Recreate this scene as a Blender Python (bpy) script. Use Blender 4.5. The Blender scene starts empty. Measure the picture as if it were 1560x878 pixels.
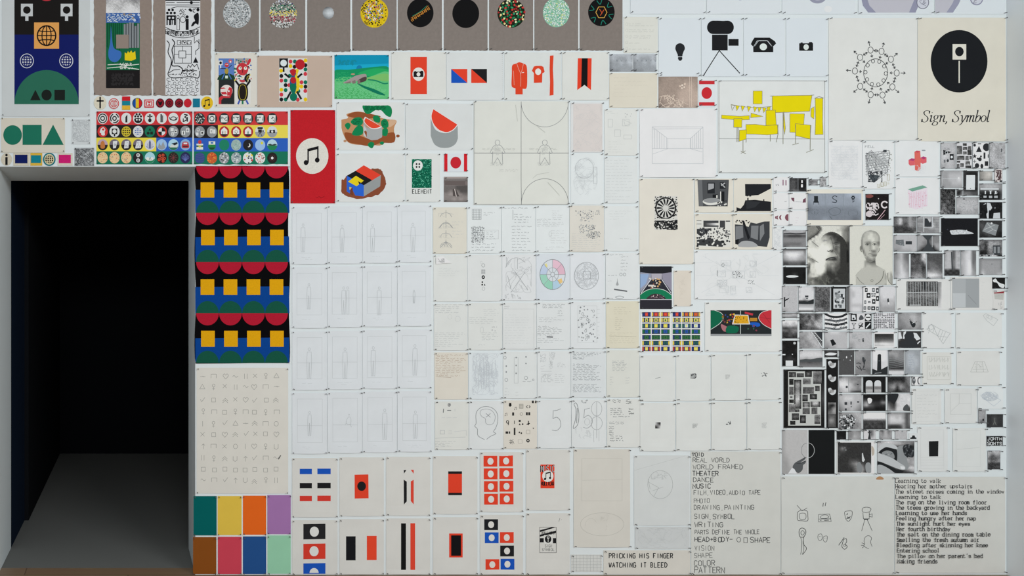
import bpy, bmesh, math, random
import numpy as np

# ------------------------------------------------------------------ camera, world, lights, exposure
S = 0.0038            # metres on the wall per photograph pixel
VX, VY = 195.0, 470.0 # the point of the wall straight ahead of the lens
FLOOR = 876.0
D = 4.5               # lens to wall
W_PX, H_PX = 1560, 878
scene = bpy.context.scene
col = scene.collection

cam_d = bpy.data.cameras.new('camera')
cam = bpy.data.objects.new('camera', cam_d); col.objects.link(cam)
cam.location = (0, -D, (FLOOR - VY) * S)
cam.rotation_euler = (math.radians(90), 0, 0)
cam_d.sensor_fit = 'HORIZONTAL'; cam_d.sensor_width = 36
cam_d.lens = 36 * D / (W_PX * S)
cam_d.shift_x = (W_PX / 2 - VX) / W_PX
cam_d.shift_y = (VY - H_PX / 2) / W_PX
cam_d.clip_start = 0.05; cam_d.clip_end = 60
scene.camera = cam

world = bpy.data.worlds.new('world'); scene.world = world
world.use_nodes = True
bg = world.node_tree.nodes['Background']
bg.inputs[0].default_value = (0.93, 0.97, 1.0, 1); bg.inputs[1].default_value = 0.29

def area(name, loc, target, sx, sy, power, color):
    d = bpy.data.lights.new(name, 'AREA'); d.shape = 'RECTANGLE'
    d.size = sx; d.size_y = sy; d.energy = power; d.color = color
    o = bpy.data.objects.new(name, d); col.objects.link(o)
    o.location = loc
    v = [t - l for t, l in zip(target, loc)]
    import mathutils
    o.rotation_euler = mathutils.Vector(v).to_track_quat('-Z', 'Y').to_euler()
    return o
area('ceiling_wash_right', (3.4, -5.6, 3.25), (3.9, 0, -0.6), 3.0, 0.8, 137, (0.97, 0.99, 1.0))
area('ceiling_wash_left', (-0.2, -5.6, 3.25), (1.4, 0, -0.6), 2.2, 0.8, 91, (0.97, 0.99, 1.0))

scene.view_settings.view_transform = 'Standard'
scene.view_settings.look = 'None'
scene.view_settings.exposure = 0.0
scene.view_settings.gamma = 1.0
scene.view_settings.use_curve_mapping = False

# ------------------------------------------------------------------ materials
K = 0.74   # light level on the wall, used to turn seen colours into surface colours
def lin1(c):
    c /= 255.0
    return c / 12.92 if c <= 0.04045 else ((c + 0.055) / 1.055) ** 2.4
_cc = {}
def C(c):
    if c in _cc: return _cc[c]
    if isinstance(c, int): rgb = (c, c, c)
    elif isinstance(c, str):
        h = c.lstrip('#')
        if len(h) == 3: h = ''.join(q * 2 for q in h)
        rgb = tuple(int(h[i:i + 2], 16) for i in (0, 2, 4))
    else: rgb = c
    r = tuple(min(0.93, lin1(v) / K) for v in rgb)
    _cc[c] = r
    return r

def mat(name, color=None, rough=0.8, noise=0.0, nscale=40, bump=0.0, bscale=400, attr=False, spec=0.3, coat=0.0):
    m = bpy.data.materials.new(name); m.use_nodes = True
    nt = m.node_tree; b = nt.nodes['Principled BSDF']
    b.inputs['Roughness'].default_value = rough
    b.inputs['Specular IOR Level'].default_value = spec
    b.inputs['Coat Weight'].default_value = coat
    b.inputs['Coat Roughness'].default_value = 0.15
    tc = nt.nodes.new('ShaderNodeTexCoord')
    if attr:
        a = nt.nodes.new('ShaderNodeAttribute'); a.attribute_name = 'ink'; src = a.outputs['Color']
    else:
        a = nt.nodes.new('ShaderNodeRGB'); a.outputs[0].default_value = (*color, 1); src = a.outputs[0]
    if noise:
        n = nt.nodes.new('ShaderNodeTexNoise'); n.inputs['Scale'].default_value = nscale; n.inputs['Detail'].default_value = 5
        nt.links.new(tc.outputs['Object'], n.inputs['Vector'])
        mr = nt.nodes.new('ShaderNodeMapRange')
        mr.inputs['From Min'].default_value = 0.25; mr.inputs['From Max'].default_value = 0.75
        mr.inputs['To Min'].default_value = 1 - noise; mr.inputs['To Max'].default_value = 1 + noise * 0.4
        nt.links.new(n.outputs['Fac'], mr.inputs['Value'])
        mx = nt.nodes.new('ShaderNodeVectorMath'); mx.operation = 'SCALE'
        nt.links.new(src, mx.inputs[0]); nt.links.new(mr.outputs[0], mx.inputs['Scale'])
        src = mx.outputs[0]
    nt.links.new(src, b.inputs['Base Color'])
    if bump:
        n = nt.nodes.new('ShaderNodeTexNoise'); n.inputs['Scale'].default_value = bscale; n.inputs['Detail'].default_value = 3
        nt.links.new(tc.outputs['Object'], n.inputs['Vector'])
        bp = nt.nodes.new('ShaderNodeBump'); bp.inputs['Strength'].default_value = bump; bp.inputs['Distance'].default_value = 0.002
        nt.links.new(n.outputs['Fac'], bp.inputs['Height']); nt.links.new(bp.outputs[0], b.inputs['Normal'])
    return m

M = {
    'paper': mat('paper', rough=0.85, noise=0.045, nscale=9, bump=0.05, bscale=60, attr=True, spec=0.08),
    'card': mat('grey_card', rough=0.9, noise=0.10, nscale=60, bump=0.15, bscale=300, attr=True, spec=0.15),
    'photo': mat('photo_print', rough=0.5, noise=0.0, attr=True, spec=0.08),
    'gloss': mat('glossy_sleeve', rough=0.35, noise=0.02, nscale=6, attr=True, spec=0.15, coat=0.06),
    'felt': mat('felt', rough=1.0, noise=0.12, nscale=160, bump=0.4, bscale=500, attr=True, spec=0.05),
    'wall': mat('white_wall_paint', C('#d0d7db'), 0.75, 0.02, 3, 0.04, 120),
    'side': mat('grey_white_wall_paint', (0.80, 0.85, 0.88), 0.75, 0.02, 3, 0.04, 120),
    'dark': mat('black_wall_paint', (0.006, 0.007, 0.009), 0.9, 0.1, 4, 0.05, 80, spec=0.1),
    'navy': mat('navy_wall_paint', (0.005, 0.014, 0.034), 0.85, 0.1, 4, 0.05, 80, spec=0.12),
    'carpet': mat('grey_carpet', (0.20, 0.205, 0.195), 1.0, 0.35, 260, 0.5, 500, spec=0.05),
    'pin': mat('dark_pin', (0.075, 0.078, 0.08), 0.4, 0.0, spec=0.4),
}
def wood():
    m = bpy.data.materials.new('oak_floor'); m.use_nodes = True
    nt = m.node_tree; b = nt.nodes['Principled BSDF']; b.inputs['Roughness'].default_value = 0.45
    tc = nt.nodes.new('ShaderNodeTexCoord')
    br = nt.nodes.new('ShaderNodeTexBrick')
    br.inputs['Scale'].default_value = 1.0; br.inputs['Brick Width'].default_value = 1.2; br.inputs['Row Height'].default_value = 0.12
    br.inputs['Mortar Size'].default_value = 0.002
    br.inputs['Color1'].default_value = (0.30, 0.19, 0.11, 1); br.inputs['Color2'].default_value = (0.36, 0.24, 0.15, 1)
    br.inputs['Mortar'].default_value = (0.10, 0.06, 0.04, 1)
    nt.links.new(tc.outputs['Object'], br.inputs['Vector'])
    n = nt.nodes.new('ShaderNodeTexNoise'); n.inputs['Scale'].default_value = 14
    mp = nt.nodes.new('ShaderNodeMapping'); mp.inputs['Scale'].default_value = (0.4, 8, 1)
    nt.links.new(tc.outputs['Object'], mp.inputs[0]); nt.links.new(mp.outputs[0], n.inputs['Vector'])
    mx = nt.nodes.new('ShaderNodeMix'); mx.data_type = 'RGBA'; mx.blend_type = 'MULTIPLY'; mx.inputs[0].default_value = 0.35
    nt.links.new(br.outputs['Color'], mx.inputs[6]); nt.links.new(n.outputs['Color'], mx.inputs[7])
    nt.links.new(mx.outputs[2], b.inputs['Base Color'])
    return m
M['wood'] = wood()

# ------------------------------------------------------------------ the setting
def X(px): return (px - VX) * S
def Z(py): return (FLOOR - py) * S
def link_mesh(name, verts, faces, m, kind='structure'):
    me = bpy.data.meshes.new(name); me.from_pydata(verts, [], faces); me.update()
    bm = bmesh.new(); bm.from_mesh(me); bmesh.ops.recalc_face_normals(bm, faces=bm.faces); bm.to_mesh(me); bm.free()
    me.materials.append(m)
    o = bpy.data.objects.new(name, me); col.objects.link(o)
    if kind: o['kind'] = kind
    return o
def box_vf(x0, x1, y0, y1, z0, z1):
    v = [(x, y, z) for x in (x0, x1) for y in (y0, y1) for z in (z0, z1)]
    f = [(0, 1, 3, 2), (4, 6, 7, 5), (0, 4, 5, 1), (2, 3, 7, 6), (0, 2, 6, 4), (1, 5, 7, 3)]
    return v, f
def slab(name, x0, x1, y0, y1, z0, z1, m):
    v, f = box_vf(x0, x1, y0, y1, z0, z1); return link_mesh(name, v, f, m)

T = 0.5                                   # wall thickness seen in the doorway
DX0, DX1, DTOP = X(-3), X(297.5), Z(254)
XL, XR, TOP = X(-330), X(1533), Z(-330)
prof = [(XL, 0), (XL, TOP), (XR, TOP), (XR, 0), (DX1, 0), (DX1, DTOP), (DX0, DTOP), (DX0, 0)]
v = [(x, 0, z) for x, z in prof] + [(x, T, z) for x, z in prof]
n = len(prof)
f = [tuple(range(n)), tuple(range(2 * n - 1, n - 1, -1))] + [(i, (i + 1) % n, n + (i + 1) % n, n + i) for i in range(n)]
link_mesh('wall_back', v, f, M['wall'])
slab('wall_right', XR, XR + 0.15, -3.0, T, 0, TOP, M['side'])
slab('floor', XL, XR + 0.15, -6.0, 0.115, -0.05, 0, M['wood'])
# the dark room beyond the doorway
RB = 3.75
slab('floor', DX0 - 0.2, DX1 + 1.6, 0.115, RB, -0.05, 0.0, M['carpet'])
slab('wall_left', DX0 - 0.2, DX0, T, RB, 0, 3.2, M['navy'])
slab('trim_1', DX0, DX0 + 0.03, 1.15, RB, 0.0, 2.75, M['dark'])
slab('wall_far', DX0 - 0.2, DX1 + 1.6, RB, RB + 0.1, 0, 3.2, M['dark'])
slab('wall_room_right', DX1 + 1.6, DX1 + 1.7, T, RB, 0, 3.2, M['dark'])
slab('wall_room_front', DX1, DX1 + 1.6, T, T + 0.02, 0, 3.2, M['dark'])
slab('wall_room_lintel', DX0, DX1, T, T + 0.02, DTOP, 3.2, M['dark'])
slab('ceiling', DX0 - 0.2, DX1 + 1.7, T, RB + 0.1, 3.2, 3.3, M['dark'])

# ------------------------------------------------------------------ drawing engine: ink laid as thin layers on a sheet
R = random.Random(7)
def spline(pts, closed=False, k=5):
    n = len(pts); out = []
    rng = range(n if closed else n - 1)
    for i in rng:
        g = (lambda j: pts[j % n]) if closed else (lambda j: pts[min(max(j, 0), n - 1)])
        p0, p1, p2, p3 = g(i - 1), g(i), g(i + 1), g(i + 2)
        for s in range(k):
            t = s / k
            out.append(tuple(0.5 * (2 * b + (c - a) * t + (2 * a - 5 * b + 4 * c - d) * t * t + (3 * b - a - 3 * c + d) * t ** 3)
                             for a, b, c, d in zip(p0, p1, p2, p3)))
    if not closed: out.append(pts[-1])
    return out
def circ(cx, cy, rx, ry=None, n=28, a0=0, a1=360):
    ry = rx if ry is None else ry
    full = abs(a1 - a0) >= 360
    m = n if full else n + 1
    return [(cx + rx * math.cos(math.radians(a0 + (a1 - a0) * i / n)), cy + ry * math.sin(math.radians(a0 + (a1 - a0) * i / n))) for i in range(m)]

GL = {'A': '022842 1434', 'B': '0208283736250525343322020', 'C': '4738180703123243', 'D': '02082846442202', 'E': '48080242 0535',
 'F': '480802 0535', 'G': '47381807031232434525', 'H': '0208 4248 0545', 'I': '2228', 'J': '3833221203', 'K': '0208 480542', 'L': '080242',
 'M': '0208244842', 'N': '02084248', 'O': '18070312324347381 8', 'P': '02083847463505', 'Q': '180703123243473818 2442', 'R': '02083847463505 2542',
 'S': '473818070615354443321203', 'T': '0848 2822', 'U': '080312324348', 'V': '082248', 'W': '0812263248', 'X': '0248 0842', 'Y': '082548 2522',
 'Z': '08480242', ',': '2211', '+': '0545 2327', '-': '0545', '.': '2223', "'": '2827',
 'a': '06163645 4542 441403123243', 'b': '0802 05163645433212 1203', 'c': '4536160503123243', 'd': '4842 4536160503123243',
 'e': '044445361605031232 3243', 'f': '48382722 0646', 'g': '4641301001 4536160503123243', 'h': '0802 0516364542', 'i': '162622 1232 2827',
 'k': '0802 460442', 'l': '182822 1232', 'm': '0602 05162522 25364542', 'n': '0602 05163645 4542', 'o': '160503123243453616',
 'p': '0600 05163645433212 1203', 'r': '1612 0232 142646', 's': '45361605143443321203', 't': '1813223243 0636', 'u': '06031232 3246 4642',
 'v': '062246', 'w': '0612253246', 'x': '0642 4602', 'y': '0622 4610', '1': '172822'}
GL['B'] = '020828373625 0525343322 2202'; GL['O'] = '180703123243473818'; GL['o'] = '16050312324345 453616'
def glyph(ch):
    out = []
    for st in GL.get(ch, '').split():
        out.append([(int(st[i]), int(st[i + 1])) for i in range(0, len(st) - 1, 2)])
    return out

class Sheet:
    all = []
    def __init__(s, name, label, cat, box, colr=None, group=None, m='paper', z=0.0, curl=None, pins=True, outline=None, thick=0.0005, torn='', inset=1.7, rev=None):
        s.name, s.label, s.cat, s.group, s.box = name, label, cat, group, box
        s.colr = C(colr) if colr is not None else C('#d4d8da'); s.m = m; s.z = z; s.pins = pins; s.outline = outline; s.thick = thick; s.torn = torn; s.inset = inset
        w, h = box[2] - box[0], box[3] - box[1]
        s.curl = (0.004 if (w > 44 and h > 44) else 0.0) if curl is None else curl
        s.ops = []; s.cur = None; s.boxes = []; s.zone = None; s.big = []
        s.jit = R.uniform(0, 1)
        Sheet.all.append(s)
    def part(s, name, m=None): s.cur = (name, len(s.ops), m or s.m); return s
    def end(s): s.cur = None; return s
    def add(s, verts, faces, cols, flat=True, hz=None):
        X0, Y0, X1, Y1 = s.box
        verts = [(min(X1, max(X0, x)), min(Y1, max(Y0, y))) for x, y in verts]
        xs = [p[0] for p in verts]; ys = [p[1] for p in verts]
        bb = (min(xs), min(ys), max(xs), max(ys))
        lv = 0
        for b, l in s.boxes:
            if l > lv and not (b[2] <= bb[0] or b[0] >= bb[2] or b[3] <= bb[1] or b[1] >= bb[3]): lv = l
        lv += 1
        s.boxes.append((bb, lv + (int(max(hz) / 6e-5) + 1 if hz else 0)))
        if flat: s.big.append(bb)
        s.ops.append((s.cur, lv, verts, faces, cols, hz))
        return s
    def poly(s, pts, c):
        pts = [tuple(p) for p in pts]
        return s.add(pts, [tuple(range(len(pts)))], [C(c)] * len(pts))
    def polys(s, lst, c):
        v, f = [], []
        for p in lst:
            f.append(tuple(range(len(v), len(v) + len(p)))); v += list(p)
        return s.add(v, f, [C(c)] * len(v))
    def blob(s, pts, c): return s.poly(spline(pts, True, 4), c)
    def rect(s, x0, y0, x1, y1, c): return s.poly([(x0, y0), (x1, y0), (x1, y1), (x0, y1)], c)
    def rects(s, lst, c): return s.polys([[(a, b), (q, b), (q, d), (a, d)] for a, b, q, d in lst], c)
    def ell(s, cx, cy, rx, ry=None, c=0, n=28): return s.poly(circ(cx, cy, rx, ry, n), c)
    def ribbon(s, pts, w, closed=False):
        pts = [p for i, p in enumerate(pts) if i == 0 or abs(p[0] - pts[i - 1][0]) + abs(p[1] - pts[i - 1][1]) > 1e-4]
        if len(pts) < 2: return [], []
        if not callable(w):
            q = []
            for i, p in enumerate(pts):
                q.append(p)
                if i == len(pts) - 1 and not closed: break
                e = pts[(i + 1) % len(pts)]; d = int(math.hypot(e[0] - p[0], e[1] - p[1]) / 7)
                q += [(p[0] + (e[0] - p[0]) * k / (d + 1), p[1] + (e[1] - p[1]) * k / (d + 1)) for k in range(1, d + 1)]
            pts = q
        n = len(pts); v = []
        for i in range(n):
            if closed: a, b = pts[i - 1], pts[(i + 1) % n]
            else: a, b = pts[max(i - 1, 0)], pts[min(i + 1, n - 1)]
            p = pts[i]
            d1 = (p[0] - a[0], p[1] - a[1]); d2 = (b[0] - p[0], b[1] - p[1])
            l1 = math.hypot(*d1) or 1; l2 = math.hypot(*d2) or 1
            if a == p: d1, l1 = d2, l2
            if b == p: d2, l2 = d1, l1
            n1 = (-d1[1] / l1, d1[0] / l1); n2 = (-d2[1] / l2, d2[0] / l2)
            nx, ny = n1[0] + n2[0], n1[1] + n2[1]; l = math.hypot(nx, ny)
            if l < 0.3: nx, ny, k = n1[0], n1[1], 1
            else:
                nx /= l; ny /= l; k = min(1.6, 1 / max(0.3, nx * n1[0] + ny * n1[1]))
            ww = (w(i, d2 if b != p else d1) if callable(w) else w) * 0.5 * k
            v += [(p[0] + nx * ww, p[1] + ny * ww), (p[0] - nx * ww, p[1] - ny * ww)]
        m = n if closed else n - 1
        f = [(2 * i, 2 * i + 1, (2 * i + 3) % (2 * n), (2 * i + 2) % (2 * n)) for i in range(m)]
        return v, f
    def lines(s, lst, w, c, closed=False):
        V, F, HZ = [], [], []
        for k, pts in enumerate(lst):
            v, f = s.ribbon(list(pts), w, closed); o = len(V)
            V += v; F += [tuple(q + o for q in t) for t in f]; HZ += [k % 60 * 6e-6 + i * 2e-7 for i in range(len(v))]
        if V: s.add(V, F, [C(c)] * len(V), False, HZ)
        return s
    def line(s, pts, w, c, closed=False): return s.lines([pts], w, c, closed)
    def curve(s, pts, w, c, closed=False): return s.lines([spline(pts, closed)], w, c, closed)
    def ring(s, cx, cy, rx, ry, w, c, a0=0, a1=360, n=28):
        return s.line(circ(cx, cy, rx, ry, n, a0, a1), w, c, abs(a1 - a0) >= 360)
    def frame(s, x0, y0, x1, y1, w, c): return s.line([(x0, y0), (x1, y0), (x1, y1), (x0, y1)], w, c, True)
    def text(s, t, x, y, h, adv, w, c, jit=0.0, slab=False, slant=0.0, gw=0.68):
        u = h / 6.0; L = []
        for i, ch in enumerate(t):
            ox = x + i * adv; jx, jy = R.uniform(-jit, jit), R.uniform(-jit, jit); sc = 1 + R.uniform(-jit, jit) * 0.12
            for st in glyph(ch):
                pts = [(ox + jx + (gx * adv * gw / 4 + slant * (gy - 2) * u) * sc, y + jy - (gy - 2) * u * sc) for gx, gy in st]
                L.append(pts)
                if slab and len(st) > 1:
                    for p, q in ((st[0], st[1]), (st[-1], st[-2])):
                        if p[0] == q[0] and p[1] in (2, 6, 8) and ch not in 'aceosilt':
                            px, py = ox + jx + p[0] * adv * gw / 4, y + jy - (p[1] - 2) * u
                            L.append([(px - adv * .16, py), (px + adv * .16, py)])
        return s.lines(L, w, c)
    def soft(s, c, k):
        """graphite is lighter than its nominal tone: mix towards the sheet's own colour"""
        a, b = C(c), s.colr
        if s.m != 'paper' or sum(a) < .25: return c
        q = tuple(x * (1 - k) + y * k for x, y in zip(a, b)); key = ('mix',) + q; _cc[key] = q
        return key
    def scrib(s, x0, y0, x1, y1, n, c, w=0.45, amp=0.8, fill=0.9, words=True):
        L = []
        for i in range(n):
            y = y0 + (y1 - y0) * (i + .5) / n; x = x0 + R.uniform(0, 1)
            xe = x0 + (x1 - x0) * (R.uniform(fill - .12, 1) if R.random() < .75 else R.uniform(.35, .9))
            while x < xe:
                wl = R.uniform(3, 9) if words else xe - x; p = []; xx = x
                while xx < min(x + wl, xe):
                    p.append((xx, y + R.uniform(-amp, amp))); xx += R.uniform(.6, 1.3)
                if len(p) > 1: L.append(p)
                x += wl + 1.6
        return s.lines(L, w, s.soft(c, .12))
    def tangle(s, x0, y0, x1, y1, n, c, w=0.4, seg=5, step=8, ellip=False):
        L = []
        for i in range(n):
            x, y = R.uniform(x0, x1), R.uniform(y0, y1); p = [(x, y)]
            for k in range(seg):
                x = min(x1, max(x0, x + R.uniform(-step, step))); y = min(y1, max(y0, y + R.uniform(-step, step))); p.append((x, y))
            p = spline(p, False, 3)
            if ellip:
                cx, cy, rx, ry = (x0 + x1) / 2, (y0 + y1) / 2, (x1 - x0) / 2, (y1 - y0) / 2
                q = []
                for a, b in p:
                    d = math.hypot((a - cx) / rx, (b - cy) / ry)
                    if d > 1: a, b = cx + (a - cx) / d, cy + (b - cy) / d
                    q.append((a, b))
                p = q
            L.append(p)
        return s.lines(L, w, s.soft(c, .5) if w < .65 else c)
    def speck(s, x0, y0, x1, y1, cell, pal, fill=1.0, size=0.45, ellip=True, rowpal=None, jit=0.8):
        V, F, CO, HZ = [], [], [], []
        cx, cy, rx, ry = (x0 + x1) / 2, (y0 + y1) / 2, (x1 - x0) / 2, (y1 - y0) / 2
        ny = max(1, int((y1 - y0) / cell)); nx = max(1, int((x1 - x0) / cell))
        for j in range(ny):
            for i in range(nx):
                x = x0 + (i + .5 + (.25 if j % 2 else -.25)) * (x1 - x0) / nx + R.uniform(-jit, jit) * cell * .6
                y = y0 + (j + .5) * (y1 - y0) / ny + R.uniform(-jit, jit) * cell * .6
                if R.random() > fill or (ellip and ((x - cx) / rx) ** 2 + ((y - cy) / ry) ** 2 > .93): continue
                r = cell * size * R.uniform(.8, 1.3); k = R.uniform(0, 6)
                pl = rowpal(x, y) if rowpal else pal
                o = len(V); V += [(x + r * q * math.cos(k + a * 1.047), y + r * q * math.sin(k + a * 1.047)) for a, q in ((a, R.uniform(.6, 1.15)) for a in range(6))]
                F.append(tuple(range(o, o + 6))); CO += [C(R.choice(pl))] * 6; HZ += [((i % 4) * 4 + j % 4) * 6e-6] * 6
        if V: s.add(V, F, CO, False, HZ)
        return s
    def tone(s, x0, y0, x1, y1, rows, noise=0.5, step=1.0, tint=(1, 1, 1), lo=16, hi=214, shape=None):
        """continuous-tone print: rows of digits 0 (black) to 9 (white), smoothly interpolated with film grain"""
        g = np.array([[int(ch) for ch in r] for r in rows.split('/')], float)
        gh, gw = g.shape
        nx = max(2, int((x1 - x0) / step)); ny = max(2, int((y1 - y0) / step))
        rs = np.random.RandomState(int(x0 * 7 + y0 * 13) % 99991)
        uu = np.linspace(0, gw - 1, nx + 1); vv = np.linspace(0, gh - 1, ny + 1)
        iu = np.minimum(uu.astype(int), max(gw - 2, 0)); iv = np.minimum(vv.astype(int), max(gh - 2, 0))
        fu = uu - iu; fv = vv - iv
        iu1 = np.minimum(iu + 1, gw - 1); iv1 = np.minimum(iv + 1, gh - 1)
        A = g[np.ix_(iv, iu)] * (1 - fu) + g[np.ix_(iv, iu1)] * fu
        B = g[np.ix_(iv1, iu)] * (1 - fu) + g[np.ix_(iv1, iu1)] * fu
        t = A * (1 - fv)[:, None] + B * fv[:, None] + rs.uniform(-noise, noise, (ny + 1, nx + 1))
        t = np.clip(4.6 + (t - 4.6) * 1.16, 0, 9.2) / 9.0 * (hi - lo) + lo
        V, CO = [], []
        for j in range(ny + 1):
            for i in range(nx + 1):
                V.append((x0 + (x1 - x0) * i / nx, y0 + (y1 - y0) * j / ny))
                q = t[j, i]; CO.append(tuple(min(.93, lin1(min(255, q * k)) / K) for k in tint))
        F = [(j * (nx + 1) + i, j * (nx + 1) + i + 1, (j + 1) * (nx + 1) + i + 1, (j + 1) * (nx + 1) + i) for j in range(ny) for i in range(nx)]
        if shape: F = [q for q in F if shape(sum(V[k][0] for k in q) / 4, sum(V[k][1] for k in q) / 4)]
        return s.add(V, F, CO)
    # -------- geometry
    def lift(s, x, y):
        if not s.curl: return 0.0
        x0, y0, x1, y1 = s.box; u = min(1, max(0, (x - x0) / (x1 - x0))); v = min(1, max(0, (y - y0) / (y1 - y0)))
        if s.zone is None:      # broad printed areas stay flat; only the free margins of the paper lift
            big = [b for b in s.big if b[2] - b[0] > 7 or b[3] - b[1] > 7]
            s.zone = (max([.74] + [(b[3] + 1 - y0) / (y1 - y0) for b in big]), min([.14] + [(b[1] - 1 - y0) / (y1 - y0) for b in big]),
                      min([.1] + [min(b[0] - 1 - x0, x1 - b[2] - 1) / (x1 - x0) for b in big]))
        v0, v1, us = s.zone
        b = max(0.0, (v - v0) / (1 - v0)) if v0 < .95 else 0.0; b = b * b * (3 - 2 * b)
        t = max(0.0, (v1 - v) / v1) if v1 > .03 else 0.0
        bow = math.sin(math.pi * u)
        sd = max(0.0, 1 - min(u, 1 - u) / us) ** 2 * math.sin(math.pi * v) if us > .03 else 0.0
        return s.curl * (b * (.12 + .88 * bow) + .35 * t * bow * bow + .3 * sd)
    def build(s):
        x0, y0, x1, y1 = s.box
        ox, oz = (x0 + x1) / 2, y1
        base = 0.0010 + 0.0012 * s.jit + s.z + s.thick
        def P(x, y, e): return ((x - ox) * S, -(base + s.lift(x, y) + e), (oz - y) * S)
        V, F, CO = [], [], []
        if s.outline or s.torn:
            pts = s.outline or s.torn_outline()
            n = len(pts)
            V = [P(x, y, 0) for x, y in pts] + [(a, b + s.thick, c) for a, b, c in (P(x, y, 0) for x, y in pts)]
            F = [tuple(range(n)), tuple(range(2 * n - 1, n - 1, -1))] + [(i, n + i, n + (i + 1) % n, (i + 1) % n) for i in range(n)]
        else:
            k = 12 if s.curl else 1
            q = lambda i, j: j * (k + 1) + i
            N = (k + 1) ** 2
            g = [(x0 + (x1 - x0) * i / k, y0 + (y1 - y0) * j / k) for j in range(k + 1) for i in range(k + 1)]
            V = [P(x, y, 0) for x, y in g]; V += [(a, b + s.thick, c) for a, b, c in V]
            for j in range(k):
                for i in range(k):
                    a = (q(i, j), q(i + 1, j), q(i + 1, j + 1), q(i, j + 1)); F.append(a); F.append(tuple(t + N for t in a[::-1]))
            rim = [q(i, 0) for i in range(k)] + [q(k, j) for j in range(k)] + [q(k - i, k) for i in range(k)] + [q(0, k - j) for j in range(k)]
            for a, b in zip(rim, rim[1:] + rim[:1]): F.append((a, a + N, b + N, b))
        CO = [s.colr] * len(V)
        groups = {}
        for cur, lv, vs, fs, cs, hz in s.ops:
            if cur is None: tv, tf, tc = V, F, CO
            else: tv, tf, tc = groups.setdefault(cur, ([], [], []))
            o = len(tv); e = 0.00025 + lv * 0.00006
            tv += [P(x, y, e + h) for (x, y), h in zip(vs, hz or [0] * len(vs))]; tf += [tuple(t + o for t in f) for f in fs]; tc += cs
        ob = s.mesh(s.name, V, F, CO, s.m)
        ob.location = (X(ox), 0, Z(oz))
        ob['label'] = s.label; ob['category'] = s.cat
        if s.group: ob['group'] = s.group
        for (nm, i, m), (tv, tf, tc) in groups.items():
            if tv:
                c = s.mesh(nm, tv, tf, tc, m); c.parent = ob
        return ob
    def mesh(s, name, V, F, CO, m):
        me = bpy.data.meshes.new(name); me.from_pydata(V, [], F); me.update()
        # ink faces the room
        flip = [p.index for p in me.polygons if p.normal.y > 0.5]
        if flip and name != s.name:
            for i in flip: me.polygons[i].flip()
        at = me.attributes.new('ink', 'FLOAT_COLOR', 'POINT')
        at.data.foreach_set('color', np.array([(r, g, b, 1.0) for r, g, b in CO], np.float32).ravel())
        me.materials.append(M[m])
        o = bpy.data.objects.new(name, me); col.objects.link(o)
        return o
    def torn_outline(s):
        x0, y0, x1, y1 = s.box; out = []
        def run(a, b, on):
            n = 26 if on else 1
            for i in range(n):
                t = i / n; jx = jy = 0
                if on and i:
                    jx, jy = R.uniform(-.7, .7), R.uniform(-.7, .7)
                out.append((a[0] + (b[0] - a[0]) * t + jx, a[1] + (b[1] - a[1]) * t + jy))
        run((x0, y0), (x1, y0), 't' in s.torn); run((x1, y0), (x1, y1), 'r' in s.torn)
        run((x1, y1), (x0, y1), 'b' in s.torn); run((x0, y1), (x0, y0), 'l' in s.torn)
        return out

WH, CO_, CR, GW = '#d3d7d7', '#d3d9de', '#d6d2c6', '#c9cccb'   # white, cool white, cream, greyish white papers
BK, RED, ORG, BLU, GRN, YEL = '#1d1d1f', '#c3232c', '#d5402a', '#1a4fae', '#0e6a52', '#e0b818'
def paper(label, box, colr=WH, group=None, cat='drawing', name='paper_sheet', **k): return Sheet(name, label, cat, box, colr, group, **k)
# ------------------------------------------------------------------ small pictograms used on several sheets
def globe(s, cx, cy, r, c, w, ry=None):
    ry = ry or r
    s.ring(cx, cy, r, ry, w * 1.3, c)
    s.lines([circ(cx, cy, r * .5, ry, 24) + [(cx + r * .5, cy)], [(cx, cy - ry), (cx, cy + ry)], [(cx - r, cy), (cx + r, cy)],
             [(cx - r * .86, cy - ry * .5), (cx - r * .4, cy - ry * .42), (cx + r * .4, cy - ry * .42), (cx + r * .86, cy - ry * .5)],
             [(cx - r * .86, cy + ry * .5), (cx - r * .4, cy + ry * .42), (cx + r * .4, cy + ry * .42), (cx + r * .86, cy + ry * .5)]], w, c)
def notes(s, cx, cy, h, c):
    w = h * .62
    s.poly([(cx - w * .5, cy - h * .36), (cx + w * .5, cy - h * .52), (cx + w * .5, cy - h * .36), (cx - w * .5, cy - h * .2)], c)
    s.rects([(cx - w * .5, cy - h * .34, cx - w * .5 + h * .08, cy + h * .4), (cx + w * .5 - h * .08, cy - h * .5, cx + w * .5, cy + h * .26)], c)
    s.ell(cx - w * .62, cy + h * .4, h * .13, h * .14, c, 16); s.ell(cx + w * .38, cy + h * .26, h * .13, h * .14, c, 16)
def camera_icon(s, cx, cy, w, c, hole):
    h = w * .6
    s.poly([(cx - w / 2, cy - h * .4), (cx - w * .4, cy - h * .4), (cx - w * .4, cy - h * .5), (cx - w * .25, cy - h * .5), (cx - w * .25, cy - h * .4), (cx + w * .18, cy - h * .4),
            (cx + w * .24, cy - h * .55), (cx + w * .42, cy - h * .55), (cx + w * .48, cy - h * .4), (cx + w / 2, cy - h * .4), (cx + w / 2, cy + h * .5), (cx - w / 2, cy + h * .5)], c)
    s.ell(cx, cy + h * .06, w * .19, w * .21, hole, 20)
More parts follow.
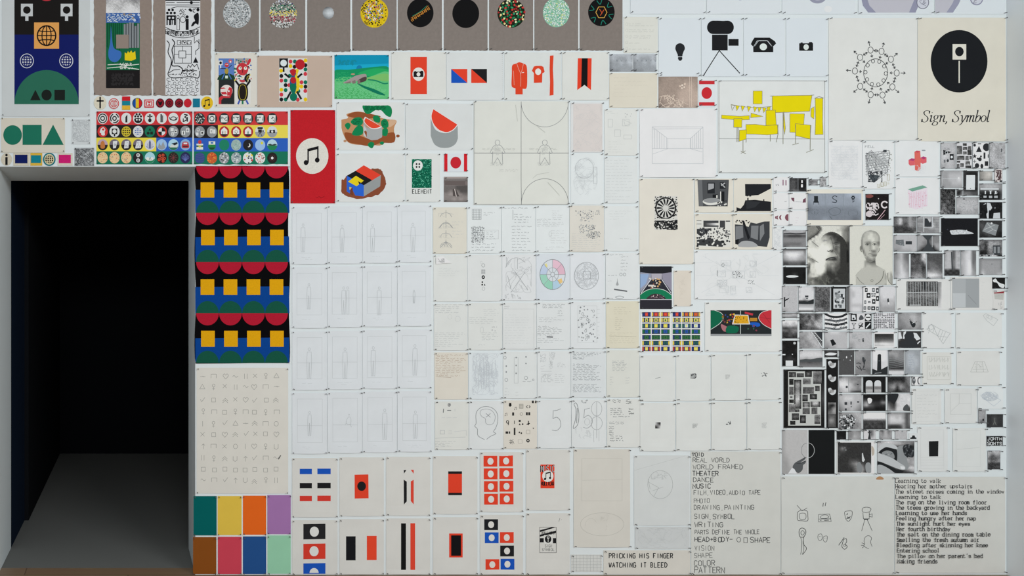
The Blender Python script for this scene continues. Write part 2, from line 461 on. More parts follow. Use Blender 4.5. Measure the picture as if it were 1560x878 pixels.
def paddle(s, x0, y0, x1, y1, c, hole, stem=True):
    s.rect(x0, y0, x1, y1, c); s.ell((x0 + x1) / 2, (y0 + y1) / 2, (x1 - x0) * .32, (y1 - y0) * .3, hole, 20)
    if stem: s.rect((x0 + x1) / 2 - 2.4, y1, (x0 + x1) / 2 + 2.4, y1 + 7, c)
def man(s, cx, cy, h, c):
    s.ell(cx, cy - h * .4, h * .1, h * .1, c, 12)
    s.poly([(cx - h * .14, cy - h * .28), (cx + h * .14, cy - h * .28), (cx + h * .08, cy + h * .5), (cx - h * .08, cy + h * .5)], c)

# ------------------------------------------------------------------ left: poster, torn boards, discs
s = paper('large poster with black, blue and green panel and globes', (3, -9, 137, 178), '#c2c7c7', cat='poster', name='poster', curl=.003)
s.part('printed_panel'); s.rect(22, -6, 120, 53, '#1c1a19'); s.rect(22, 53, 120, 159, '#141d5c')
s.ell(71, -14, 15, 16, '#b5323c'); s.poly(circ(71, 159, 49, 52, 30, 180, 360), '#2b6652')
paddle(s, 32, 6, 50, 25, '#bfc3c4', '#1c1a19'); paddle(s, 92.5, 6, 110.5, 25, '#bfc3c4', '#1c1a19')
s.rect(52, 34.5, 90, 74.5, '#f29b54'); globe(s, 71, 54.5, 14, '#1c1614', 1.6, 15)
for gx in (41, 101): s.ell(gx, 93, 10.6, 11.2, '#c9cdd4'); globe(s, gx, 93, 8.4, '#141d5c', 1.7, 9)
s.polys([[(46, 153), (54, 137), (62, 153)], circ(71, 145, 7.8, 8.3, 22), [(83, 137), (99, 137), (99, 153), (83, 153)]], '#1b211e'); s.end()

TAUPE = '#8b7e75'
s = Sheet('torn_board', 'torn taupe board with painted green landscape strip', 'artwork', (143, -8, 231, 145.5), TAUPE, 'torn taupe boards', 'card', torn='rbl', curl=0)
s.part('painted_strip', 'paper')
s.tone(161.5, -8, 213, 20, '77766778/67877656/88778987/99889aa9'.replace('a', '9'), .9, 1.5)
s.rect(161.5, 20, 213, 35, '#3d62a0'); s.scrib(163, 21, 212, 34, 5, '#c9d3e0', .9, 1.2); s.speck(190, 22, 213, 34, 4, ['#8c8074', '#2d4f96', '#b8c4d8'], .8, .5, False)
s.rect(161.5, 35, 213, 107, '#17603f'); s.lines([[(x, 35), (x + R.uniform(-1, 1), 60 + R.uniform(0, 40))] for x in range(164, 186, 3)], 1.6, '#0f4a31')
s.rects([(188.5 + 4.1 * i, 35 + R.uniform(-1, 6), 191.6 + 4.1 * i, 73) for i in range(6)], '#7f8588'); s.rects([(191.4 + 4.1 * i, 36, 192.6 + 4.1 * i, 73) for i in range(5)], '#2b2f33')
s.blob([(169, 40), (171, 62), (174, 74), (184, 79), (184, 88), (176, 95), (167, 91), (165, 80), (168, 64)], '#3a69ae')
s.rect(177, 53, 196, 74, TAUPE)
s.poly([(190, 92), (190, 80), (193, 82), (195, 78), (197, 81), (200, 77), (202, 81), (206, 78), (207, 90), (200, 93)], '#d9c11c')
s.lines([[(164, 99), (180, 98), (195, 100), (212, 98)], [(163, 104), (185, 102), (212, 106)]], 1.1, '#d5dad2'); s.scrib(182, 96, 205, 105, 4, '#d5dad2', .9, 1.4)
s.rect(161.5, 107, 213, 134.5, '#1d1b1c'); s.scrib(170, 112, 205, 130, 4, '#2c2a2b', 2.5, 2); s.end()

s = Sheet('torn_board', 'torn taupe board with white pictogram column drawing', 'artwork', (233.5, -8, 321.5, 145.5), TAUPE, 'torn taupe boards', 'card', torn='rbl', curl=0)
s.part('drawn_strip', 'paper'); s.rect(252, -8, 305, 145, '#cfd2d4'); B = '#17181b'
s.rect(252, -8, 305, 1.5, B); s.lines([[(253, 4), (266, 4)], [(269, 4), (304, 4)], [(253, 8), (304, 8)], [(260, 13), (270, 10.5), (304, 11.5)]], 1, B); s.ell(291.5, 4.3, 2.4, 2.5, B, 14)
for x, y in ((257.5, 15.5), (263, 15.5), (255, 20), (260.5, 20), (266, 20)): s.ell(x, y, 2, 2.1, B, 12)
s.rects([(253.5, 23.5, 268, 31), (253.5, 31, 255.5, 38.5), (257.5, 31, 260.5, 38.5), (261.5, 31, 263, 38), (265, 31, 268, 38.5)], B); s.ell(258, 27.5, 1.8, 1.6, '#cfd2d4', 10); s.ell(263.6, 27.5, 1.8, 1.6, '#cfd2d4', 10)
s.frame(269.5, 29, 273.5, 46, .8, B); s.ring(271, 26, 2, 2.2, .8, B); s.ring(278.5, 30, 4.2, 4.6, .9, B); s.scrib(273, 14, 284, 24, 4, B, .7, 1.6)
s.ell(285, 26, 2.4, 2.5, B, 14); s.rect(282.8, 29, 287.4, 46, B); s.blob([(287, 15), (290, 13), (293, 17), (290, 18)], B); s.ell(301.5, 15, 2.3, 3, B, 12); s.scrib(293, 13, 300, 20, 3, B, .8, 1.2)
s.blob([(297, 22), (302, 20), (303, 28), (302, 38), (298, 36), (294, 40), (291, 40), (294, 34), (297, 32), (295, 26)], B)
s.curve([(252, 42), (265, 47), (280, 48.5), (294, 46), (304.5, 41)], 1, B); s.curve([(252, 51), (265, 56), (280, 58), (294, 55.5), (304.5, 50)], 1, B)
for i in range(7):
    x = 252.5 + 7.3 * i; y = 44 + 4.2 * math.sin(math.pi * (i + .5) / 7); s.frame(x, y, x + 5.6, y + 7, .7, B); s.tangle(x + .8, y + 1, x + 5, y + 6, 4, B, .8, 3, 4)
for i in range(3): s.frame(270 + 7.6 * i, 62, 276 + 7.6 * i, 68, .8, B); s.tangle(271 + 7.6 * i, 63, 275 + 7.6 * i, 67, 3, B, .8, 3, 3)
s.frame(265.5, 70.5, 291.5, 96.5, .9, B); s.frame(272.5, 78, 283, 88.5, 1, B)
s.lines([[(278, 71), (278, 78)], [(278, 88.5), (278, 96)], [(266, 83), (272.5, 83)], [(283, 83), (291, 83)]], .8, B)
s.curve([(254, 62), (258, 68), (256, 80), (261, 92), (259, 104), (256, 114), (264, 119), (290, 117), (302, 119), (304, 108)], 1.3, B); s.curve([(262, 60), (266, 66), (262, 76), (264, 88), (262, 100), (272, 101), (278, 106), (276, 113)], 1.5, B)
s.lines([[(258, 111), (264, 107), (274, 106)], [(277, 108), (300, 108)], [(285, 104), (287, 99), (290, 103), (293, 98), (296, 102), (300, 98), (303, 106)], [(296, 56), (296, 66), (300, 62), (304, 67)], [(303, 60), (303, 74), (298, 78), (298, 84)]], 1, B)
s.poly([(294, 96), (298, 87), (302, 96)], B); s.scrib(278, 105, 300, 113, 3, B, .9, 1.6); s.speck(258, 112, 302, 117, 2.6, [B], .9, .33, False)
for j in range(5):
    for i in range(7):
        s.ring(255.5 + 7.2 * i + (2.8 if j % 2 else 0) + R.uniform(-.8, .8), 121.5 + 5.3 * j + R.uniform(-.8, .8), 2.1, 2.2, .7, B, R.uniform(0, 60), 330, 14)
s.end()

DISC = '#7d756f'
dx = [(327, 394.5), (397, 465), (468, 533.5), (536.5, 604), (606, 673), (676, 742.5), (745, 812), (814, 880.5), (883, 948)]
dl = ['grey speckled disc', 'striped multicoloured speckled disc', 'small pale grey sphere', 'yellow, black and coloured speckled disc', 'black disc crossed by orange molecule chain',
      'plain black disc', 'red, green and cream bead disc', 'pale green white speckled disc', 'black disc with orange and green molecule web']
dc = [(361, 20.5, 21.3, 22.5), (431, 21.5, 21.6, 22.8), (500, 20, 8.5, 9.2), (570, 20, 21.2, 22.5), (640, 20, 20.2, 21.8), (709.2, 20.8, 20.4, 22.2), (778.5, 20.5, 21, 22), (847, 19.5, 20.4, 22.3), (915.8, 18.8, 20.2, 21.5)]
for i in range(9):
    x0, x1 = dx[i]; cx, cy, rx, ry = dc[i]
    s = Sheet('grey_board', 'taupe board with ' + dl[i], 'artwork', (x0, -8, x1, 79 - (1.5 if i in (1, 3) else 0) - (2 if 3 < i else 0)), DISC, 'taupe boards with painted discs in the top row', 'card', torn='b', curl=0, inset=1.3)
    s.part('painted_disc', 'paper'); b4 = (cx - rx, cy - ry, cx + rx, cy + ry)
    if i == 0: s.ell(cx, cy, rx, ry, '#a6adaf', 36); s.speck(*b4, 1.7, [40, 70, 110, 150, 190, 215, 205, 225, 90], .9, .5)
    if i == 1:
        def rp(x, y):
            k = int((y + 2) / 9)
            return [['#3c4268', '#c9ccd4', '#20222e'], ['#1d6e58', '#1f7f62', '#d5dccf', '#15261f'], ['#dcc23c', '#e2cf62', '#1d1d1d', '#ddd8c0'], ['#a3283e', '#8f2c3f', '#e0d3d0', '#1b1b1b'], ['#d5d8d8', '#c9cccd', '#1b1b1b'], ['#23242c', '#1b1c24', '#b8bcc4']][max(0, min(5, k))]
        s.ell(cx, cy, rx * .97, ry * .97, '#8d8a84', 36); s.speck(*b4, 1.9, None, 1, .52, rowpal=rp)
    if i == 2: s.tone(*b4, '33456/56776/67887/56776/34554', .2, .9, (.97, 1, 1.02), shape=lambda x, y: ((x - 500) / 8.5) ** 2 + ((y - 20) / 9.2) ** 2 < 1)
    if i == 3:
        def rp(x, y):
            d = math.hypot(x - 570, y - 18) / 21
            return ['#e4c21d', '#d9b818', '#1b1a14', '#23211a'] if d > .72 else ['#4a7ac0', '#b44a58', '#d9dadd', '#1d7f62', '#e0c540', '#26262c', '#7e5e9c']
        s.ell(cx, cy, rx, ry, '#c9ab1c', 36); s.speck(*b4, 2.2, None, .95, .5, rowpal=rp)
    if i in (4, 5, 8): s.ell(cx, cy, rx, ry, '#131314', 40)
    if i == 4:
        s.lines([[(627, 31), (636, 25), (645, 20), (653, 12)], [(626, 28), (637, 21), (646, 16), (652, 9)]], .8, '#b9762c'); s.line([(628, 25), (640, 18), (650, 9)], .8, '#2a7f62')
        for k in range(6): x = 626 + 4.9 * k; y = 30 - 3.4 * k; s.lines([[(x, y), (x + 2, y + 3)], [(x + 2, y - 2), (x + 4, y + 2)]], .8, '#c98a3a')
    if i == 6: s.ell(cx, cy, rx, ry, '#1a2418', 36); s.speck(*b4, 3.4, ['#c23a36', '#1e7d50', '#d9c98a', '#a8282c', '#2c8f63', '#e3d9b0', '#175a3c'], 1, .5)
    if i == 7: s.ell(cx, cy, rx, ry, '#7fae98', 36); s.speck(*b4, 2.0, ['#dbe6dd', '#c4d9cc', '#8fc0a4', '#e6ebe4', '#b3cfc0', '#5aa588', '#c8cf8a'], .95, .5)
    if i == 8:
        s.ring(cx, 19, 8.5, 9.5, 1, '#c59b4a', n=6); s.lines([[(cx - 3, 14), (cx + 1, 20), (cx - 2, 24)], [(cx + 4, 15), (cx, 21)]], .9, '#c5522c')
        for a in range(0, 360, 60): t = math.radians(a + 20); c_, s_ = math.cos(t), math.sin(t); s.curve([(cx + 18 * c_ - 4 * s_, 19 + 19 * s_ + 4 * c_), (cx + 12 * c_, 19 + 12.5 * s_), (cx + 18 * c_ + 4 * s_, 19 + 19 * s_ - 4 * c_)], 1, '#1f7a68')
    s.end()

# ------------------------------------------------------------------ badge row above the chart boards
BG = 'small badges above the chart boards'
def badge(lab, cx, cy, rx, ry, c, pins=False, pts=None, grp=BG):
    o = pts or circ(cx, cy, rx, ry, 24)
    return Sheet('badge', lab, 'badge', (cx - rx, cy - ry, cx + rx, cy + ry), c, grp, 'felt', curl=0, pins=pins, outline=o, thick=.002)
s = badge('round cream badge with a black cross', 152.7, 157, 9.6, 10.4, '#d3cdb9'); s.rects([(151.4, 148, 153.8, 165.5), (147.3, 153, 158, 155.2)], BK)
s = badge('round white badge with two red rings', 173.5, 158, 8.2, 8.6, '#d0d3d0'); s.ring(173.5, 158, 7.3, 7.6, 1.1, RED); s.ring(173.5, 158, 5, 5.2, .9, RED); s.frame(171, 154.5, 173, 161.5, .7, RED); s.frame(174.2, 154.5, 176.2, 161.5, .7, RED)
s = badge('rectangular badge striped red, teal and yellow', 192.2, 157.5, 6.2, 10.2, '#1b7d8c', pts=[(186, 147.3), (198.4, 147.3), (198.4, 167.7), (186, 167.7)]); s.rect(186, 147.3, 198.4, 154, RED); s.rect(186, 161, 198.4, 167.7, '#dfac38')
s = badge('round badge striped blue, yellow and red', 209.2, 157.5, 7.6, 8.2, BK); s.poly(circ(209.2, 157.5, 6.8, 7.4, 14, 100, 260), '#1f4f9c'); s.rect(206.8, 150.4, 211.6, 164.6, '#dfb52a'); s.poly(circ(209.2, 157.5, 6.8, 7.4, 14, -70, 70), RED)
s = badge('rectangular red badge with white bracket shape', 227.2, 158, 7.2, 6.2, '#c4303a', pts=[(220, 151.8), (234.4, 151.8), (234.4, 164.2), (220, 164.2)]); s.frame(222, 154, 232.4, 162, 1.1, '#d8d3d0'); s.poly([(224, 160.5), (224, 155.5), (227.2, 158), (230.4, 155.5), (230.4, 160.5), (228.4, 160.5), (228.4, 158.6), (226, 158.6), (226, 160.5)], '#d8d3d0')
for lab, cx, f in (('round dark red badge with black leaf mark', 244, 0), ('round dark red badge with black ring', 258, 1), ('round dark red badge with black eye', 272.8, 2)):
    s = badge(lab, cx, 157.2, 6.4, 7, '#8e1f2c'); s.ring(cx, 157.2, 5.8, 6.3, .9, BK)
    if f == 0: s.blob([(cx - 3.5, 154), (cx, 156), (cx + 3.5, 154), (cx + 2, 159), (cx, 161), (cx - 2, 159)], BK)
    if f == 1: s.ring(cx, 157.5, 2.8, 3, 1, BK); s.ell(cx, 157.5, 1.2, 1.2, BK, 10)
    if f == 2: s.curve([(cx - 4, 158), (cx, 155), (cx + 4, 158), (cx, 160.5), (cx - 4, 158)], .9, BK); s.ell(cx, 157.8, 1.3, 1.4, BK, 10)
badge('plain round red badge', 286, 157.2, 5.9, 6.6, '#bb2733')
badge('plain square teal badge', 299.2, 157, 5.3, 6.5, '#19708a', pts=[(293.9, 150.5), (304.5, 150.5), (304.5, 163.5), (293.9, 163.5)])
s = badge('round yellow badge with black music notes', 315.4, 157, 9, 9.8, '#e0b32b'); notes(s, 315.6, 157, 12, BK)

# ------------------------------------------------------------------ two chart boards
def chart(lab, x0, x1, bands):
    s = Sheet('chart_board', lab, 'chart', (x0, 170, x1, 250.5), '#0d6a50', 'chart boards over the doorway', 'photo', curl=0, torn='b' if x0 > 200 else '')
    for a, b, y0, y1, c in bands: s.rect(a, y0, b, y1, c)
    return s
WT = '#cfd2d0'; PALE = '#d9b98c'
s = chart('left chart board of pictograms with eight roundels per row', 147, 293, [(147, 293, 170, 190.5, '#c03035'), (147, 293, 190.5, 210, '#1c1b1d'), (147, 238, 210, 230.7, '#dcc844'), (238, 293, 210, 230.7, '#2656ae')])
cx8 = [156.4, 174.5, 192.4, 210.4, 228.3, 246.4, 264.1, 282.4]
cols_ = [[WT] * 8, ['#c0302f', WT, '#1c1b12', WT, '#0f6b4f', '#c0302f', '#868a8d', '#868a8d'], ['#b09aa6', '#6d6570', '#6d6570', '#6d6570', '#c4c6cc', '#93b4d6', '#9fc6da', '#7fa5cc'], [PALE, PALE, PALE, '#201f20', '#9cc8d2', '#241512', '#22241f', '#22244c']]
ys = [180.6, 200.7, 220.8, 240.6]
for r in range(4):
    for i in range(8):
        s.part('roundel', 'photo'); cx, cy = cx8[i], ys[r]; s.ell(cx, cy, 7.8, 8.6, cols_[r][i])
        if r == 0:
            if i == 0: s.ring(cx, cy, 6, 6.6, 1.6, BK); s.ring(cx, cy, 2.9, 3.1, 1.5, BK)
            if i == 1: s.ring(cx, cy, 6, 6.6, 1.8, BK, 20, 110); s.ring(cx, cy, 6, 6.6, 1.8, BK, 140, 250); s.ring(cx, cy, 6, 6.6, 1.8, BK, 290, 350); s.ring(cx, cy, 2.7, 3, 1.6, BK)
            if i == 2: s.poly([(cx - 1.4, cy + 6.2), (cx - 1.4, cy - 2), (cx + 1.6, cy - 6), (cx + 1.6, cy + 6.2)], BK)
            if i == 3:
                for a, b in ((-4.3, -3), (0, -3), (4.3, -3), (-2.2, -6.2), (2.2, -6.2)): s.ell(cx + a, cy + b, 1.7, 1.8, BK, 10)
                s.blob([(cx - 5, cy), (cx + 5, cy), (cx + 5, cy + 5), (cx, cy + 7.4), (cx - 5, cy + 5)], BK); s.ell(cx - 2, cy + 2, 1.3, 1.5, WT, 10); s.ell(cx + 2, cy + 2, 1.3, 1.5, WT, 10)
            if i == 4: s.ell(cx, cy + 3, 2.6, 3, BK, 14); s.ell(cx, cy - 5, 1.8, 1.4, BK, 10); s.curve([(cx - 4, cy - 3.5), (cx, cy - 2.5), (cx + 4, cy - 3.5)], 1.5, BK); s.rect(cx - .9, cy - 3, cx + .9, cy + 1, BK)
            if i == 5: s.rect(cx - 2, cy - 6.4, cx + .2, cy + 6, BK); s.rect(cx + .7, cy - 4.5, cx + 2, cy + 6, BK)
            if i == 6: s.curve([(cx - 6, cy - 2), (cx - 4, cy + 2), (cx + 4, cy + 2.4), (cx + 6, cy - 2)], 1.2, BK); s.ring(cx, cy + .2, 4, 2.6, 1.2, BK)
            if i == 7: s.curve([(cx - 2, cy - 6), (cx + 3, cy - 5), (cx - 1, cy - 2), (cx + 3, cy + 1), (cx - 3, cy + 5)], 1.6, BK); s.rect(cx + 2, cy - 2, cx + 3.8, cy + 5, BK); s.rect(cx - 4, cy, cx - 2.6, cy + 5.5, BK)
        if r == 1:
            if i == 0: s.blob([(cx - 3, cy - 4), (cx + 1, cy - 6.5), (cx + 4, cy - 3), (cx + 3, cy + 1), (cx + 3.2, cy + 5.5), (cx - 1.5, cy + 5.5), (cx - 2.4, cy + 2.5), (cx - 4.4, cy + 1.5)], WT); s.ell(cx + .8, cy - 3.2, 1.8, 1.7, '#c0302f', 12)
            if i == 1: s.rect(cx - 4.2, cy - 4.5, cx + 4.2, cy + 4, BK); s.ell(cx, cy - .2, 3, 3.2, WT, 16); s.rect(cx - 1.1, cy + 4, cx + 1.1, cy + 7.5, BK)
            if i == 2: globe(s, cx, cy, 6.6, '#c7b432', 1, 7.3)
            if i == 3: s.ell(cx, cy, 6.4, 7, '#3f62a8'); globe(s, cx, cy, 5.6, WT, .9, 6.2)
            if i == 4: s.polys([[(cx - 2.4, cy - 1.5), (cx, cy - 5.5), (cx + 2.4, cy - 1.5)], circ(cx - 2.6, cy + 2.4, 2.2, 2.4, 12), [(cx + .6, cy), (cx + 4.6, cy), (cx + 4.6, cy + 4.4), (cx + .6, cy + 4.4)]], '#15231c')
            if i == 5:
                for k, cc in enumerate((BK, WT, BK, WT)): s.poly([(cx, cy)] + circ(cx, cy, 5.4, 5.9, 8, 90 * k - 90 if False else 90 * k, 90 * k + 90), [BK, WT][(k + 1) % 2])
            if i == 6: s.rects([(cx - 4.4, cy - 5.5, cx + .4, cy - .4), (cx + 1.6, cy - 3, cx + 5.6, cy + 2.4), (cx - 3, cy + 1, cx + 1.2, cy + 6)], WT); s.ell(cx + 3.6, cy - .2, 1.1, 1.2, BK, 8); s.rect(cx - 1.4, cy + 2.5, cx - .4, cy + 5, BK)
            if i == 7: s.rects([(cx - 5.6, cy - 1, cx - .4, cy + 5), (cx + .8, cy - 5, cx + 5.8, cy + 1)], WT); man(s, cx - 3, cy + 2, 4.6, BK); s.ell(cx + 3.3, cy - 1.8, 1.5, 1.7, '#868a8d', 10)
        if r == 2:
            if i < 4: s.poly(circ(cx, cy, 7.8, 8.6, 16, 0, 180), '#23211f')
            if i == 0: s.blob([(cx - 3, cy + 5), (cx - 3, cy - 3), (cx, cy - 6), (cx + 3, cy - 3), (cx + 3, cy + 5)], '#b5713a')
            if 0 < i < 4: k = (i - 2) * 1.2; s.poly([(cx - 3.4 - k, cy + 5.6), (cx - 2.2 + k * .2, cy - 5.4), (cx + 4.2 - k * .2, cy - 6), (cx + 3.2 + k, cy + 5)], '#cdd0d2'); s.tangle(cx - 1.6, cy - 3.5, cx + 2, cy + 3.5, 3, '#8b8d92', .5, 3, 3)
            if i == 4: s.poly([(cx - 1.6, cy + 6), (cx - 1.6, cy - 4), (cx, cy - 7.4), (cx + 1.6, cy - 4), (cx + 1.6, cy + 6)], '#5d6288'); s.lines([[(cx - 6, cy + 2), (cx - 1, cy + 6)], [(cx + 6, cy + 2), (cx + 1, cy + 6)], [(cx - 3.5, cy - 2), (cx - 3, cy + 4)], [(cx + 3.5, cy - 2), (cx + 3, cy + 4)]], 1, '#8a8fa6')
            if i == 5: s.poly([(cx - 6, cy + 5), (cx - 4, cy - 3), (cx - 1, cy + 2), (cx + 2, cy - 5), (cx + 4, cy), (cx + 5.6, cy + 5), (cx, cy + 7.8)], '#8d9296')
            if i == 6: s.poly(circ(cx, cy, 7.6, 8.4, 14, 20, 160), '#25664e'); s.poly([(cx - 5.5, cy + 4), (cx - 3, cy - 1), (cx + 2, cy + 1), (cx + 6.8, cy - 1), (cx + 6, cy + 4)], '#c3c9c4'); s.poly([(cx - 3, cy - 2), (cx + 6, cy - 4), (cx + 6.5, cy - 1.5), (cx + 2, cy + 1)], '#22262c')
            if i == 7: s.blob([(cx - 5, cy - 1), (cx - 3, cy - 4.5), (cx + 3, cy - 4.5), (cx + 5, cy - 1), (cx + 5, cy + 4.6), (cx - 5, cy + 4.6)], '#a8323a'); s.rect(cx - 2.8, cy - 3.2, cx + 2.8, cy - .8, '#cfd2d8'); s.rect(cx - 3.8, cy + 2, cx + 3.8, cy + 3.4, '#2a2224')
        if r == 3:
            b4 = (cx - 7.4, cy - 8, cx + 7.4, cy + 8)
            if i < 3: s.speck(*b4, 1.9, ['#c46b52', '#8fa08a', '#d9c49c', '#a8805c', '#d5b58a', '#d9b98c'], .8, .42)
            if i == 3: s.ell(cx, cy - 4, 2.8, 3.1, '#c4c6c4', 16); s.ell(cx, cy + 4, 2.8, 3.1, '#c4c6c4', 16); s.ring(cx, cy - 4, 1.2, 1.4, .6, BK); s.ring(cx, cy + 4, 1.2, 1.4, .6, BK)
            if i == 4: s.poly(circ(cx, cy, 7.6, 8.4, 16, 10, 170), '#1f7a52'); s.blob([(cx - 6, cy + 1), (cx - 3, cy - 1.5), (cx, cy + 1), (cx + 3, cy - 1.5), (cx + 6, cy + 1), (cx + 4, cy + 4), (cx - 4, cy + 4)], '#d3d6d2'); s.speck(cx - 5, cy - 1, cx + 5, cy + 4, 2, ['#23312b', '#d3d6d2'], .6, .4)
            if i == 5:
                for a, b in ((-3, -3), (2, -4), (4, 1), (0, 1), (-4, 3), (2, 5)): s.ell(cx + a, cy + b, 2.2, 2.3, '#b5452c', 12); s.ell(cx + a, cy + b, .8, .8, '#3a1612', 8)
            if i == 6: s.lines([[(cx, cy), (cx + 6 * math.cos(a), cy + 6.6 * math.sin(a))] for a in [k * .7 for k in range(9)]], .5, '#7c3a3e')
            if i == 7: s.lines([[(cx, cy + 5), (cx + 6 * math.cos(-a), cy + 1 + 6.6 * math.sin(-a))] for a in [.2 + k * .35 for k in range(9)]], .6, '#5d6aa8')
s.end()
s = chart('right chart board of pictograms with seven roundels per row', 295.3, 438.5, [(295.3, 438.5, 170, 190.8, '#bf3436'), (295.3, 332, 190.8, 210.6, '#1c1b1d'), (332, 438.5, 190.8, 210.6, '#dcc84e'), (295.3, 438.5, 210.6, 231, '#2656ae')])
cx7 = [304.3, 322.8, 341.4, 359.7, 377.8, 396.2, 414.6]
cols_ = [['#282c2e'] * 7, ['#868a8d', '#868a8d', '#a8262c', '#a8262c', '#a8262c', '#c4cacc', '#c4cacc'], ['#2656ae', '#2656ae', '#17765a', '#8fa8a4', '#1c1c1f', '#8fb0d6', '#a9c6d2'], ['#2d4a78', '#b8562c', '#8e9498', '#97a3a4', '#cfd2d0', '#cfd2d0', '#1c1a1b']]
for r in range(4):
    for i in range(7):
        s.part('roundel', 'photo'); cx, cy = cx7[i], ys[r] + .4; b4 = (cx - 7.4, cy - 8, cx + 7.4, cy + 8); s.ell(cx, cy, 7.7, 8.6, cols_[r][i])
        if r == 0:
            if i: s.rect(cx - 5, cy - 5.4, cx + 5, cy + 5.6, '#d0d4d1')
            if i == 0: s.speck(*b4, 2, ['#cfd4cc', '#282c2e', '#8c9690'], .7, .5)
            elif i == 1: s.ring(cx, cy, 3.2, 3.5, 1.1, BK)
            else: s.tangle(cx - 4, cy - 2.5 if i != 4 else cy, cx + 4, cy + 4.5, 4 if i != 6 else 2, '#2b3532', .7, 4, 4)
        if r == 1:
            if i == 0: s.rects([(cx - 4.6, cy - 5, cx - .6, cy - .6), (cx + 1.2, cy - 1, cx + 6, cy + 4.4), (cx - 6, cy + 1, cx - 2, cy + 5.6)], WT); s.ell(cx + 3.6, cy + 1.5, 1.4, 1.8, BK, 10); s.ell(cx - 2.6, cy - 3, 1, 1.1, BK, 8)
            if i == 1: s.rects([(cx - 3, cy - 4.5, cx + 1, cy + 2.4), (cx + 1.6, cy - 3.5, cx + 5.4, cy + 2.6)], WT); man(s, cx - 1, cy - 1, 4, BK)
            if i in (2, 3, 4):
                s.poly([(cx - 4.8, cy + 4), (cx - 4.8, cy - 2.5), (cx, cy - 7), (cx + 4.8, cy - 2.5), (cx + 4.8, cy + 4)], '#d5d7d4'); s.poly(circ(cx, cy, 6.2, 7, 14, 28, 152), '#2a2324')
                if i == 2: man(s, cx - 2, cy + 1, 5, BK); s.rect(cx + .5, cy - 1, cx + 2.4, cy + 3, '#c8b89a')
                if i == 3: s.ring(cx, cy, 2, 2.2, .6, '#8b6f5a'); s.line([(cx - 2, cy + 1), (cx + 1, cy + 3)], .6, BK)
                if i == 4: man(s, cx, cy + 1.5, 6, '#1b5f4e')
            if i in (5, 6): s.poly(circ(cx, cy, 7.7, 8.6, 16, 0, 180), '#8f9396')
            if i == 5: s.rects([(cx - 4, cy - 7, cx + 4, cy - 4), (cx - 3, cy - 3.6, cx + 2.6, cy + 1), (cx + 3.4, cy - 2.5, cx + 5.4, cy)], BK); s.lines([[(cx, cy + 1), (cx - 3, cy + 7)], [(cx, cy + 1), (cx + 3, cy + 7)]], .8, BK)
            if i == 6: camera_icon(s, cx, cy - .5, 8.4, BK, WT)
        if r == 2:
            if i == 0: s.rects([(cx - 5, cy - 2, cx + 5, cy + 7)], '#cfd4c8'); s.rect(cx - 5, cy + .5, cx + 5, cy + 3, '#1f5f44'); s.ell(cx, cy - 4.4, 2.6, 3, '#b5343a', 14); s.poly([(cx - 3, cy + 1), (cx, cy + 4.5), (cx + 3, cy + 1)], '#c9b43c')
            if i == 1: s.ell(cx, cy + 2, 6, 6, '#1f7a3e', 20); s.rect(cx - 5, cy - 5.5, cx + 5, cy - .6, '#d0d6c8'); s.poly(circ(cx, cy + 2, 5, 5, 12, 20, 160), '#1a3f2a'); s.rect(cx - 2, cy - 4.6, cx + 2, cy - 2, '#3b6aa8')
            if i == 3: s.speck(*b4, 2, ['#a9bfb8', '#6f8f88', '#86a8a0', '#9aa69c'], .8, .5)
            if i == 4: s.ell(cx + 1, cy + .4, 2.6, 3, '#d5d5d0', 16); s.ell(cx - .4, cy - .2, 2.4, 2.8, '#1c1c1f', 16)
            if i == 5: s.ell(cx + 2.6, cy - 3, 2, 2.3, '#c9c43a', 14)
            if i == 6: s.poly(circ(cx, cy, 7.7, 8.6, 16, 5, 175), '#1d7a4c'); s.blob([(cx - 7, cy), (cx - 3, cy - 2), (cx, cy - .6), (cx + 4, cy - 2), (cx + 7, cy), (cx, cy + 1)], '#2f3f3a')
        if r == 3:
            if i == 0: s.lines([[(cx - 6, cy - 5 + 2.6 * k), (cx, cy - 6 + 2.6 * k), (cx + 6, cy - 5 + 2.6 * k)] for k in range(5)], .7, '#54448a')
            if i == 1: s.speck(*b4, 2.3, ['#d9702e', '#a83c24', '#c4582c', '#e08a3c'], .8, .5)
            if i == 2: s.speck(*b4, 3, [60, 100, 150, 190, 210], .9, .5)
            if i == 3: s.speck(*b4, 2.4, ['#c9d0d0', '#74868a', '#a9b5b4', '#e0e4e2', '#5f6f78'], .85, .5)
            if i == 4: s.speck(*b4, 3, ['#1c1c1c', '#b5343a', '#d9c43c', '#1f7a52', '#d9dad8', '#2c2c30'], .8, .5)
            if i == 5: s.speck(*b4, 2.1, ['#1c1c1c', '#b8343a', '#d9b83c', '#1f7a52', '#b84a3a'], .75, .45)
            if i == 6: s.ell(cx, cy, 1.9, 2.1, '#d9dad8', 14); s.ring(cx, cy, 4, 4.4, .5, '#5a2a26')
s.end()

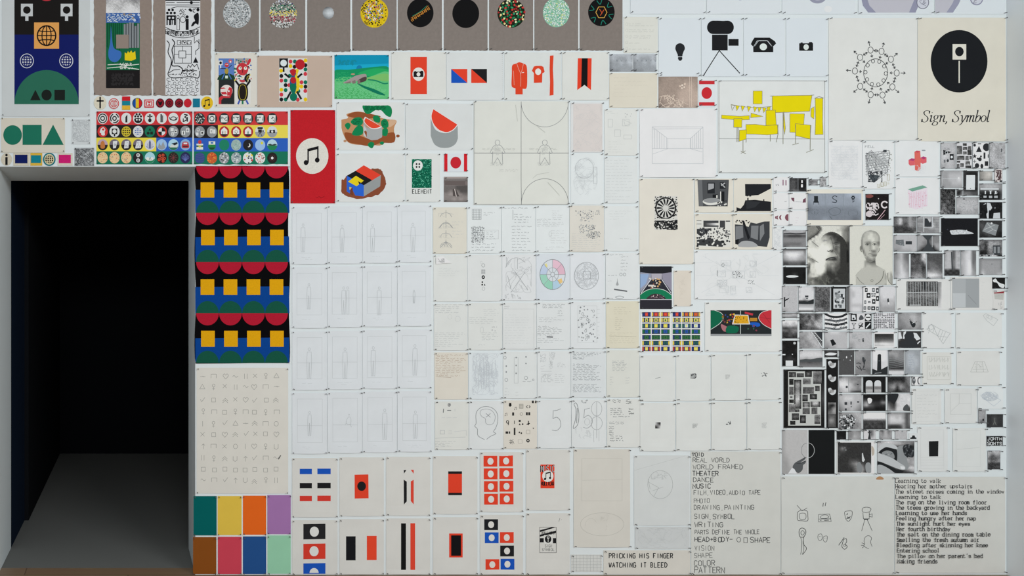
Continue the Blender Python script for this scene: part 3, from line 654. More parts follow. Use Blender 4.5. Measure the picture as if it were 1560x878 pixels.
# ------------------------------------------------------------------ lower left cluster over the doorway
s = paper('cream sheet with green circle, square and triangle', (2, 180, 99, 233), '#cbc6b8', curl=.002)
s.part('circle_shape').ell(19.3, 206, 14.2, 15, '#1f6b56', 32); s.part('square_shape').rect(34.5, 190.5, 63.5, 221, '#1f6b56'); s.part('triangle_shape').poly([(65, 221), (81, 190), (97, 221)], '#1f6b56')
s = paper('small white sheet with dense grey pencil scrawl', (109, 182, 138, 220), '#c6cbcc', curl=0); s.tangle(111, 184, 136, 216, 55, '#8c9194', .4, 5, 7)
s = paper('small grey drawing of tangled horses', (113.5, 225.5, 143.5, 253), '#8d9092', curl=0); s.tangle(116, 228, 142, 252, 20, '#4a4c4e', .7, 5, 8); s.speck(114, 226, 143, 252, 3, ['#a3a6a8', '#6f7274'], .5, .5, False)
LG = 'small badges beside the doorway corner'
s = badge('oval cream badge with black letter i figure', 10, 243, 8.4, 9.6, '#c6bfad', grp=LG); s.ell(10, 236.6, 1.9, 2, BK, 12); s.rect(8.2, 239.6, 11.8, 251.5, BK)
s = badge('dark blue rectangle on cream card', 32.7, 243, 12.2, 9.6, '#c6bfad', pts=[(20.5, 233.4), (45, 233.4), (45, 252.6), (20.5, 252.6)], grp=LG); s.rect(23, 236, 42, 249.2, '#141f58')
s = badge('teal rectangle between yellow bands', 55.4, 243, 9, 9.6, '#d0aa42', pts=[(46.4, 233.4), (64.4, 233.4), (64.4, 252.6), (46.4, 252.6)], grp=LG); s.rect(47.2, 236.8, 62.6, 248.6, '#177a8a')
s = badge('round teal badge with black and cream globe', 75.2, 243, 9.6, 10, '#18707c', grp=LG); s.ell(75.2, 243, 7.6, 8, BK); globe(s, 75.2, 243, 6.8, '#d2c7a0', 1, 7.4)
s = badge('magenta rectangle on cream card', 99.3, 243, 11.4, 9.4, '#cbc6b8', pts=[(88, 233.6), (110.6, 233.6), (110.6, 252.4), (88, 252.4)], grp=LG); s.rect(89.6, 236, 108, 249, '#c3236c')

# ------------------------------------------------------------------ red music banner and felt hanging
s = Sheet('banner', 'tall red banner with white disc and black music notes', 'banner', (442.5, 168, 510.5, 310), '#b7222a', None, 'felt', curl=.003, thick=.001)
s.part('white_disc', 'felt'); s.ell(475.5, 238, 24.6, 27.2, '#d3d1c8', 44)
s.part('music_notes', 'felt'); notes(s, 476.6, 237, 27.5, '#1b1a1c'); s.end(); s.curve([(481, 302), (486, 300), (489, 302), (494, 299)], .5, '#6b1218')
def fx(y): return 2.0 * math.sin((y - 253) / 300 * math.pi) * 0
out = [(298.6, 253)] + [(x, 253 + .5 * math.sin(x)) for x in (334, 368, 403)] + [(438.4, 253.4)] + [(439.6 + .9 * math.sin(y * .05) + (1.2 if y > 400 else 0), y) for y in range(262, 550, 12)] + [(441, 551.6), (403, 552.6), (350, 553.6), (298.4, 554)] + [(297.4 + 1.2 * math.sin(y * .045), y) for y in range(546, 256, -12)]
s = Sheet('felt_hanging', 'long felt hanging patterned with circles and yellow squares', 'hanging', (296.5, 253, 441, 554), '#0b0a0c', None, 'felt', curl=0, outline=out, thick=.003)
cy_ = [253, 324.6, 399.4, 477.4, 553]; bl = [289.5, 361.5, 437.5, 515.5]; xs_ = [316, 351, 386, 421]
for k in range(4): s.poly([(297.4, bl[k]), (440, bl[k] - 1), (440.6, cy_[k + 1]), (297.6, cy_[k + 1])], '#0d3f86')
for k in range(5):
    for x in xs_:
        if k: s.poly(circ(x, cy_[k], 17.3, 18.6 if k < 4 else 18.5, 20, 180, 360), '#17503f')
        if k < 4: s.poly(circ(x, cy_[k] + (.6 if k == 0 else 0), 17.3, 18.6, 20, 0, 180), '#a81c30')
for k in range(4):
    for x in xs_: s.part('square_patch', 'felt'); a = x - 10.2 + (.4 if k % 2 else -.3); s.rect(a, cy_[k] + 25.2 + .5 * k, a + 20.8, cy_[k] + 48.4 + .9 * k, '#d49c12')
s.end()
pts = 1
# pencil symbol sheet
s = paper('cream sheet of tiny pencil symbols in eleven rows', (299.5, 560.5, 439, 752), '#cdcbc3', curl=.002)
gx = [309, 326, 343, 358.5, 374, 388, 405, 421]; gy = [573.5, 589.5, 609.5, 627.5, 645.5, 662, 680.5, 698.5, 715.5, 732.5]
PC = '#8f8f8a'
shapes = [lambda x, y: [[(x - 4, y), (x + 4, y)], [(x, y - 1), (x + 1, y + 1)]], lambda x, y: [[(x, y - 4), (x, y + 4)]], lambda x, y: [[(x - 3, y - 3), (x + 3, y - 3), (x + 3, y + 3), (x - 3, y + 3), (x - 3, y - 3)]],
          lambda x, y: [circ(x, y, 3.2, 3.6, 14) + [(x + 3.2, y)]], lambda x, y: [[(x - 4, y + 3), (x, y - 4), (x + 4, y + 3), (x - 4, y + 3)]], lambda x, y: [[(x - 3, y - 3), (x + 3, y + 3)], [(x + 3, y - 3), (x - 3, y + 3)]],
          lambda x, y: [spline([(x - 4, y), (x - 2, y - 2), (x + 1, y + 1), (x + 4, y - 1)])], lambda x, y: [[(x - 4, y + 3), (x - 4, y - 3), (x + 4, y - 3), (x + 4, y + 3)]], lambda x, y: [[(x - 3, y - 1), (x - 1, y + 3), (x + 4, y - 4)]],
          lambda x, y: [[(x, y - 4), (x, y + 4)], [(x - 2.5, y - 1.5), (x, y - 4), (x + 2.5, y - 1.5)]], lambda x, y: [[(x - 3, y - 4), (x - 3, y + 2), (x, y + 4), (x + 3, y + 2), (x + 3, y - 4)]], lambda x, y: [[(x - 4, y + 1), (x, y - 3), (x + 4, y + 1)], [(x - 4, y + 4), (x, y), (x + 4, y + 4)]],
          lambda x, y: [circ(x, y - 2, 2, 2.2, 12) + [(x + 2, y - 2)], [(x, y), (x, y + 5)], [(x - 2, y + 3), (x + 2, y + 3)]], lambda x, y: [[(x - 2, y - 4), (x - 2, y + 4)], [(x + 2, y - 4), (x + 2, y + 4)]], lambda x, y: [spline([(x, y + 4), (x - 4, y - 1), (x - 2, y - 4), (x, y - 2), (x + 2, y - 4), (x + 4, y - 1), (x, y + 4)])]]
for j, y in enumerate(gy):
    L = []
    for i, x in enumerate(gx): L += shapes[(i * 7 + j * 4 + i * j) % 15](x + R.uniform(-1, 1), y + R.uniform(-1, 1))
    s.lines(L, .55, PC)
s.line([(424, 700), (427.5, 694)], 1.4, '#4a4a48')

# colour swatches
for lab, x0, y0, x1, y1, c in (('dark teal swatch', 294.8, 756, 330, 816, '#025a58'), ('mustard yellow swatch', 331.6, 756, 368, 815.5, '#d3b447'), ('orange swatch', 370, 755.5, 405.4, 815, '#da611d'), ('violet swatch', 407.3, 754.5, 442.8, 814, '#996fa2'),
                              ('brown swatch', 294, 818.5, 329.6, 875, '#7f4718'), ('rose red swatch', 331.8, 818, 368, 875, '#bf4050'), ('navy blue swatch', 370, 817.5, 405.5, 875, '#224b82'), ('pale mint green swatch', 407.5, 816, 442.8, 874.5, '#8dc1a2')):
    Sheet('colour_swatch', 'plain ' + lab + ' by the doorway', 'colour swatch', (x0, y0, x1, y1), c, 'colour swatches beside the doorway', 'paper', curl=0, inset=1.4)
# ------------------------------------------------------------------ second row: prints and paintings
s = paper('white sheet with colourful print of red faced stick figures', (327.5, 81, 391, 163.5), '#cfccc2'); r_ = '#b9353c'
s.rect(333, 89.3, 357, 159, '#272b2c'); s.rect(333, 89.3, 357, 115, '#5778b4'); s.poly(circ(345, 122, 14, 10, 16, 180, 360), '#22402f')
s.rect(358, 89.3, 382, 159, '#d2d2cc'); s.rect(358, 89.3, 382, 97, '#8f9294'); s.speck(358, 90, 382, 124, 3, ['#d2c254', '#4768a4', '#1f6a52', '#b9565c', '#c9c9c2', '#2a2a2a'], .8, .5, False)
s.rect(333, 92.5, 339, 99.5, '#cdd2d6'); s.rect(335, 99.5, 337, 104, '#cdd2d6'); s.ell(336, 96, 2, 2.2, BK, 14); s.ell(350.5, 93.5, 2.6, 2.9, '#c75a5a', 14); s.ell(351, 94.5, 1.3, 1.4, '#e0d8d4', 10)
s.ell(345.3, 99.2, 3.2, 3.4, r_, 18); s.rects([(343.6, 97.8, 345, 99), (345.8, 97.8, 347.2, 99)], '#e3ddd2'); s.ell(345, 108.5, 3, 4.6, '#a08a3a', 16)
s.lines([[(336, 104.5), (344, 105)], [(347, 104.5), (353, 99.5)]], 1, '#1c2230'); s.lines([[(342, 112.5), (338, 121)], [(348, 112.5), (352.5, 121)]], 1.6, '#4468a8'); s.rects([(343, 115.6, 347, 119.6)], '#c9dccb')
s.ell(345, 138.5, 9.3, 9, '#d6cdc8', 28); s.polys([[(336, 134), (341, 133.5), (344, 135), (336.5, 136)], [(336.5, 140.5), (344, 140), (346, 144), (338, 144)], [(349, 133), (353, 134), (354, 139), (352, 146), (346, 146), (346, 140)]], r_); s.ell(348.5, 139, 1.4, 1.4, '#e3d6d2', 10)
s.poly([(333, 159), (333, 150), (337, 146), (352, 147), (350, 149.5), (340, 149.5), (337, 153), (337, 159)], r_)
s.poly([(375, 99), (379, 90), (382, 90), (382, 94), (378.5, 99.5)], r_); s.ell(369.2, 105.5, 8.9, 9.5, r_, 28)
for x in (365.7, 373.8): s.ell(x, 104.3, 2.5, 2.6, '#e3dccb', 16); s.ell(x + .3, 103.6, .9, .9, BK, 10)
s.line([(369.5, 106), (369.3, 111)], .8, '#3a1518'); s.poly(circ(369.5, 122, 5, 4, 12, 0, 180), '#b3434a'); s.poly(circ(381, 120, 9, 7.5, 12, 120, 270) + [(381, 112)], BK); s.ring(382, 120, 6, 5, .7, '#c9b83c', 120, 240)
s.lines([[(358.5, 123), (364.5, 131)], [(381, 123), (375.5, 131)]], 3, BK)
s.blob([(362, 136), (364, 129), (369.5, 127), (375, 129), (377.5, 136), (377.5, 146), (375, 152.5), (369.5, 154), (364, 152.5), (362, 146)], '#231d1a'); s.curve([(364, 137), (366, 131), (369.5, 129.5), (373, 131), (375, 137), (375, 145), (373, 151), (369.5, 152.3), (366, 151), (364, 145)], .7, '#b8a83c', True)
s.lines([[(365, 153), (362.5, 159)], [(375, 153), (378, 159)]], 2.6, '#3e56a8'); s.line([(369.5, 154), (369.5, 159)], 2.6, '#1f6f4c')

s = paper('wide beige sheet with dotted print of jointed figure', (391.8, 85, 506, 163.5), '#b8a596', curl=.002); s.rect(425, 89, 468, 155, '#cdcfcc')
for x, y, k in ((442.5, 94, 0), (449, 94, 2), (465.3, 92.5, 3), (442.5, 101, 3), (448.5, 102, 1), (465.2, 99.5, 1), (465.2, 106, 2), (428, 108, 3), (465, 113, 0), (428.5, 116, 1), (441, 116, 2), (428.5, 123, 0), (435, 123, 2), (435, 130, 1), (459.2, 125.6, 0), (465.2, 125.6, 2),
                (440.5, 130, 0), (459, 132, 3), (465.2, 132.3, 1), (428.5, 137, 3), (435, 137.5, 2), (465, 138.8, 0), (428.5, 144.4, 0), (428.5, 151.8, 1), (435, 151.8, 2), (453.5, 152, 0), (465.2, 151.8, 3), (454.5, 139, 2)):
    s.ell(x, y, 2.9, 3.1, [r_, BK, GRN, YEL][k] if k != 0 else '#c23a45', 18)
s.rect(425.3, 89.2, 438.6, 103.2, BK); s.ell(431.9, 96.3, 4.9, 5.1, '#cfd8da', 22); s.rect(430.6, 103, 433.4, 110, BK)
s.blob([(449, 108), (455, 107), (453, 115), (456, 121), (456, 134), (451, 143), (447, 140)], '#d8bd28'); s.blob([(441, 108), (447, 106), (451, 112), (449, 117), (451, 122), (451, 136), (448, 143), (443, 139), (441.5, 132), (441.5, 122), (444, 116)], '#28507c')
s.ell(457, 98.5, 7.2, 8, '#ae242c', 28); s.blob([(442, 108), (446.5, 105), (451, 108), (449, 114), (446.5, 116), (443, 113)], '#ae242c'); s.ell(446.7, 122.5, 4.4, 5, '#ae242c', 20); s.blob([(441.6, 130), (446, 127.5), (451, 130), (451, 136), (446.5, 143), (442, 137)], '#0f6a52'); s.ell(447, 148, 5.6, 6.4, '#0f6a52', 24)
s.lines([[(433.5, 112.5), (441, 118.5)], [(460, 112.5), (453, 118.5)], [(443, 139.8), (436.5, 151.5)], [(452, 139.5), (459, 151.5)]], 3, BK)

s = paper('landscape painting of green hills with grey stone slab', (509.5, 84, 592.2, 151), '#2f9f68', cat='painting', name='painting', curl=.003)
s.rect(509.5, 84, 592.2, 106, '#1089ab'); s.poly([(509.5, 100), (592.2, 97), (592.2, 110), (509.5, 110)], '#1b9fc0'); s.scrib(515, 92, 545, 99, 3, '#0f7b98', 2, 1)
s.blob([(543, 107), (544, 101), (548, 99.5), (551, 102), (551, 107)], '#1878a4')
s.blob([(509, 108), (530, 106.5), (550, 104.5), (572, 102), (592, 103), (592, 125), (560, 130), (509, 128)], '#178a5a'); s.blob([(545, 112), (570, 104.5), (592, 107), (592, 118), (560, 116)], '#23a05c')
s.blob([(509.6, 122), (530, 117), (560, 118), (592, 110), (592, 151), (509.6, 151)], '#59b573'); s.blob([(550, 122), (580, 113), (592, 114), (592, 124), (570, 122)], '#74b264'); s.blob([(510, 140), (530, 133), (560, 142), (575, 150), (510, 150.6)], '#4aa863')
s.scrib(512, 126, 590, 150, 10, '#6cc084', 1.3, 1); s.scrib(512, 110, 540, 124, 5, '#1f9560', 1.3, 1)
s.curve([(560, 121.5), (572, 123), (584, 127.5), (591, 127)], 1.8, '#147a5c'); s.poly(spline([(544, 127), (556, 131.5), (572, 137), (587, 145), (578, 144.5), (562, 138), (550, 132)], True), '#0f6f54')
s.blob([(522, 127), (532, 121), (542, 115.5), (555, 113), (558, 115), (557, 119), (546, 122.5), (536, 126)], '#988f8c'); s.blob([(546, 122), (556, 117), (558.5, 120), (556, 124), (548, 126)], '#4a3f3e'); s.polys([[(536, 124), (541, 122), (542, 127), (537, 128)], [(544, 123), (548, 122), (549, 127.5), (545, 128)], [(525, 126.5), (534, 124), (534, 127), (526, 127.5)]], '#7a6e6a'); s.ell(537.5, 113.3, 3, 1.3, '#b08c74', 14)

G2 = 'red and black gouache sheets in the upper row'
s = paper('white sheet with orange card and camera in circle', (596, 79.5, 679, 152), '#cfd1cc', G2); s.part('painted_flag'); s.rect(625, 87, 650, 143.6, ORG); s.ell(637.3, 113.3, 9.2, 10.2, '#d9d8d2', 30); camera_icon(s, 637.2, 113, 15, BK, '#d9d8d2')
s = paper('white sheet with two diagonally split flags', (680, 80, 766.3, 153), '#ccd0cf', G2); s.part('painted_flag'); s.rect(687.2, 105.3, 711.6, 126.6, ORG); s.poly([(687.2, 105.3), (711.6, 126.6), (687.2, 126.6)], BLU); s.part('painted_flag'); s.rect(717.6, 105.3, 741.6, 126.6, ORG); s.poly([(717.6, 105.3), (741.6, 105.3), (741.6, 126.6)], BK)
s.end(); s.lines([[(767.5 - 3, 82 + 3 * i), (766 - .6, 82 + 3 * i)] for i in range(23)], .5, '#9da1a0')
s = paper('white sheet with red jacket, shirt and scarf', (768, 80, 854.5, 153), '#ccd0cd', G2); A = '#d04228'
s.blob([(780, 100), (786, 97), (791, 95), (797, 97), (802, 101), (803, 118), (802, 134), (796, 135.5), (788, 135), (782, 134), (779, 130), (779.5, 112)], A); s.rect(785, 134, 796, 144, A); s.curve([(787, 97), (790, 106), (793, 114), (793, 132)], .6, '#e0a99a'); s.curve([(797, 98), (795, 107), (793, 113)], .6, '#e0a99a'); s.line([(782, 108), (783, 130)], .5, '#e0a99a'); s.line([(795, 111), (798, 110.5)], .8, '#e6d9d2')
s.poly([(810, 108), (813, 101.5), (817, 100.5), (824, 100.5), (827.5, 102), (829.5, 110), (826, 112), (825.5, 126), (813, 126.5), (813, 111.5)], A); s.ell(819.5, 109.5, 4.5, 5, '#d9d8d2', 22)
s.poly([(837.5, 85), (843, 84.5), (842, 105), (843, 125), (843, 145), (837, 146), (837.6, 125), (837, 105)], A)
s = paper('white sheet with swallow-tailed red and black ribbon', (856, 79.5, 926.5, 153), '#cfd1cc', G2); s.part('painted_ribbon'); s.poly([(880, 89), (901, 89), (900, 137.5), (890, 129.5), (879, 137.5)], ORG); s.poly([(886, 89), (895, 89), (894.5, 133), (890, 129.5), (885, 133.5)], '#141416')

# ------------------------------------------------------------------ third row
G3 = 'coloured gouaches beside the music banner'
s = paper('painting of half cylinder among trees and brown earth', (512.5, 156, 616, 229), '#cfd2d0', G3, 'painting', curl=.008); br = '#8a4c2c'
s.blob([(518, 184), (530, 180), (528, 174), (545, 170), (560, 173), (575, 178), (590, 182), (604, 184), (600, 196), (601, 216), (588, 217), (578, 222), (560, 220), (545, 221), (530, 217), (523, 205), (520, 195)], '#b5855f')
s.blob([(529, 176), (540, 171), (552, 171.5), (566, 174), (580, 178), (560, 181), (540, 180)], br); s.blob([(525, 202), (545, 206), (565, 212), (582, 206), (600, 202), (600, 217), (580, 218), (565, 223), (545, 220), (530, 216)], br); s.ell(606, 207.5, 2.8, 2.2, br, 14); s.ell(525.5, 215, 2.4, 2, '#b08666', 14); s.blob([(593, 183), (604, 184), (600, 190), (592, 194)], '#c4a284')
for b in ([(552, 163), (556, 160), (575, 160), (592, 161), (597, 168), (595, 178), (588, 176), (580, 168), (572, 168), (562, 174), (556, 172)], [(534, 186), (540, 180), (549, 179), (553, 185), (550, 191), (540, 191)], [(525, 191), (530, 187), (534, 191), (530, 198)], [(541, 195), (547, 191), (552.5, 194), (552.5, 204), (545, 207), (536, 205)], [(568, 178), (574, 176), (579, 180), (578, 187), (570, 185)], [(580, 186), (586, 181), (591, 186), (591, 194), (583, 195)], [(582, 198), (588, 195), (591, 199), (589, 207), (582, 206)], [(560, 220), (565, 216), (570, 219), (567, 226), (562, 224)], [(578, 218), (582, 215.5), (585, 218), (582, 221)]): s.blob(b, '#147a4a')
s.scrib(555, 161, 592, 168, 4, '#0d5f3a', 1.6, 1.2); s.scrib(537, 181, 550, 190, 3, '#0d5f3a', 1.4, 1); s.scrib(582, 184, 590, 192, 3, '#0d5f3a', 1.4, 1)
hc = '#9ea1a1'
s.poly([(553.5, 184), (558, 194), (565, 196.5), (572, 197), (578, 196), (582, 193.5), (582, 209), (575, 213), (566, 214), (559, 211), (553.5, 207)], hc); s.poly([(553.5, 190), (558, 197), (558, 210.5), (553.5, 206)], '#b9bcbc'); s.poly([(554.5, 201), (556, 199), (558.6, 201), (558.6, 210)], br)
hs = [(556, 178), (582, 193.5)] + spline([(582, 193.5), (575, 196.5), (566, 196.5), (558, 191), (553.5, 184), (556, 178)], False)[1:-1]
s.poly(hs, '#d9dad6'); cxm, cym = 565, 188.5; s.poly([(cxm + (a - cxm) * .88, cym + (b - cym) * .84) for a, b in hs], '#d6482f')

s = paper('white sheet with big red topped grey half cylinder', (617.5, 158, 719.5, 229), '#cbcfce', G3, 'painting', curl=.008)
s.poly([(656, 181)] + spline([(656, 181), (662, 196), (670, 201.5), (680, 203), (690, 199), (697, 191.5)], False)[1:] + spline([(697.4, 211), (694, 219), (687, 224), (679, 225.6), (669, 224.5), (661, 219), (656, 207)], False), '#8d9393')
hs = [(660, 166.6), (696.5, 190)] + spline([(696.5, 190), (690, 197.5), (680, 201.5), (668, 197.5), (660, 188), (657.2, 177), (660, 166.6)], False)[1:-1]
s.poly([(677 + (a - 677) * 1.05, 186 + (b - 186) * 1.06) for a, b in hs], '#d9dad6'); s.poly(hs, '#d6402d')

s = paper('painting of cut-open block house in brown earth', (512.5, 234, 616, 308), '#cfd2d0', G3, 'painting', curl=.008)
s.poly([(x + R.uniform(-.8, .8), y + R.uniform(-.8, .8)) for x, y in spline([(518, 277), (525, 273), (530, 268), (560, 262), (568, 257), (580, 259), (584, 266), (588, 278), (583, 290), (575, 297), (560, 301), (545, 303), (530, 300), (520, 293)], True)], '#7f4630')
s.poly([(554, 252), (580, 267), (567, 275), (541.5, 260.5)], '#d4402e'); s.poly([(541.5, 260.5), (567, 275), (554, 282.5), (528, 268)], '#1b1a1b'); s.poly([(580, 267), (579, 284), (554, 299.5), (554, 282.5)], '#8d9292'); s.poly([(528, 268), (554, 282.5), (554, 299.5), (541, 298), (537, 290), (533, 295), (528, 292)], '#2a5fc4')
s.poly([(542, 268), (554, 275.5), (543, 284), (530, 277)], '#dcc21e'); s.poly([(545, 276), (550, 279), (547, 281)], '#1b1a1b'); s.poly([(532, 285), (535.5, 286), (532.5, 290)], '#dcc21e'); s.poly([(533, 290), (537, 285), (538, 298), (533, 296)], '#6b3b2c')

s = paper('white sheet lettered ELEMENT under green speckled panel', (618, 234, 670, 308), '#cfd2cf', G3); s.rect(627.3, 242.7, 657.3, 286.6, '#0e5a44'); s.speck(628, 243, 657, 286, 1.7, ['#3c9a7a', '#1b7a5c', '#0a4030', '#5fb597', '#0e5a44'], .85, .45, False); s.ell(636.4, 252.4, 7.4, 7.9, '#d2d6d3', 28)
for a, b in ((-2, -2.2), (2.2, -2.2), (-2, 2.2), (2.2, 2.2)): s.ell(636.4 + a, 252.4 + b, 1.4, 1.5, BK, 12)
s.text('ELEMENT', 628.2, 295, 6.2, 4.35, 1.0, '#1f2322', .2)
s = paper('small white card with red disc between vertical red bars', (675.8, 234, 712, 262), '#ccd2d6', curl=0); s.rects([(676.4, 234.6, 681.4, 261.6), (706.5, 234.6, 711.4, 261.6)], RED); s.ell(694, 248, 8.1, 9, '#ba2631', 30)
s = paper('small grey photograph of two slanted fins on ledge', (676, 269.5, 712.3, 308), '#99908c', cat='photograph', name='photograph', m='photo', curl=0); s.tone(676, 272, 712.3, 308, '55555555/44444443/56666655/44443333/44443333/44545333/55655544/55555555/55565655/44444444', .15, 1.2, (1, .95, .93)); s.rect(677, 276, 709, 282.5, '#5f5654'); s.ell(710, 279, 2, 3.2, '#6f6664', 12); s.polys([[(689.5, 288), (692, 288), (694, 299.5), (690, 299)], [(692.5, 288), (695, 289.5), (699.5, 299.5), (695.5, 299.5)]], '#4a4442'); s.line([(692.3, 288), (695, 299.5)], 1, '#c9c0bc')

s = paper('large pencil drawing of two figures on court halves', (721.3, 154.5, 866, 312.3), '#ced0c9', curl=.003); L_ = '#86888a'
s.lines([[(722.5, 155), (722.5, 311.5)], [(865, 155), (865, 311.5)], [(722, 311.5), (865.5, 311.5)]], .5, L_); s.line([(793.6, 155), (793.6, 312)], .7, '#6f7274'); s.line([(722, 233.4), (866, 233.4)], .7, '#6f7274')
s.line(circ(829.5, 155, 36, 38.6, 30, 2, 178), .6, '#7c7f81'); s.line(circ(829.5, 311.5, 36, 39, 30, 182, 358), .6, '#6f7274')
for cx in (757.6, 829.6):
    s.ring(cx, 217.5, 3.7, 4, .6, '#8a8c8e'); s.curve([(cx - 2, 221), (cx - 6, 223), (cx - 9.5, 229), (cx - 11, 233), (cx - 8, 234), (cx - 7, 231)], .6, '#8a8c8e'); s.curve([(cx + 2, 221), (cx + 6, 223), (cx + 9.5, 229), (cx + 11, 233), (cx + 8, 234), (cx + 7, 231)], .6, '#8a8c8e')
    s.line([(cx - 7, 231), (cx - 8, 250), (cx - 6.4, 251), (cx, 240.5), (cx + 6, 251), (cx + 8, 250), (cx + 7, 231)], .6, '#8a8c8e'); s.tangle(cx - 4, 223, cx + 4, 236, 9, '#a3a5a4', .5, 4, 4); s.scrib(cx - 11, 247, cx + 10, 253, 3, '#b2b4b0', .5)
    s.scrib(cx - 24, 226, cx + 28, 229, 2, '#b8bab4', .6)
s.scrib(760, 258, 790, 262, 2, '#b9bab4', .5); s.lines([[(811, 272), (818, 266), (836, 263)], [(834, 278), (852, 298)], [(815, 190), (830, 202)], [(785, 160), (788, 185)]], .5, '#aeb0aa')

GN = 'faint pencil sheets beside the two-figure drawing'
s = paper('faint pinkish sheet of fine pencil hatching', (869.5, 156.5, 918, 232.5), '#cfd0cf', GN, curl=.002); s.rect(873, 158.5, 917, 231, '#cdc7c3'); s.tangle(874, 160, 916, 230, 45, '#b9b0ac', .35, 4, 9)
s = paper('white sheet with faint round pencil map sketch', (869.5, 234, 918, 312), CO_, GN, curl=.002); s.tangle(873, 240, 910, 300, 55, '#b4b8ba', .4, 5, 7, True); s.ring(890, 257, 14, 15, .5, '#a8acae'); s.frame(904, 255, 909, 280, .5, '#a8acae'); s.lines([[(880, 270), (900, 270)], [(878, 276), (904, 276)]], .4, '#a8acae')
GM = 'handwritten notes in the narrow column'
s = paper('faint note page with small boxes and triangle', (920.5, 166.5, 970.5, 237.5), '#d1d3cf', GM, curl=.002)
for b in ((926, 182, 933, 194), (936, 198, 945, 208), (948, 182, 958, 192), (950, 206, 962, 212)): s.frame(*b, .45, '#b3b6b4')
s.line([(950, 183), (962, 188), (952, 192)], .45, '#b3b6b4', True); s.speck(950, 170, 964, 180, 4.5, ['#b3b6b4'], .8, .2, False); s.scrib(924, 169, 946, 174, 2, '#b8bbb8', .4, .6); s.scrib(926, 214, 964, 234, 5, '#bfc2be', .4, .5, .5)
s = paper('faint note page of short separated lines', (920.5, 239.5, 970.5, 310), '#d0d4d3', GM, curl=.002); s.scrib(922, 242, 967, 307, 14, '#b9bdbc', .4, .5, .75)
s = paper('faint note page blank except heading at bottom', (920.5, 314, 970.5, 383), '#d1d5d4', GM, curl=.002); s.scrib(928, 320, 968, 336, 4, '#bcc0be', .4, .5, .8); s.scrib(944, 362, 966, 366, 1, '#a9adab', .4, .5)

# ------------------------------------------------------------------ figure grid
GF = 'faint standing figure drawings in the four by four grid'
ord_ = ['first', 'second', 'third', 'fourth']
cxs = [(445, 498), (498.8, 551.5), (552.2, 604.5), (605.2, 656.5)]; rys = [(315.5, 403), (407, 500), (505, 594.5), (598.5, 691.5)]
fig = [[(461.5, 341, 384), (521, 343, 384), (567.5, 342, 384), (629, 340, 384)], [(470.5, 432, 471), (523.5, 437, 479), (577.5, 437, 480), (630.5, 442, 462)], [(471, 530, 577), (525.5, 530, 577), (568.5, 528, 573), (632, 525, 572)], [(471.5, 627, 664), (531.5, 631, 651), (586, 623, 670), (632.5, 626, 668)]]
FR = '#bbc0c2'
for r in range(4):
    for c in range(4):
        x0, x1 = cxs[c]; y0, y1 = rys[r]; dy = -1.0 * c
        what = 'standing pair' if (r, c) == (1, 1) else ('crouching figure' if (r, c) == (3, 1) else ('small floating figure' if (r, c) == (1, 3) else 'standing figure'))
        s = paper('faint %s drawing, %s from left in %s grid row' % (what, ord_[c], ord_[r] if r < 3 else 'bottom'), (x0, y0 + dy, x1, y1 + dy), '#cfd4d7', GF, curl=.005)
        fx0, fx1 = x0 + 6.8 + r * .4, x1 - 8.5 + r * .5; fy0, fy1 = y0 + dy + 9.5, y1 + dy - (17 if r != 1 else 20); hz = fy0 + (fy1 - fy0) * .61
        s.frame(fx0, fy0, fx1, fy1, .45, FR); s.line([(fx0, hz), (fx1, hz)], .5, FR)
        fx, fy, fb = fig[r][c]; h = fb - fy; P_ = '#afb4b6'
        s.ring(fx, fy + h * .05, h * .035, h * .05, .5, P_, n=12)
        w = h * .065
        if (r, c) == (3, 1): s.curve([(fx, fy + 4), (fx - 3, fy + 8), (fx - 4, fy + 14), (fx + 2, fy + 16), (fx + 3, fy + 8)], .5, P_, True); s.lines([[(fx - 4, fy + 14), (fx - 6, fy + 16)], [(fx + 1, fy + 15), (fx + 4, fy + 20)]], .5, P_)
        else: s.lines([[(fx - w, fy + h * .14), (fx + w, fy + h * .14), (fx + w * 1.2, fy + h * .42), (fx + w * .8, fb), (fx + w * .2, fb), (fx, fy + h * .48), (fx - w * .4, fb), (fx - w, fb), (fx - w * 1.2, fy + h * .42), (fx - w, fy + h * .14)]], .5, P_)
        if (r, c) == (1, 1): s.ring(fx + 6, fy + 2, 1.5, 2, .5, P_, n=12); s.lines([[(fx + 4, fy + 6), (fx + 8, fy + 6), (fx + 8, fb), (fx + 5, fb), (fx + 4, fy + 6)]], .5, P_)
        s.scrib(fx0 + 7, fy1 + 5.5, fx0 + 7 + R.uniform(14, 24), fy1 + 8, 1, '#b9bec0', .4, .5); 
        if (r + c) % 3 == 0: s.scrib(fx0 + 12, fy1 + 8.5, fx0 + 26, fy1 + 10.5, 1, '#bcc1c3', .4, .5)

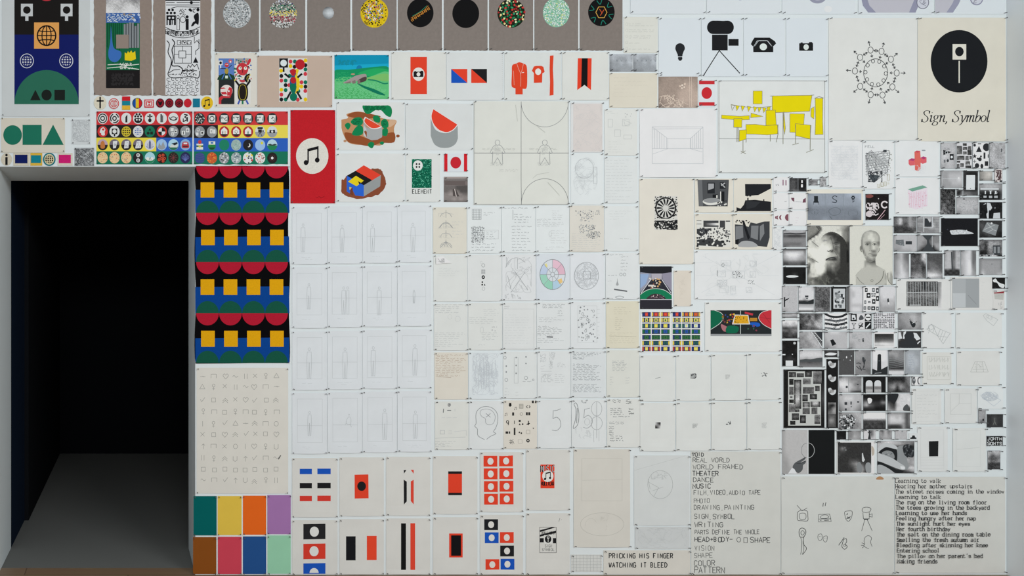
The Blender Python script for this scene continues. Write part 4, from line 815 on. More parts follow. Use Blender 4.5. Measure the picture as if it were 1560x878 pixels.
# ------------------------------------------------------------------ handwritten note grid
GH = 'note sheets in the grid right of the figure drawings'
nx = [(659.5, 710.5), (711.5, 763), (764, 815), (816, 866.5), (867.5, 919.5), (921.5, 971.5)]; ny = [(315, 385.5), (388, 458.5), (461.5, 533), (536, 607.5), (610.5, 684)]
def note(c, r, lab, colr=CO_, dx0=0): return paper(lab, (nx[c][0] + r * .7, ny[r][0] + (1.2 - c * .7), nx[c][1] + r * .7, ny[r][1] + (1.2 - c * .7)), colr, GH, curl=.004)
N1, N2, N3 = '#8d9193', '#a3a7a8', '#b5b8b8'
s = note(0, 0, 'cream sheet with four stacked arrow-like pencil diagrams', '#cfccc0'); x = 679
for i, y in enumerate((323, 339, 354, 368)):
    s.lines([[(x, y - 3), (x, y + 9)], [(x - 9, y + 8), (x - 6, y + 3), (x, y + 1), (x + 6, y + 3), (x + 9, y + 8)]], .6, N1); s.tangle(x - 11, y + 2, x + 11, y + 9, 4, N2, .4, 3, 6)
    if i == 1: s.curve([(x - 11, y + 9), (x - 5, y + 2), (x, y), (x + 5, y + 2), (x + 11, y + 9)], .6, N1)
    if i == 3: s.lines([[(x - 9, y + 10), (x, y), (x + 9, y + 10)], [(x - 3, y + 9), (x, y), (x + 3, y + 9)]], .6, N1)
s.scrib(688, 336, 707, 364, 6, N3, .4, .5, .6)
s = note(1, 0, 'note sheet with small grid and star pattern'); s.lines([[(719 + 2.3 * i, 319), (719 + 2.3 * i, 334.5)] for i in range(7)] + [[(719, 319 + 2.6 * i), (733, 319 + 2.6 * i)] for i in range(7)], .5, N1); s.speck(718, 345, 737, 370, 2.6, [N1, '#75797b', N2], .95, .4, False); s.lines([[(718, 347 + 4 * i), (738, 347 + 4 * i)] for i in range(6)] + [[(719 + 2.6 * i, 345), (719 + 2.6 * i, 370)] for i in range(7)], .4, N1); s.scrib(736, 323, 757, 329, 2, N1, .5, .8); s.frame(738, 351, 759, 364, .4, N3); s.scrib(740, 352, 757, 366, 4, N1, .4, .7, .7); s.scrib(718, 370, 760, 384, 3, '#7f8385', .5, 1)
s = note(2, 0, 'note sheet of angled handwriting beside vertical stem'); s.scrib(767, 315.5, 812, 319, 1, N1, .5, .7); s.line([(781, 320), (781, 335)], .6, N1); s.scrib(782, 325, 812, 341, 4, '#7f8385', .5, .8, .8); s.scrib(779, 343, 812, 384, 9, N1, .5, .9, .75)
s = note(3, 0, 'faint note sheet of slanting lines and scattered signs'); s.scrib(840, 320, 864, 333, 4, N3, .4, .7, .8); s.scrib(817, 333, 864, 346, 5, N2, .4, .7, .9); s.scrib(838, 350, 864, 372, 6, N3, .4, .7, .8); s.ring(838, 357, 2, 4, .4, N3); s.scrib(830, 375, 864, 382, 2, N3, .4, .9)
s = note(4, 0, 'beige note sheet with columns of tiny grey charts', '#cfccc3')
for i in range(5): s.speck(877 + 5.6 * i, 320, 882 + 5.6 * i, 320 + [10, 18, 17, 18, 15][i], 2, [N1, N2, '#6f7274', N3], .8, .45, False); s.speck(882 + 5 * i, 342, 886 + 5 * i, 356 + i * 2, 2, [N1, N2, '#6f7274'], .7, .45, False)
s.speck(907, 320, 913, 327, 1.5, [N1, '#6f7274'], .9, .45, False); s.speck(896, 353, 914, 362, 1.6, ['#6f7274', '#55585a', N2], .8, .45, False); s.ring(885, 347, 3, 3.4, .4, N2); s.scrib(870, 355, 916, 384, 9, N3, .35, .5, .9)
s = note(0, 1, 'nearly blank sheet under small folded paper tab', '#d0d3d0'); s.scrib(668, 408, 705, 422, 4, '#bfc3c1', .4, .7, .8)
s = note(1, 1, 'sheet with vertical row of five tiny printed symbols', '#d0d3d2')
s.ring(736, 404.5, 2.4, 2.6, .6, N1); s.lines([[(733.5, 411 + 1.6 * i), (738.6, 411 + 1.6 * i)] for i in range(5)] + [[(733.5 + 1.7 * i, 411), (733.5 + 1.7 * i, 417.5)] for i in range(4)], .5, N1); s.ell(736, 422.5, 2.5, 2.8, BK, 16); s.ell(736, 422.5, 1, 1.1, '#c5c8c6', 10); s.ell(734.6, 430, 1.2, 1.3, BK, 10); s.ell(734.4, 434, 1.3, 1.4, BK, 10); s.poly([(736.6, 435.2), (738, 432.4), (739.4, 435.2)], BK); s.ring(736.3, 440, 2.2, 2.6, .5, N2); s.ring(733, 400, 1.6, 1.8, .3, N3)
s = note(2, 1, 'sheet with large pencil sketch of tumbling figures', '#d1d4d5'); s.tangle(771, 392, 809, 445, 16, N1, .5, 5, 13); s.curve([(770, 408), (776, 397), (788, 393), (800, 400)], .5, N1); s.lines([[(778, 446), (800, 414)], [(784, 414), (804, 442)], [(773, 420), (778, 440)], [(788, 394), (788, 410)]], .5, N1)
for x in (771, 781, 790): s.tangle(x - 2, 448, x + 3, 456, 4, '#7c8082', .5, 3, 4)
s = note(3, 1, 'sheet with hand coloured pastel wheel diagram', '#cbd1d6'); cx, cy = 841.5, 418.5
for a0, a1, c_ in ((-90, -45, '#d9b6c4'), (-45, 0, '#d3aebd'), (90, 130, '#8fc4ae'), (130, 180, '#97c7b4'), (45, 90, '#a9c3d4'), (180, 225, '#b4c2d6')): s.poly(circ(cx, cy, 19.3, 23, 8, a0, a1) + circ(cx, cy, 9, 10.5, 8, a1, a0), c_)
s.poly([(849, 427), (855, 424), (857, 430), (852, 433)], '#dcb87a'); s.poly([(829, 404), (832, 401), (834, 406), (832, 408)], '#dcd08a'); s.ring(cx, cy, 19.3, 23, .7, '#74787a', n=36); s.ring(cx, cy, 9, 10.5, .6, N1, n=28); s.ring(cx, cy, 3, 3.5, .6, N1, n=16)
s.lines([[(cx + a * math.cos(math.radians(t)), cy + a * 1.19 * math.sin(math.radians(t))) for a in (3, 19.3)] for t in (-90, -45, 0, 45, 90, 135, 180, 225)], .5, N1)
s = note(4, 1, 'sheet with round scribbled pencil globe drawing', '#d1d5d8'); s.tangle(875, 400, 911.5, 441, 60, '#8f9396', .45, 5, 8, True); s.ring(893, 420.5, 18.5, 20.8, .5, N1, n=36); s.frame(888, 414, 899, 425, .5, N1)
s = note(5, 1, 'note sheet with names, violin shape and patterned bar', '#d1d5d5'); s.scrib(928, 387, 950, 390, 1, N1, .5, .7); s.scrib(945, 389, 957, 414, 5, N1, .5, .7, .8); s.scrib(925, 418, 942, 421, 1, N1, .5, .6); s.ring(945.5, 418.5, 2, 2.3, .6, N1); s.ring(951, 418.5, 2, 2.3, .6, N1); s.blob([(938, 434), (939.5, 429), (940, 424), (940.6, 429), (942, 434), (940, 435.5)], '#9a9d9e'); s.scrib(925, 427, 934, 430, 1, N2, .4, .6); s.poly([(935, 440), (955, 443), (955, 445), (935, 442)], '#5a5d60'); s.line([(936, 447.5), (948, 447.5)], .9, '#6f7274'); s.ring(943, 453, 6, 1.8, .6, '#6f7274'); s.scrib(925, 453, 937, 456, 1, '#6f7274', .5, .6)
s = note(0, 2, 'note page of handwriting with empty middle band', '#cfd2cf'); s.scrib(662, 463, 708, 478, 5, N2, .4, .6); s.scrib(662, 506, 709, 514, 3, N2, .4, .6); s.scrib(662, 515, 708, 529, 5, N2, .4, .6, .8); s.ring(685, 483, 3, 3.5, .3, N3); s.ring(697, 486, 4, 4, .3, N3)
s = note(1, 2, 'note page of handwriting stepping down towards corner', '#cfd2cf'); s.scrib(736, 470, 761, 482, 4, N3, .4, .5); s.scrib(714, 483, 760, 494, 4, N2, .4, .6, .9); s.scrib(733, 506, 760, 519, 5, N2, .4, .6, .8); s.ring(734, 503, 2.2, 5, .4, N3); s.speck(748, 496, 760, 506, 4, [N3], .8, .3, False); s.scrib(728, 523, 760, 528, 1, N3, .4, 1.2)
s = note(2, 2, 'very faint ruled note page with short heading', '#d0d3d2'); s.scrib(767, 463, 780, 471, 3, N1, .4, .5); s.scrib(768, 478, 810, 525, 12, '#bfc3c3', .4, .4, .9); s.frame(766, 471, 813, 531, .3, N3)
s = note(3, 2, 'note page with one thick black crossed-out word', '#d0d4d4'); s.scrib(826, 463, 864, 470, 3, '#7f8385', .5, .7); s.scrib(849, 472, 859, 483, 3, N1, .5, .7); s.scrib(820, 483, 862, 492, 3, N1, .4, .6, .8); s.scrib(818, 496, 862, 512, 6, '#85898b', .45, .7); s.line([(832.5, 513.5), (842, 513.8)], 1.6, '#3c3f42'); s.scrib(818, 515, 860, 523, 3, N1, .4, .7)
s = note(4, 2, 'sheet of scattered tiny pencil pictograms in frame', '#d1d5d6'); s.speck(881, 467, 908, 520, 5, [N1, N2, '#7c8082'], .75, .25, False, jit=1); s.frame(880, 466, 909, 522, .35, N3)
for i in range(14): a, b = R.uniform(883, 906), R.uniform(470, 518); s.ring(a, b, 1.6, 2, .5, N1, n=10)
s.scrib(909, 468, 916, 514, 7, N3, .4, .5, .6)
s = note(5, 2, 'yellowed note page with ragged right edge', '#cfcbb8'); s.scrib(934, 467, 962, 480, 4, '#b0ab98', .4, .5, .7); s.scrib(936, 483, 950, 504, 7, '#a8a392', .4, .4, .9); s.scrib(928, 506, 968, 524, 6, '#b5b09d', .4, .5, .9); s.line([(927.6, 512), (969, 513)], .4, '#a8a392')
s = note(0, 3, 'cream note page filled with brown handwritten paragraph', '#cfcbc0'); s.scrib(663, 540, 710, 574, 13, '#a58f7c', .45, .6); s.line([(665, 574), (687, 575.5)], .5, '#9a8a7a')
s = note(1, 3, 'bluish sheet of dense vertical pencil tangle', '#cfd6dd'); s.tangle(720, 539, 758, 601, 80, '#a9aeb4', .4, 4, 9); s.lines([[(x, R.uniform(540, 565)), (x + R.uniform(-1, 1), R.uniform(568, 600))] for x in range(722, 757, 2)], .4, '#b0b5bb')
s = note(2, 3, 'sheet of tiny symbols linked in vertical chains', '#d0d4d3'); s.frame(783, 545, 789, 584, .4, N2)
for a, b in ((786, 545), (786, 557), (786, 569), (771, 558), (771, 567), (801, 544), (801, 554)): s.ell(a, b, 1, 1.3, '#7c8082', 10)
for a, b, q in ((771, 579, 2.2), (801, 576, 2.4), (812, 579, 1.2), (769, 545, 2)): s.ring(a, b, q, q * 1.1, .6, N1)
s.scrib(768, 590, 776, 604, 3, N2, .4, .6); s.scrib(795, 580, 812, 583, 1, N1, .4, .6); s.scrib(784, 596, 792, 604, 2, N3, .4, .6)
s = note(3, 3, 'sheet of small pencil clusters in two rows', '#d1d5d5')
for a, b in ((827, 546), (841, 543), (828, 576), (838, 576), (838, 556)): s.tangle(a - 4, b - 6, a + 4, b + 6, 7, N1, .4, 4, 5)
s.scrib(848, 552, 864, 560, 3, N2, .4, .7); s.scrib(844, 569, 864, 584, 5, N2, .4, .6, .9); s.scrib(823, 556, 832, 564, 2, N3, .4, .6); s.line([(824, 566), (840, 566)], .4, N2)
s = note(4, 3, 'note page densely filled with dark blue-grey handwriting', '#cdd2d3'); s.scrib(872, 537, 917, 548, 5, '#74797d', .5, .7); s.scrib(872, 554, 918, 580, 10, '#74797d', .5, .7); s.scrib(872, 585, 917, 598, 6, '#7f8488', .5, .7)
s = note(5, 3, 'note page with one small typed block upper middle', '#ced0c9'); s.scrib(932, 549, 957, 566, 7, N1, .45, .5); s.scrib(928, 573, 936, 588, 4, N2, .4, .5); s.scrib(952, 574, 960, 586, 3, N2, .4, .5)
s = note(0, 4, 'note page with small globe, pen marks and box', '#cfd1cc'); s.ell(684, 617, 2.4, 2.7, '#6a6d6e', 16); s.ring(684, 617, 1.3, 1.5, .5, '#c9cbc8'); s.line([(675.5, 623), (675, 629)], 1, '#5d6062'); s.line([(681, 625.5), (687, 625.5)], 1, '#5d6062'); s.ring(693, 625, 1.2, 1.6, .3, N3); s.scrib(672, 635, 702, 638, 1, N3, .4, .5, .9); s.frame(670.5, 656, 677, 661.5, .5, N2); s.scrib(682, 655, 691, 662, 3, N3, .4, .4); s.line([(691, 658), (710, 656), (710, 664)], .4, N3); s.line([(662, 668), (709, 666)], .4, N2); s.scrib(661, 672, 695, 681, 4, N2, .4, .5, .9)
s = note(1, 4, 'sheet with pencil profile of head and crossed brain', '#d0d4d4')
s.curve([(738, 670), (728, 664), (727, 654), (723, 649.5), (725, 645), (725, 630), (731, 622), (740, 619.5), (750, 622), (757, 630), (758, 642), (755, 652), (751.5, 658), (755, 661), (747, 665), (741, 669.5)], .7, '#75797b'); s.curve([(731, 630), (733, 625), (741, 623.5), (749, 626), (754, 634), (752, 644), (746, 647.5), (740, 645), (739, 638), (734, 635)], .6, N1, True); s.lines([[(740, 630), (747, 636)], [(747, 630), (740, 636)]], .6, '#75797b')
s = note(2, 4, 'beige sheet scattered with small black pictograms', '#cfcbc1'); D_ = '#2c2c2b'
s.polys([circ(777, 617.5, 2.2, 2.4, 12), [(774.8, 614), (777, 618), (779.2, 614)], [(810, 610.5), (813, 610.5), (813, 614.5), (810, 614.5)], [(815, 610.5), (817, 610.5), (817, 614.5), (815, 614.5)]], D_); notes(s, 785.5, 622.5, 4.5, D_)
s.lines([[(791 + 1.9 * i, 616), (791 + 1.9 * i, 622.5)] for i in range(4)] + [[(791, 616 + 2.1 * i), (796.8, 616 + 2.1 * i)] for i in range(4)], .5, '#77756e'); s.lines([[(803.5, 618), (801.5, 620), (803.5, 622)], [(805.5, 618), (807.5, 620), (805.5, 622)]], .9, D_)
notes(s, 771, 631.5, 4.5, D_); s.rect(780, 628.5, 783, 633.5, D_); s.ring(794, 631, 2, 2.2, .6, '#8a877f'); s.rects([(801, 628.3, 803.8, 633), (804.6, 628.3, 807.5, 633)], D_)
s.ring(773, 643, 1.7, 2, 1.1, D_); s.line([(774.7, 643), (774, 648)], 1.1, D_); s.rect(783, 641, 784, 646, D_); s.polys([[(790, 640), (793, 640), (793, 643), (790, 643)], [(790, 648), (791.5, 645), (793, 648)], circ(796, 646.5, 1.3, 1.4, 10), [(802, 646), (807, 644.5), (807, 646), (802, 647.5)], [(804, 641.5), (805.5, 641.5), (805.5, 648), (804, 648)]], D_)
s.rects([(770, 657.5, 774, 661), (775, 657.5, 777, 661), (782.5, 652, 785, 663), (790, 658, 792, 660), (793, 659, 795, 661.5)], D_); s.frame(801.5, 655.5, 807, 661, .5, '#8a877f'); s.speck(776, 670, 782, 677, 1.5, [D_, '#77756e'], 1, .45, False); s.frame(789, 670, 795, 675.5, .4, '#99968e'); s.ell(804, 671.5, 2.6, 2.9, D_, 16); s.ell(804, 671.5, 1, 1, '#cfcbc1', 8); s.poly([(811, 652), (813.6, 652), (812.3, 654)], D_)
s = note(3, 4, 'sheet with single large pencil numeral five', '#d1d5d5'); s.lines([[(854, 623), (848, 625.5), (842.5, 626), (842, 638)], spline([(842, 638), (848, 636), (853, 641), (853.5, 650), (848, 656), (840.5, 655.5)])], .7, '#7f8385')
s = note(4, 4, 'sheet with numeral five among looping pencil forms', '#d1d5d5'); s.lines([[(898, 622), (890, 624), (889, 637)], spline([(889, 637), (896, 633), (902, 640), (900, 648), (894, 652.5), (888, 651)])], .7, N1)
s.curve([(874, 653), (880, 646), (881.5, 630), (878, 615), (874, 616), (877, 624), (876, 640), (873, 650)], .8, '#75797b', True); s.line([(879, 622), (878, 645)], 1, '#85898b'); s.ring(908.5, 623, 8, 11, .5, N1); s.ring(908.5, 645, 8.5, 10, .5, N1); s.line([(908.5, 612), (908.5, 668)], .5, N1); s.ring(894, 643, 4, 5, .4, N2); s.tangle(876, 652, 900, 668, 8, N2, .5, 4, 6); s.speck(884, 609, 900, 615, 3, [N1, N2], .8, .4); s.lines([[(904, 655), (904, 674)], [(912, 655), (912, 672)]], .4, N2)
s = note(5, 4, 'note sheet with bold scrawled black ink list', '#d0d2ce'); s.scrib(932, 606, 950, 614, 3, '#63676a', .6, .9); s.scrib(953, 605, 964, 616, 4, '#4c5053', .8, 1); s.scrib(929, 621, 952, 633, 4, '#63676a', .6, .8); s.scrib(957, 622, 968, 632, 3, '#43474a', .8, 1.2); s.scrib(933, 633, 963, 637, 1, '#63676a', .6, .8); s.scrib(927, 642, 953, 647, 2, '#85898b', .5, .7); s.scrib(927, 649, 936, 664, 5, '#63676a', .6, .8); s.scrib(928, 663, 952, 673, 3, '#63676a', .6, .8, .9)
s = paper('small folded white tab with scribble in corner', (663, 391.5, 687.5, 403), '#dadcd8', 'loose tabs', z=.005, curl=0, outline=[(663.5, 392.5), (674, 391), (687.5, 401), (673, 401.5), (663.5, 403)], pins=False); s.tangle(665, 394, 676, 400, 7, '#5a5d60', .6, 4, 4)

# ------------------------------------------------------------------ lower row of red, black and blue gouaches
GR = 'red, black and blue gouaches in the bottom rows'
bx = [(445, 514), (517, 584.5), (588, 655), (659.5, 727), (731, 796.5), (801, 867.5)]
top = [698, 697, 696, 695, 689, 685]; mid = [788, 786.5, 785.5, 783.5, 780, 777.5]
def bt(i, r, lab): 
    x0, x1 = bx[i]
    return paper(lab, (x0, top[i], x1, mid[i]) if r == 0 else (x0, mid[i] + 4.5, x1, 875), '#cbcbc6', GR, curl=.004)
s = bt(0, 0, 'sheet with blue, black and red bar pairs'); 
for y, c in ((714.4, BLU), (736, BK), (755.6, '#c7382e')): s.rects([(456.5, y, 475, y + 8.2), (483.3, y - .3, 503.6, y + 8.2)], c)
s = bt(1, 0, 'sheet with red flag bearing one black dot'); s.part('painted_flag'); s.poly([(540, 723.5), (561, 723), (561.4, 759.4), (540.2, 759.8)], ORG); s.ell(550.7, 741, 6.6, 7.2, BK, 26)
s = bt(2, 0, 'sheet with black and red forked key ribbon'); s.polys([[(614.8, 716.5), (619, 716.2), (615.2, 722)], [(614.8, 731), (619.5, 734), (619.5, 764), (615, 769)]], BK); s.polys([[(625.5, 716), (630, 716), (630, 722)], [(630, 731), (625.6, 733.6), (625.6, 763.6), (630, 768.6)]], '#d04434')
s = bt(3, 0, 'sheet with red flag banded black above and below'); s.part('painted_flag'); s.rect(682.6, 718.3, 703.6, 754.7, ORG); s.rects([(682.6, 718.3, 703.6, 722.2), (682.6, 751, 703.6, 754.7)], BK)
s = bt(4, 0, 'sheet with eight red flags and white discs')
for j in range(4):
    for i in range(2): x, y = 736.3 + 23.8 * i + .3 * j, 694.6 + 19.3 * j - .5 * i; s.part('painted_flag'); s.rect(x, y, x + 21, y + 16.6, ORG); s.ell(x + 10.6, y + 8.4, 4.6, 5.3, '#cfd0cc', 22)
s = bt(5, 0, 'sheet with small red music poster design'); s.part('painted_poster'); s.rect(823, 708, 844.3, 744.2, ORG); s.text('MUSIC', 823.6, 719.6, 10, 4.3, 1.5, '#1b1b1c', .3); s.text('MUSIC', 824, 719.4, 9.6, 4.3, .5, '#e3e0da', .2); s.ell(834.2, 725.6, 8.6, 9, '#d6d6d1', 26); notes(s, 834.6, 725, 12.5, BK); s.text('MULLICAN', 824.4, 739.8, 5.6, 2.45, 1, '#1b1b1c', .2)
s = bt(0, 1, 'sheet with black, red and blue disc flags stacked')
for y, c in ((798.3, '#242426'), (828.4, '#c93a2c'), (858.2, BLU)): s.poly([(462, y + .4), (495.6, y - .2), (495.6, min(y + 23.2, 874.5)), (462, min(y + 23.8, 874.6))], c)
s.ell(478.7, 810.2, 6.9, 7.7, '#d2d3cf', 26); s.ell(478.3, 840, 6.9, 7.7, '#d2d3cf', 26); s.poly(circ(478.3, 873, 6.9, 7.4, 14, 180, 360), '#d2d3cf')
s = bt(1, 1, 'sheet with separate upright black and red rectangles'); s.part('black_rectangle').rect(527, 817.3, 541.6, 854, '#18191c'); s.part('red_rectangle').rect(558.7, 816.6, 573.6, 853.6, '#d8442c')
s = bt(2, 1, 'sheet with long thin black and red bars'); s.part('black_bar').rect(610.8, 797.6, 618.2, 869.6, '#151515'); s.part('red_bar').rect(625, 797.4, 632.2, 869, '#d24330')
s = bt(3, 1, 'sheet with black rectangle thickly outlined in red'); s.part('painted_flag'); s.rect(684, 813, 704.6, 849.5, ORG); s.rect(687, 815.8, 702, 847, '#141315')
s = bt(4, 1, 'sheet with five disc flags in zigzag')
for x, y, c in ((737.5, 791.3, '#202022'), (738.4, 811.3, BLU), (761.4, 811, ORG), (761.8, 831.4, '#202022'), (739.4, 852.2, ORG), (762.4, 851.6, BLU)): s.part('painted_flag'); s.rect(x, y, x + 21, y + 16.6, c); s.ell(x + 10.4, y + 8.3, 4.5, 5.2, '#d2d0ca', 22)
s = bt(5, 1, 'sheet with small black and white symbol poster'); s.part('painted_poster'); s.frame(822, 803.4, 847, 842.4, .6, '#2a2b2c'); s.polys([[(822, 808), (840, 803.4), (847, 803.4), (822, 811)], [(822, 815), (847, 808.5), (847, 812), (822, 818)]], BK); s.text('MULLICAN', 824.4, 814.4, 4.4, 2.7, .6, BK, .1, slant=.1); s.rects([(822, 820, 828, 826.5), (842, 820, 847, 828)], BK); s.rect(828.4, 815.6, 841, 828.4, '#d2d3cf'); s.ell(834.6, 821.6, 5, 5.6, BK, 24); s.rect(833, 817.6, 836.4, 820.8, '#d2d3cf'); s.ell(834.7, 819.2, .9, 1, BK, 10); s.line([(834.7, 820.8), (834.7, 826)], .8, '#d2d3cf'); s.text('SIGN', 830, 834, 4, 2.8, .45, '#4a4c4d'); s.text('SYMBOL', 825.6, 839.6, 4, 3.3, .45, '#4a4c4d'); s.line([(851, 795), (852.6, 789.6)], .5, '#5a5c5d'); s.ell(855, 792, .4, .4, '#5a5c5d', 8)

s = paper('tall cream sheet with faint pencil rectangle above oval', (873.5, 684.5, 959.5, 834), '#c9c7bf'); s.frame(886, 699, 947.5, 763.5, .4, '#b3b1a9'); s.line([(886, 732), (947.5, 731)], .4, '#b3b1a9'); s.ring(917, 799, 33, 17.5, .5, '#b0aea6', n=40); s.ring(900, 802, 9, 12, .4, '#b9b7af', 180, 330); s.tangle(915, 785, 926, 808, 7, '#b3b1a9', .4, 4, 5)
s = paper('small sheet ruled with pencil grid, lower centre', (869.5, 845, 917, 871.5), '#c9cbc8', curl=0); s.lines([[(873 + 5.2 * i, 845.5), (873 + 5.2 * i, 871)] for i in range(9)] + [[(870, 846.5 + 4.7 * i), (916.5, 846.5 + 4.7 * i)] for i in range(6)], .4, '#a3a6a4'); s.tangle(872, 847, 914, 870, 8, '#b5b8b5', .35, 4, 6)
s = paper('cream sheet lettered PRICKING HIS FINGER WATCHING IT BLEED', (919, 838.5, 1051, 875), '#cac8c0', cat='text sheet', curl=0)
s.text('PRICKING HIS FINGER', 927.6, 850.6, 7.2, 5.18, 1.25, '#26282a', 0, gw=.66); s.text('WATCHING IT BLEED', 927.4, 864.6, 7.2, 5.3, 1.25, '#26282a', 0, gw=.66)
s = paper('grey-white sheet with pencil globe circle', (965.5, 694, 1050, 800.5), '#c8cccb'); s.ring(1005.5, 738.5, 19, 21.5, .5, '#9da1a0', n=40); s.line([(966, 717), (1044, 694.5)], .4, '#b3b7b6'); s.tangle(992, 719, 1020, 730, 9, '#999d9c', .5, 4, 6); s.lines([[(988, 735), (1003, 743), (996, 756)], [(987, 730), (990, 745)], [(994, 748), (1010, 742)]], .5, '#a5a9a8')
s = paper('narrow sheet of faint smudged pencil below pencil globe', (967, 802.5, 1050, 836.5), '#c2c6c6', curl=.002); s.tangle(972, 805, 1046, 834, 30, '#b0b4b4', .4, 4, 8)
# ------------------------------------------------------------------ text list, icon sheet, typed poem
s = paper('large handwritten black list beginning VOID, REAL WORLD', (1052.3, 688, 1188.5, 875), '#c7c9c4', cat='text sheet')
I_ = '#2f3234'
for t, x, y, h, adv, w in (('VOID', 1054, 695.3, 5.6, 4.6, 1), ('REAL WORLD', 1055, 704.4, 6.6, 5.75, .75), ('WORLD FRAMED', 1055, 714.8, 6.8, 6.5, .75), ('THEATER', 1054.5, 725, 7, 5.9, 1.05), ('DANCE', 1055.4, 734.8, 6.6, 6.5, .85), ('MUSIC', 1055.4, 744.4, 6.6, 5.7, 1.05),
                         ('FILM,VIDEO,AUDIO TAPE', 1056.6, 753.8, 6.4, 4.9, .75), ('PHOTO', 1056.8, 766.4, 6.4, 4.9, .65), ('DRAWING,PAINTING', 1057, 776.6, 6.8, 5.8, .75), ('SIGN,SYMBOL', 1056.8, 790.6, 7, 5.75, .8), ('WRITING', 1058, 803.2, 7, 6.4, .85),
                         ('PARTS DEFINE THE WHOLE', 1057.8, 814, 6.4, 4.55, .7), ('HEAD+BODY-', 1058, 825.6, 7, 5.9, 1), ('SHAPE', 1143, 827, 7.6, 6.3, .95), ('VISION', 1057.6, 839, 7.4, 5.1, .65), ('SHAPE', 1057, 849.8, 7, 5.8, .65), ('COLOR', 1057.4, 861.4, 7.6, 6.4, .8), ('PATTERN', 1057.6, 873, 9, 6.7, .85)):
    s.text(t, x, y, h, adv, w, I_, .45, gw=.74)
s.ring(1125, 822.5, 3, 3.6, .7, I_); s.frame(1132.6, 819.5, 1138, 827, .7, I_)

s = paper('large white sheet of eight ink pictograms and figures', (1189.5, 726, 1361, 874), '#c8cbc7', curl=.005)
def ink(*l, w=.65, closed=False): s.lines([list(q) for q in l], w, I_, closed)
s.rect(1330, 725.5, 1346, 726.5, '#c8cbc7'); s.blob([(1334.4, 730.6), (1336, 727), (1340, 726), (1344, 727.6), (1345, 730.6)], '#a8805c')
ink([(1213.6, 770), (1221, 778.5)], [(1229, 774), (1221.5, 778.5)]); s.curve([(1215, 780), (1221, 777.5), (1229, 779), (1230, 786), (1229.6, 793.5), (1221, 793.6), (1214.6, 792.5), (1214, 785)], .7, I_, True); s.curve([(1217.4, 783), (1224, 782), (1227, 784), (1226.6, 790.5), (1221, 791.5), (1217.6, 790)], .6, I_, True)
ink([(1253, 772), (1253.6, 766.4)], [(1256.4, 771), (1257.6, 765.4)], w=.9); ink([(1246.4, 784), (1246.4, 795.4), (1265.6, 794.6), (1264.6, 788.6), (1263, 783.4), (1246.4, 784)], [(1246.4, 791), (1265.4, 790.6)]); s.curve([(1249, 788), (1253, 785), (1259, 785), (1262, 788), (1258, 790), (1251, 790)], .6, I_, True); ink([(1249, 793), (1250.6, 793)], [(1255, 793), (1262, 792.6)], w=1.1)
s.curve([(1286.4, 780), (1292, 778.6), (1297.4, 779.4), (1297, 787), (1294.6, 792), (1291.6, 794.4), (1288, 791), (1286.6, 786)], .7, I_, True); s.tangle(1289, 781.5, 1295, 790, 5, I_, .6, 3, 4)
s.curve([(1312.6, 777), (1315, 773.6), (1321, 773), (1326, 775), (1324.6, 779.4), (1319, 781), (1314, 780)], .7, I_, True); ink([(1314, 781), (1314.6, 790.6), (1323.4, 790.6), (1323.6, 781)], [(1323.6, 784.6), (1328, 783), (1328, 788), (1323.6, 787)], [(1317, 791), (1312, 809)], [(1320, 791), (1328, 809)]); ink([(1315.6, 791.4), (1322, 791)], w=1.4)
s.curve([(1217, 815), (1217, 808), (1221, 804.6), (1226, 807), (1227, 812), (1224, 818), (1219, 818.4)], .9, I_, True); s.ring(1222, 812, 2.6, 3.4, .7, I_); s.curve([(1219, 818), (1221, 830), (1219, 845)], .7, I_); s.curve([(1224, 818), (1223, 828), (1228, 836), (1222, 845)], .8, I_); s.curve([(1223, 822), (1224, 836), (1221.6, 845)], .6, I_)
s.curve([(1246, 815), (1251, 814), (1251.6, 821), (1248.6, 824), (1245.6, 821)], .6, I_, True); s.curve([(1254, 818), (1259.4, 817), (1259, 824), (1256.4, 826), (1253.6, 823)], .6, I_, True); ink([(1247, 817.5), (1248, 817.5)], [(1249.4, 817.5), (1250.4, 817.5)], [(1255.4, 820), (1256.2, 820)], [(1257.4, 820), (1258.2, 820)])
ink([(1285.4, 819), (1277, 831)], w=.9); s.curve([(1285, 822), (1288.6, 821), (1289, 826), (1287, 829), (1290, 833), (1286, 837), (1282, 833), (1283, 827)], .8, I_, True); s.ring(1286, 831, 1.4, 1.7, .6, I_)
s.curve([(1328, 833), (1325.6, 826), (1327, 820), (1323, 816.4), (1318, 818), (1315.6, 824), (1316.6, 829), (1315.4, 832), (1320, 835), (1323, 836)], .65, I_); ink([(1312, 827), (1316, 829)], [(1311, 831), (1315, 831)], [(1312.6, 835), (1316, 832.6)])

s = paper('large typewritten sheet of memories beginning Learning to walk', (1362.5, 726.5, 1530.5, 873), '#c8c9c4', cat='text sheet')
poem = ['Learning to walk', 'Hearing her mother upstairs', 'The street noises coming in the window', 'Learning to talk', 'The rug on the living room floor', 'The trees growing in the backyard', 'Learning to use her hands', 'Feeling hungry after her nap', 'The sunlight hurt her eyes', 'Her fourth birthday',
        'The salt on the dining room table', 'Smelling the fresh autumn air', 'Bleeding after skinning her knee', 'Entering school', "The pillow on her parent's bed", 'Making friends']
for i, t in enumerate(poem): s.text(t, 1363.4 + .13 * i, 735.6 + 8.13 * i, 5.7, 4.36 - .02 * (i > 3), .82, '#2d2f31', .22, slab=True, gw=.72)

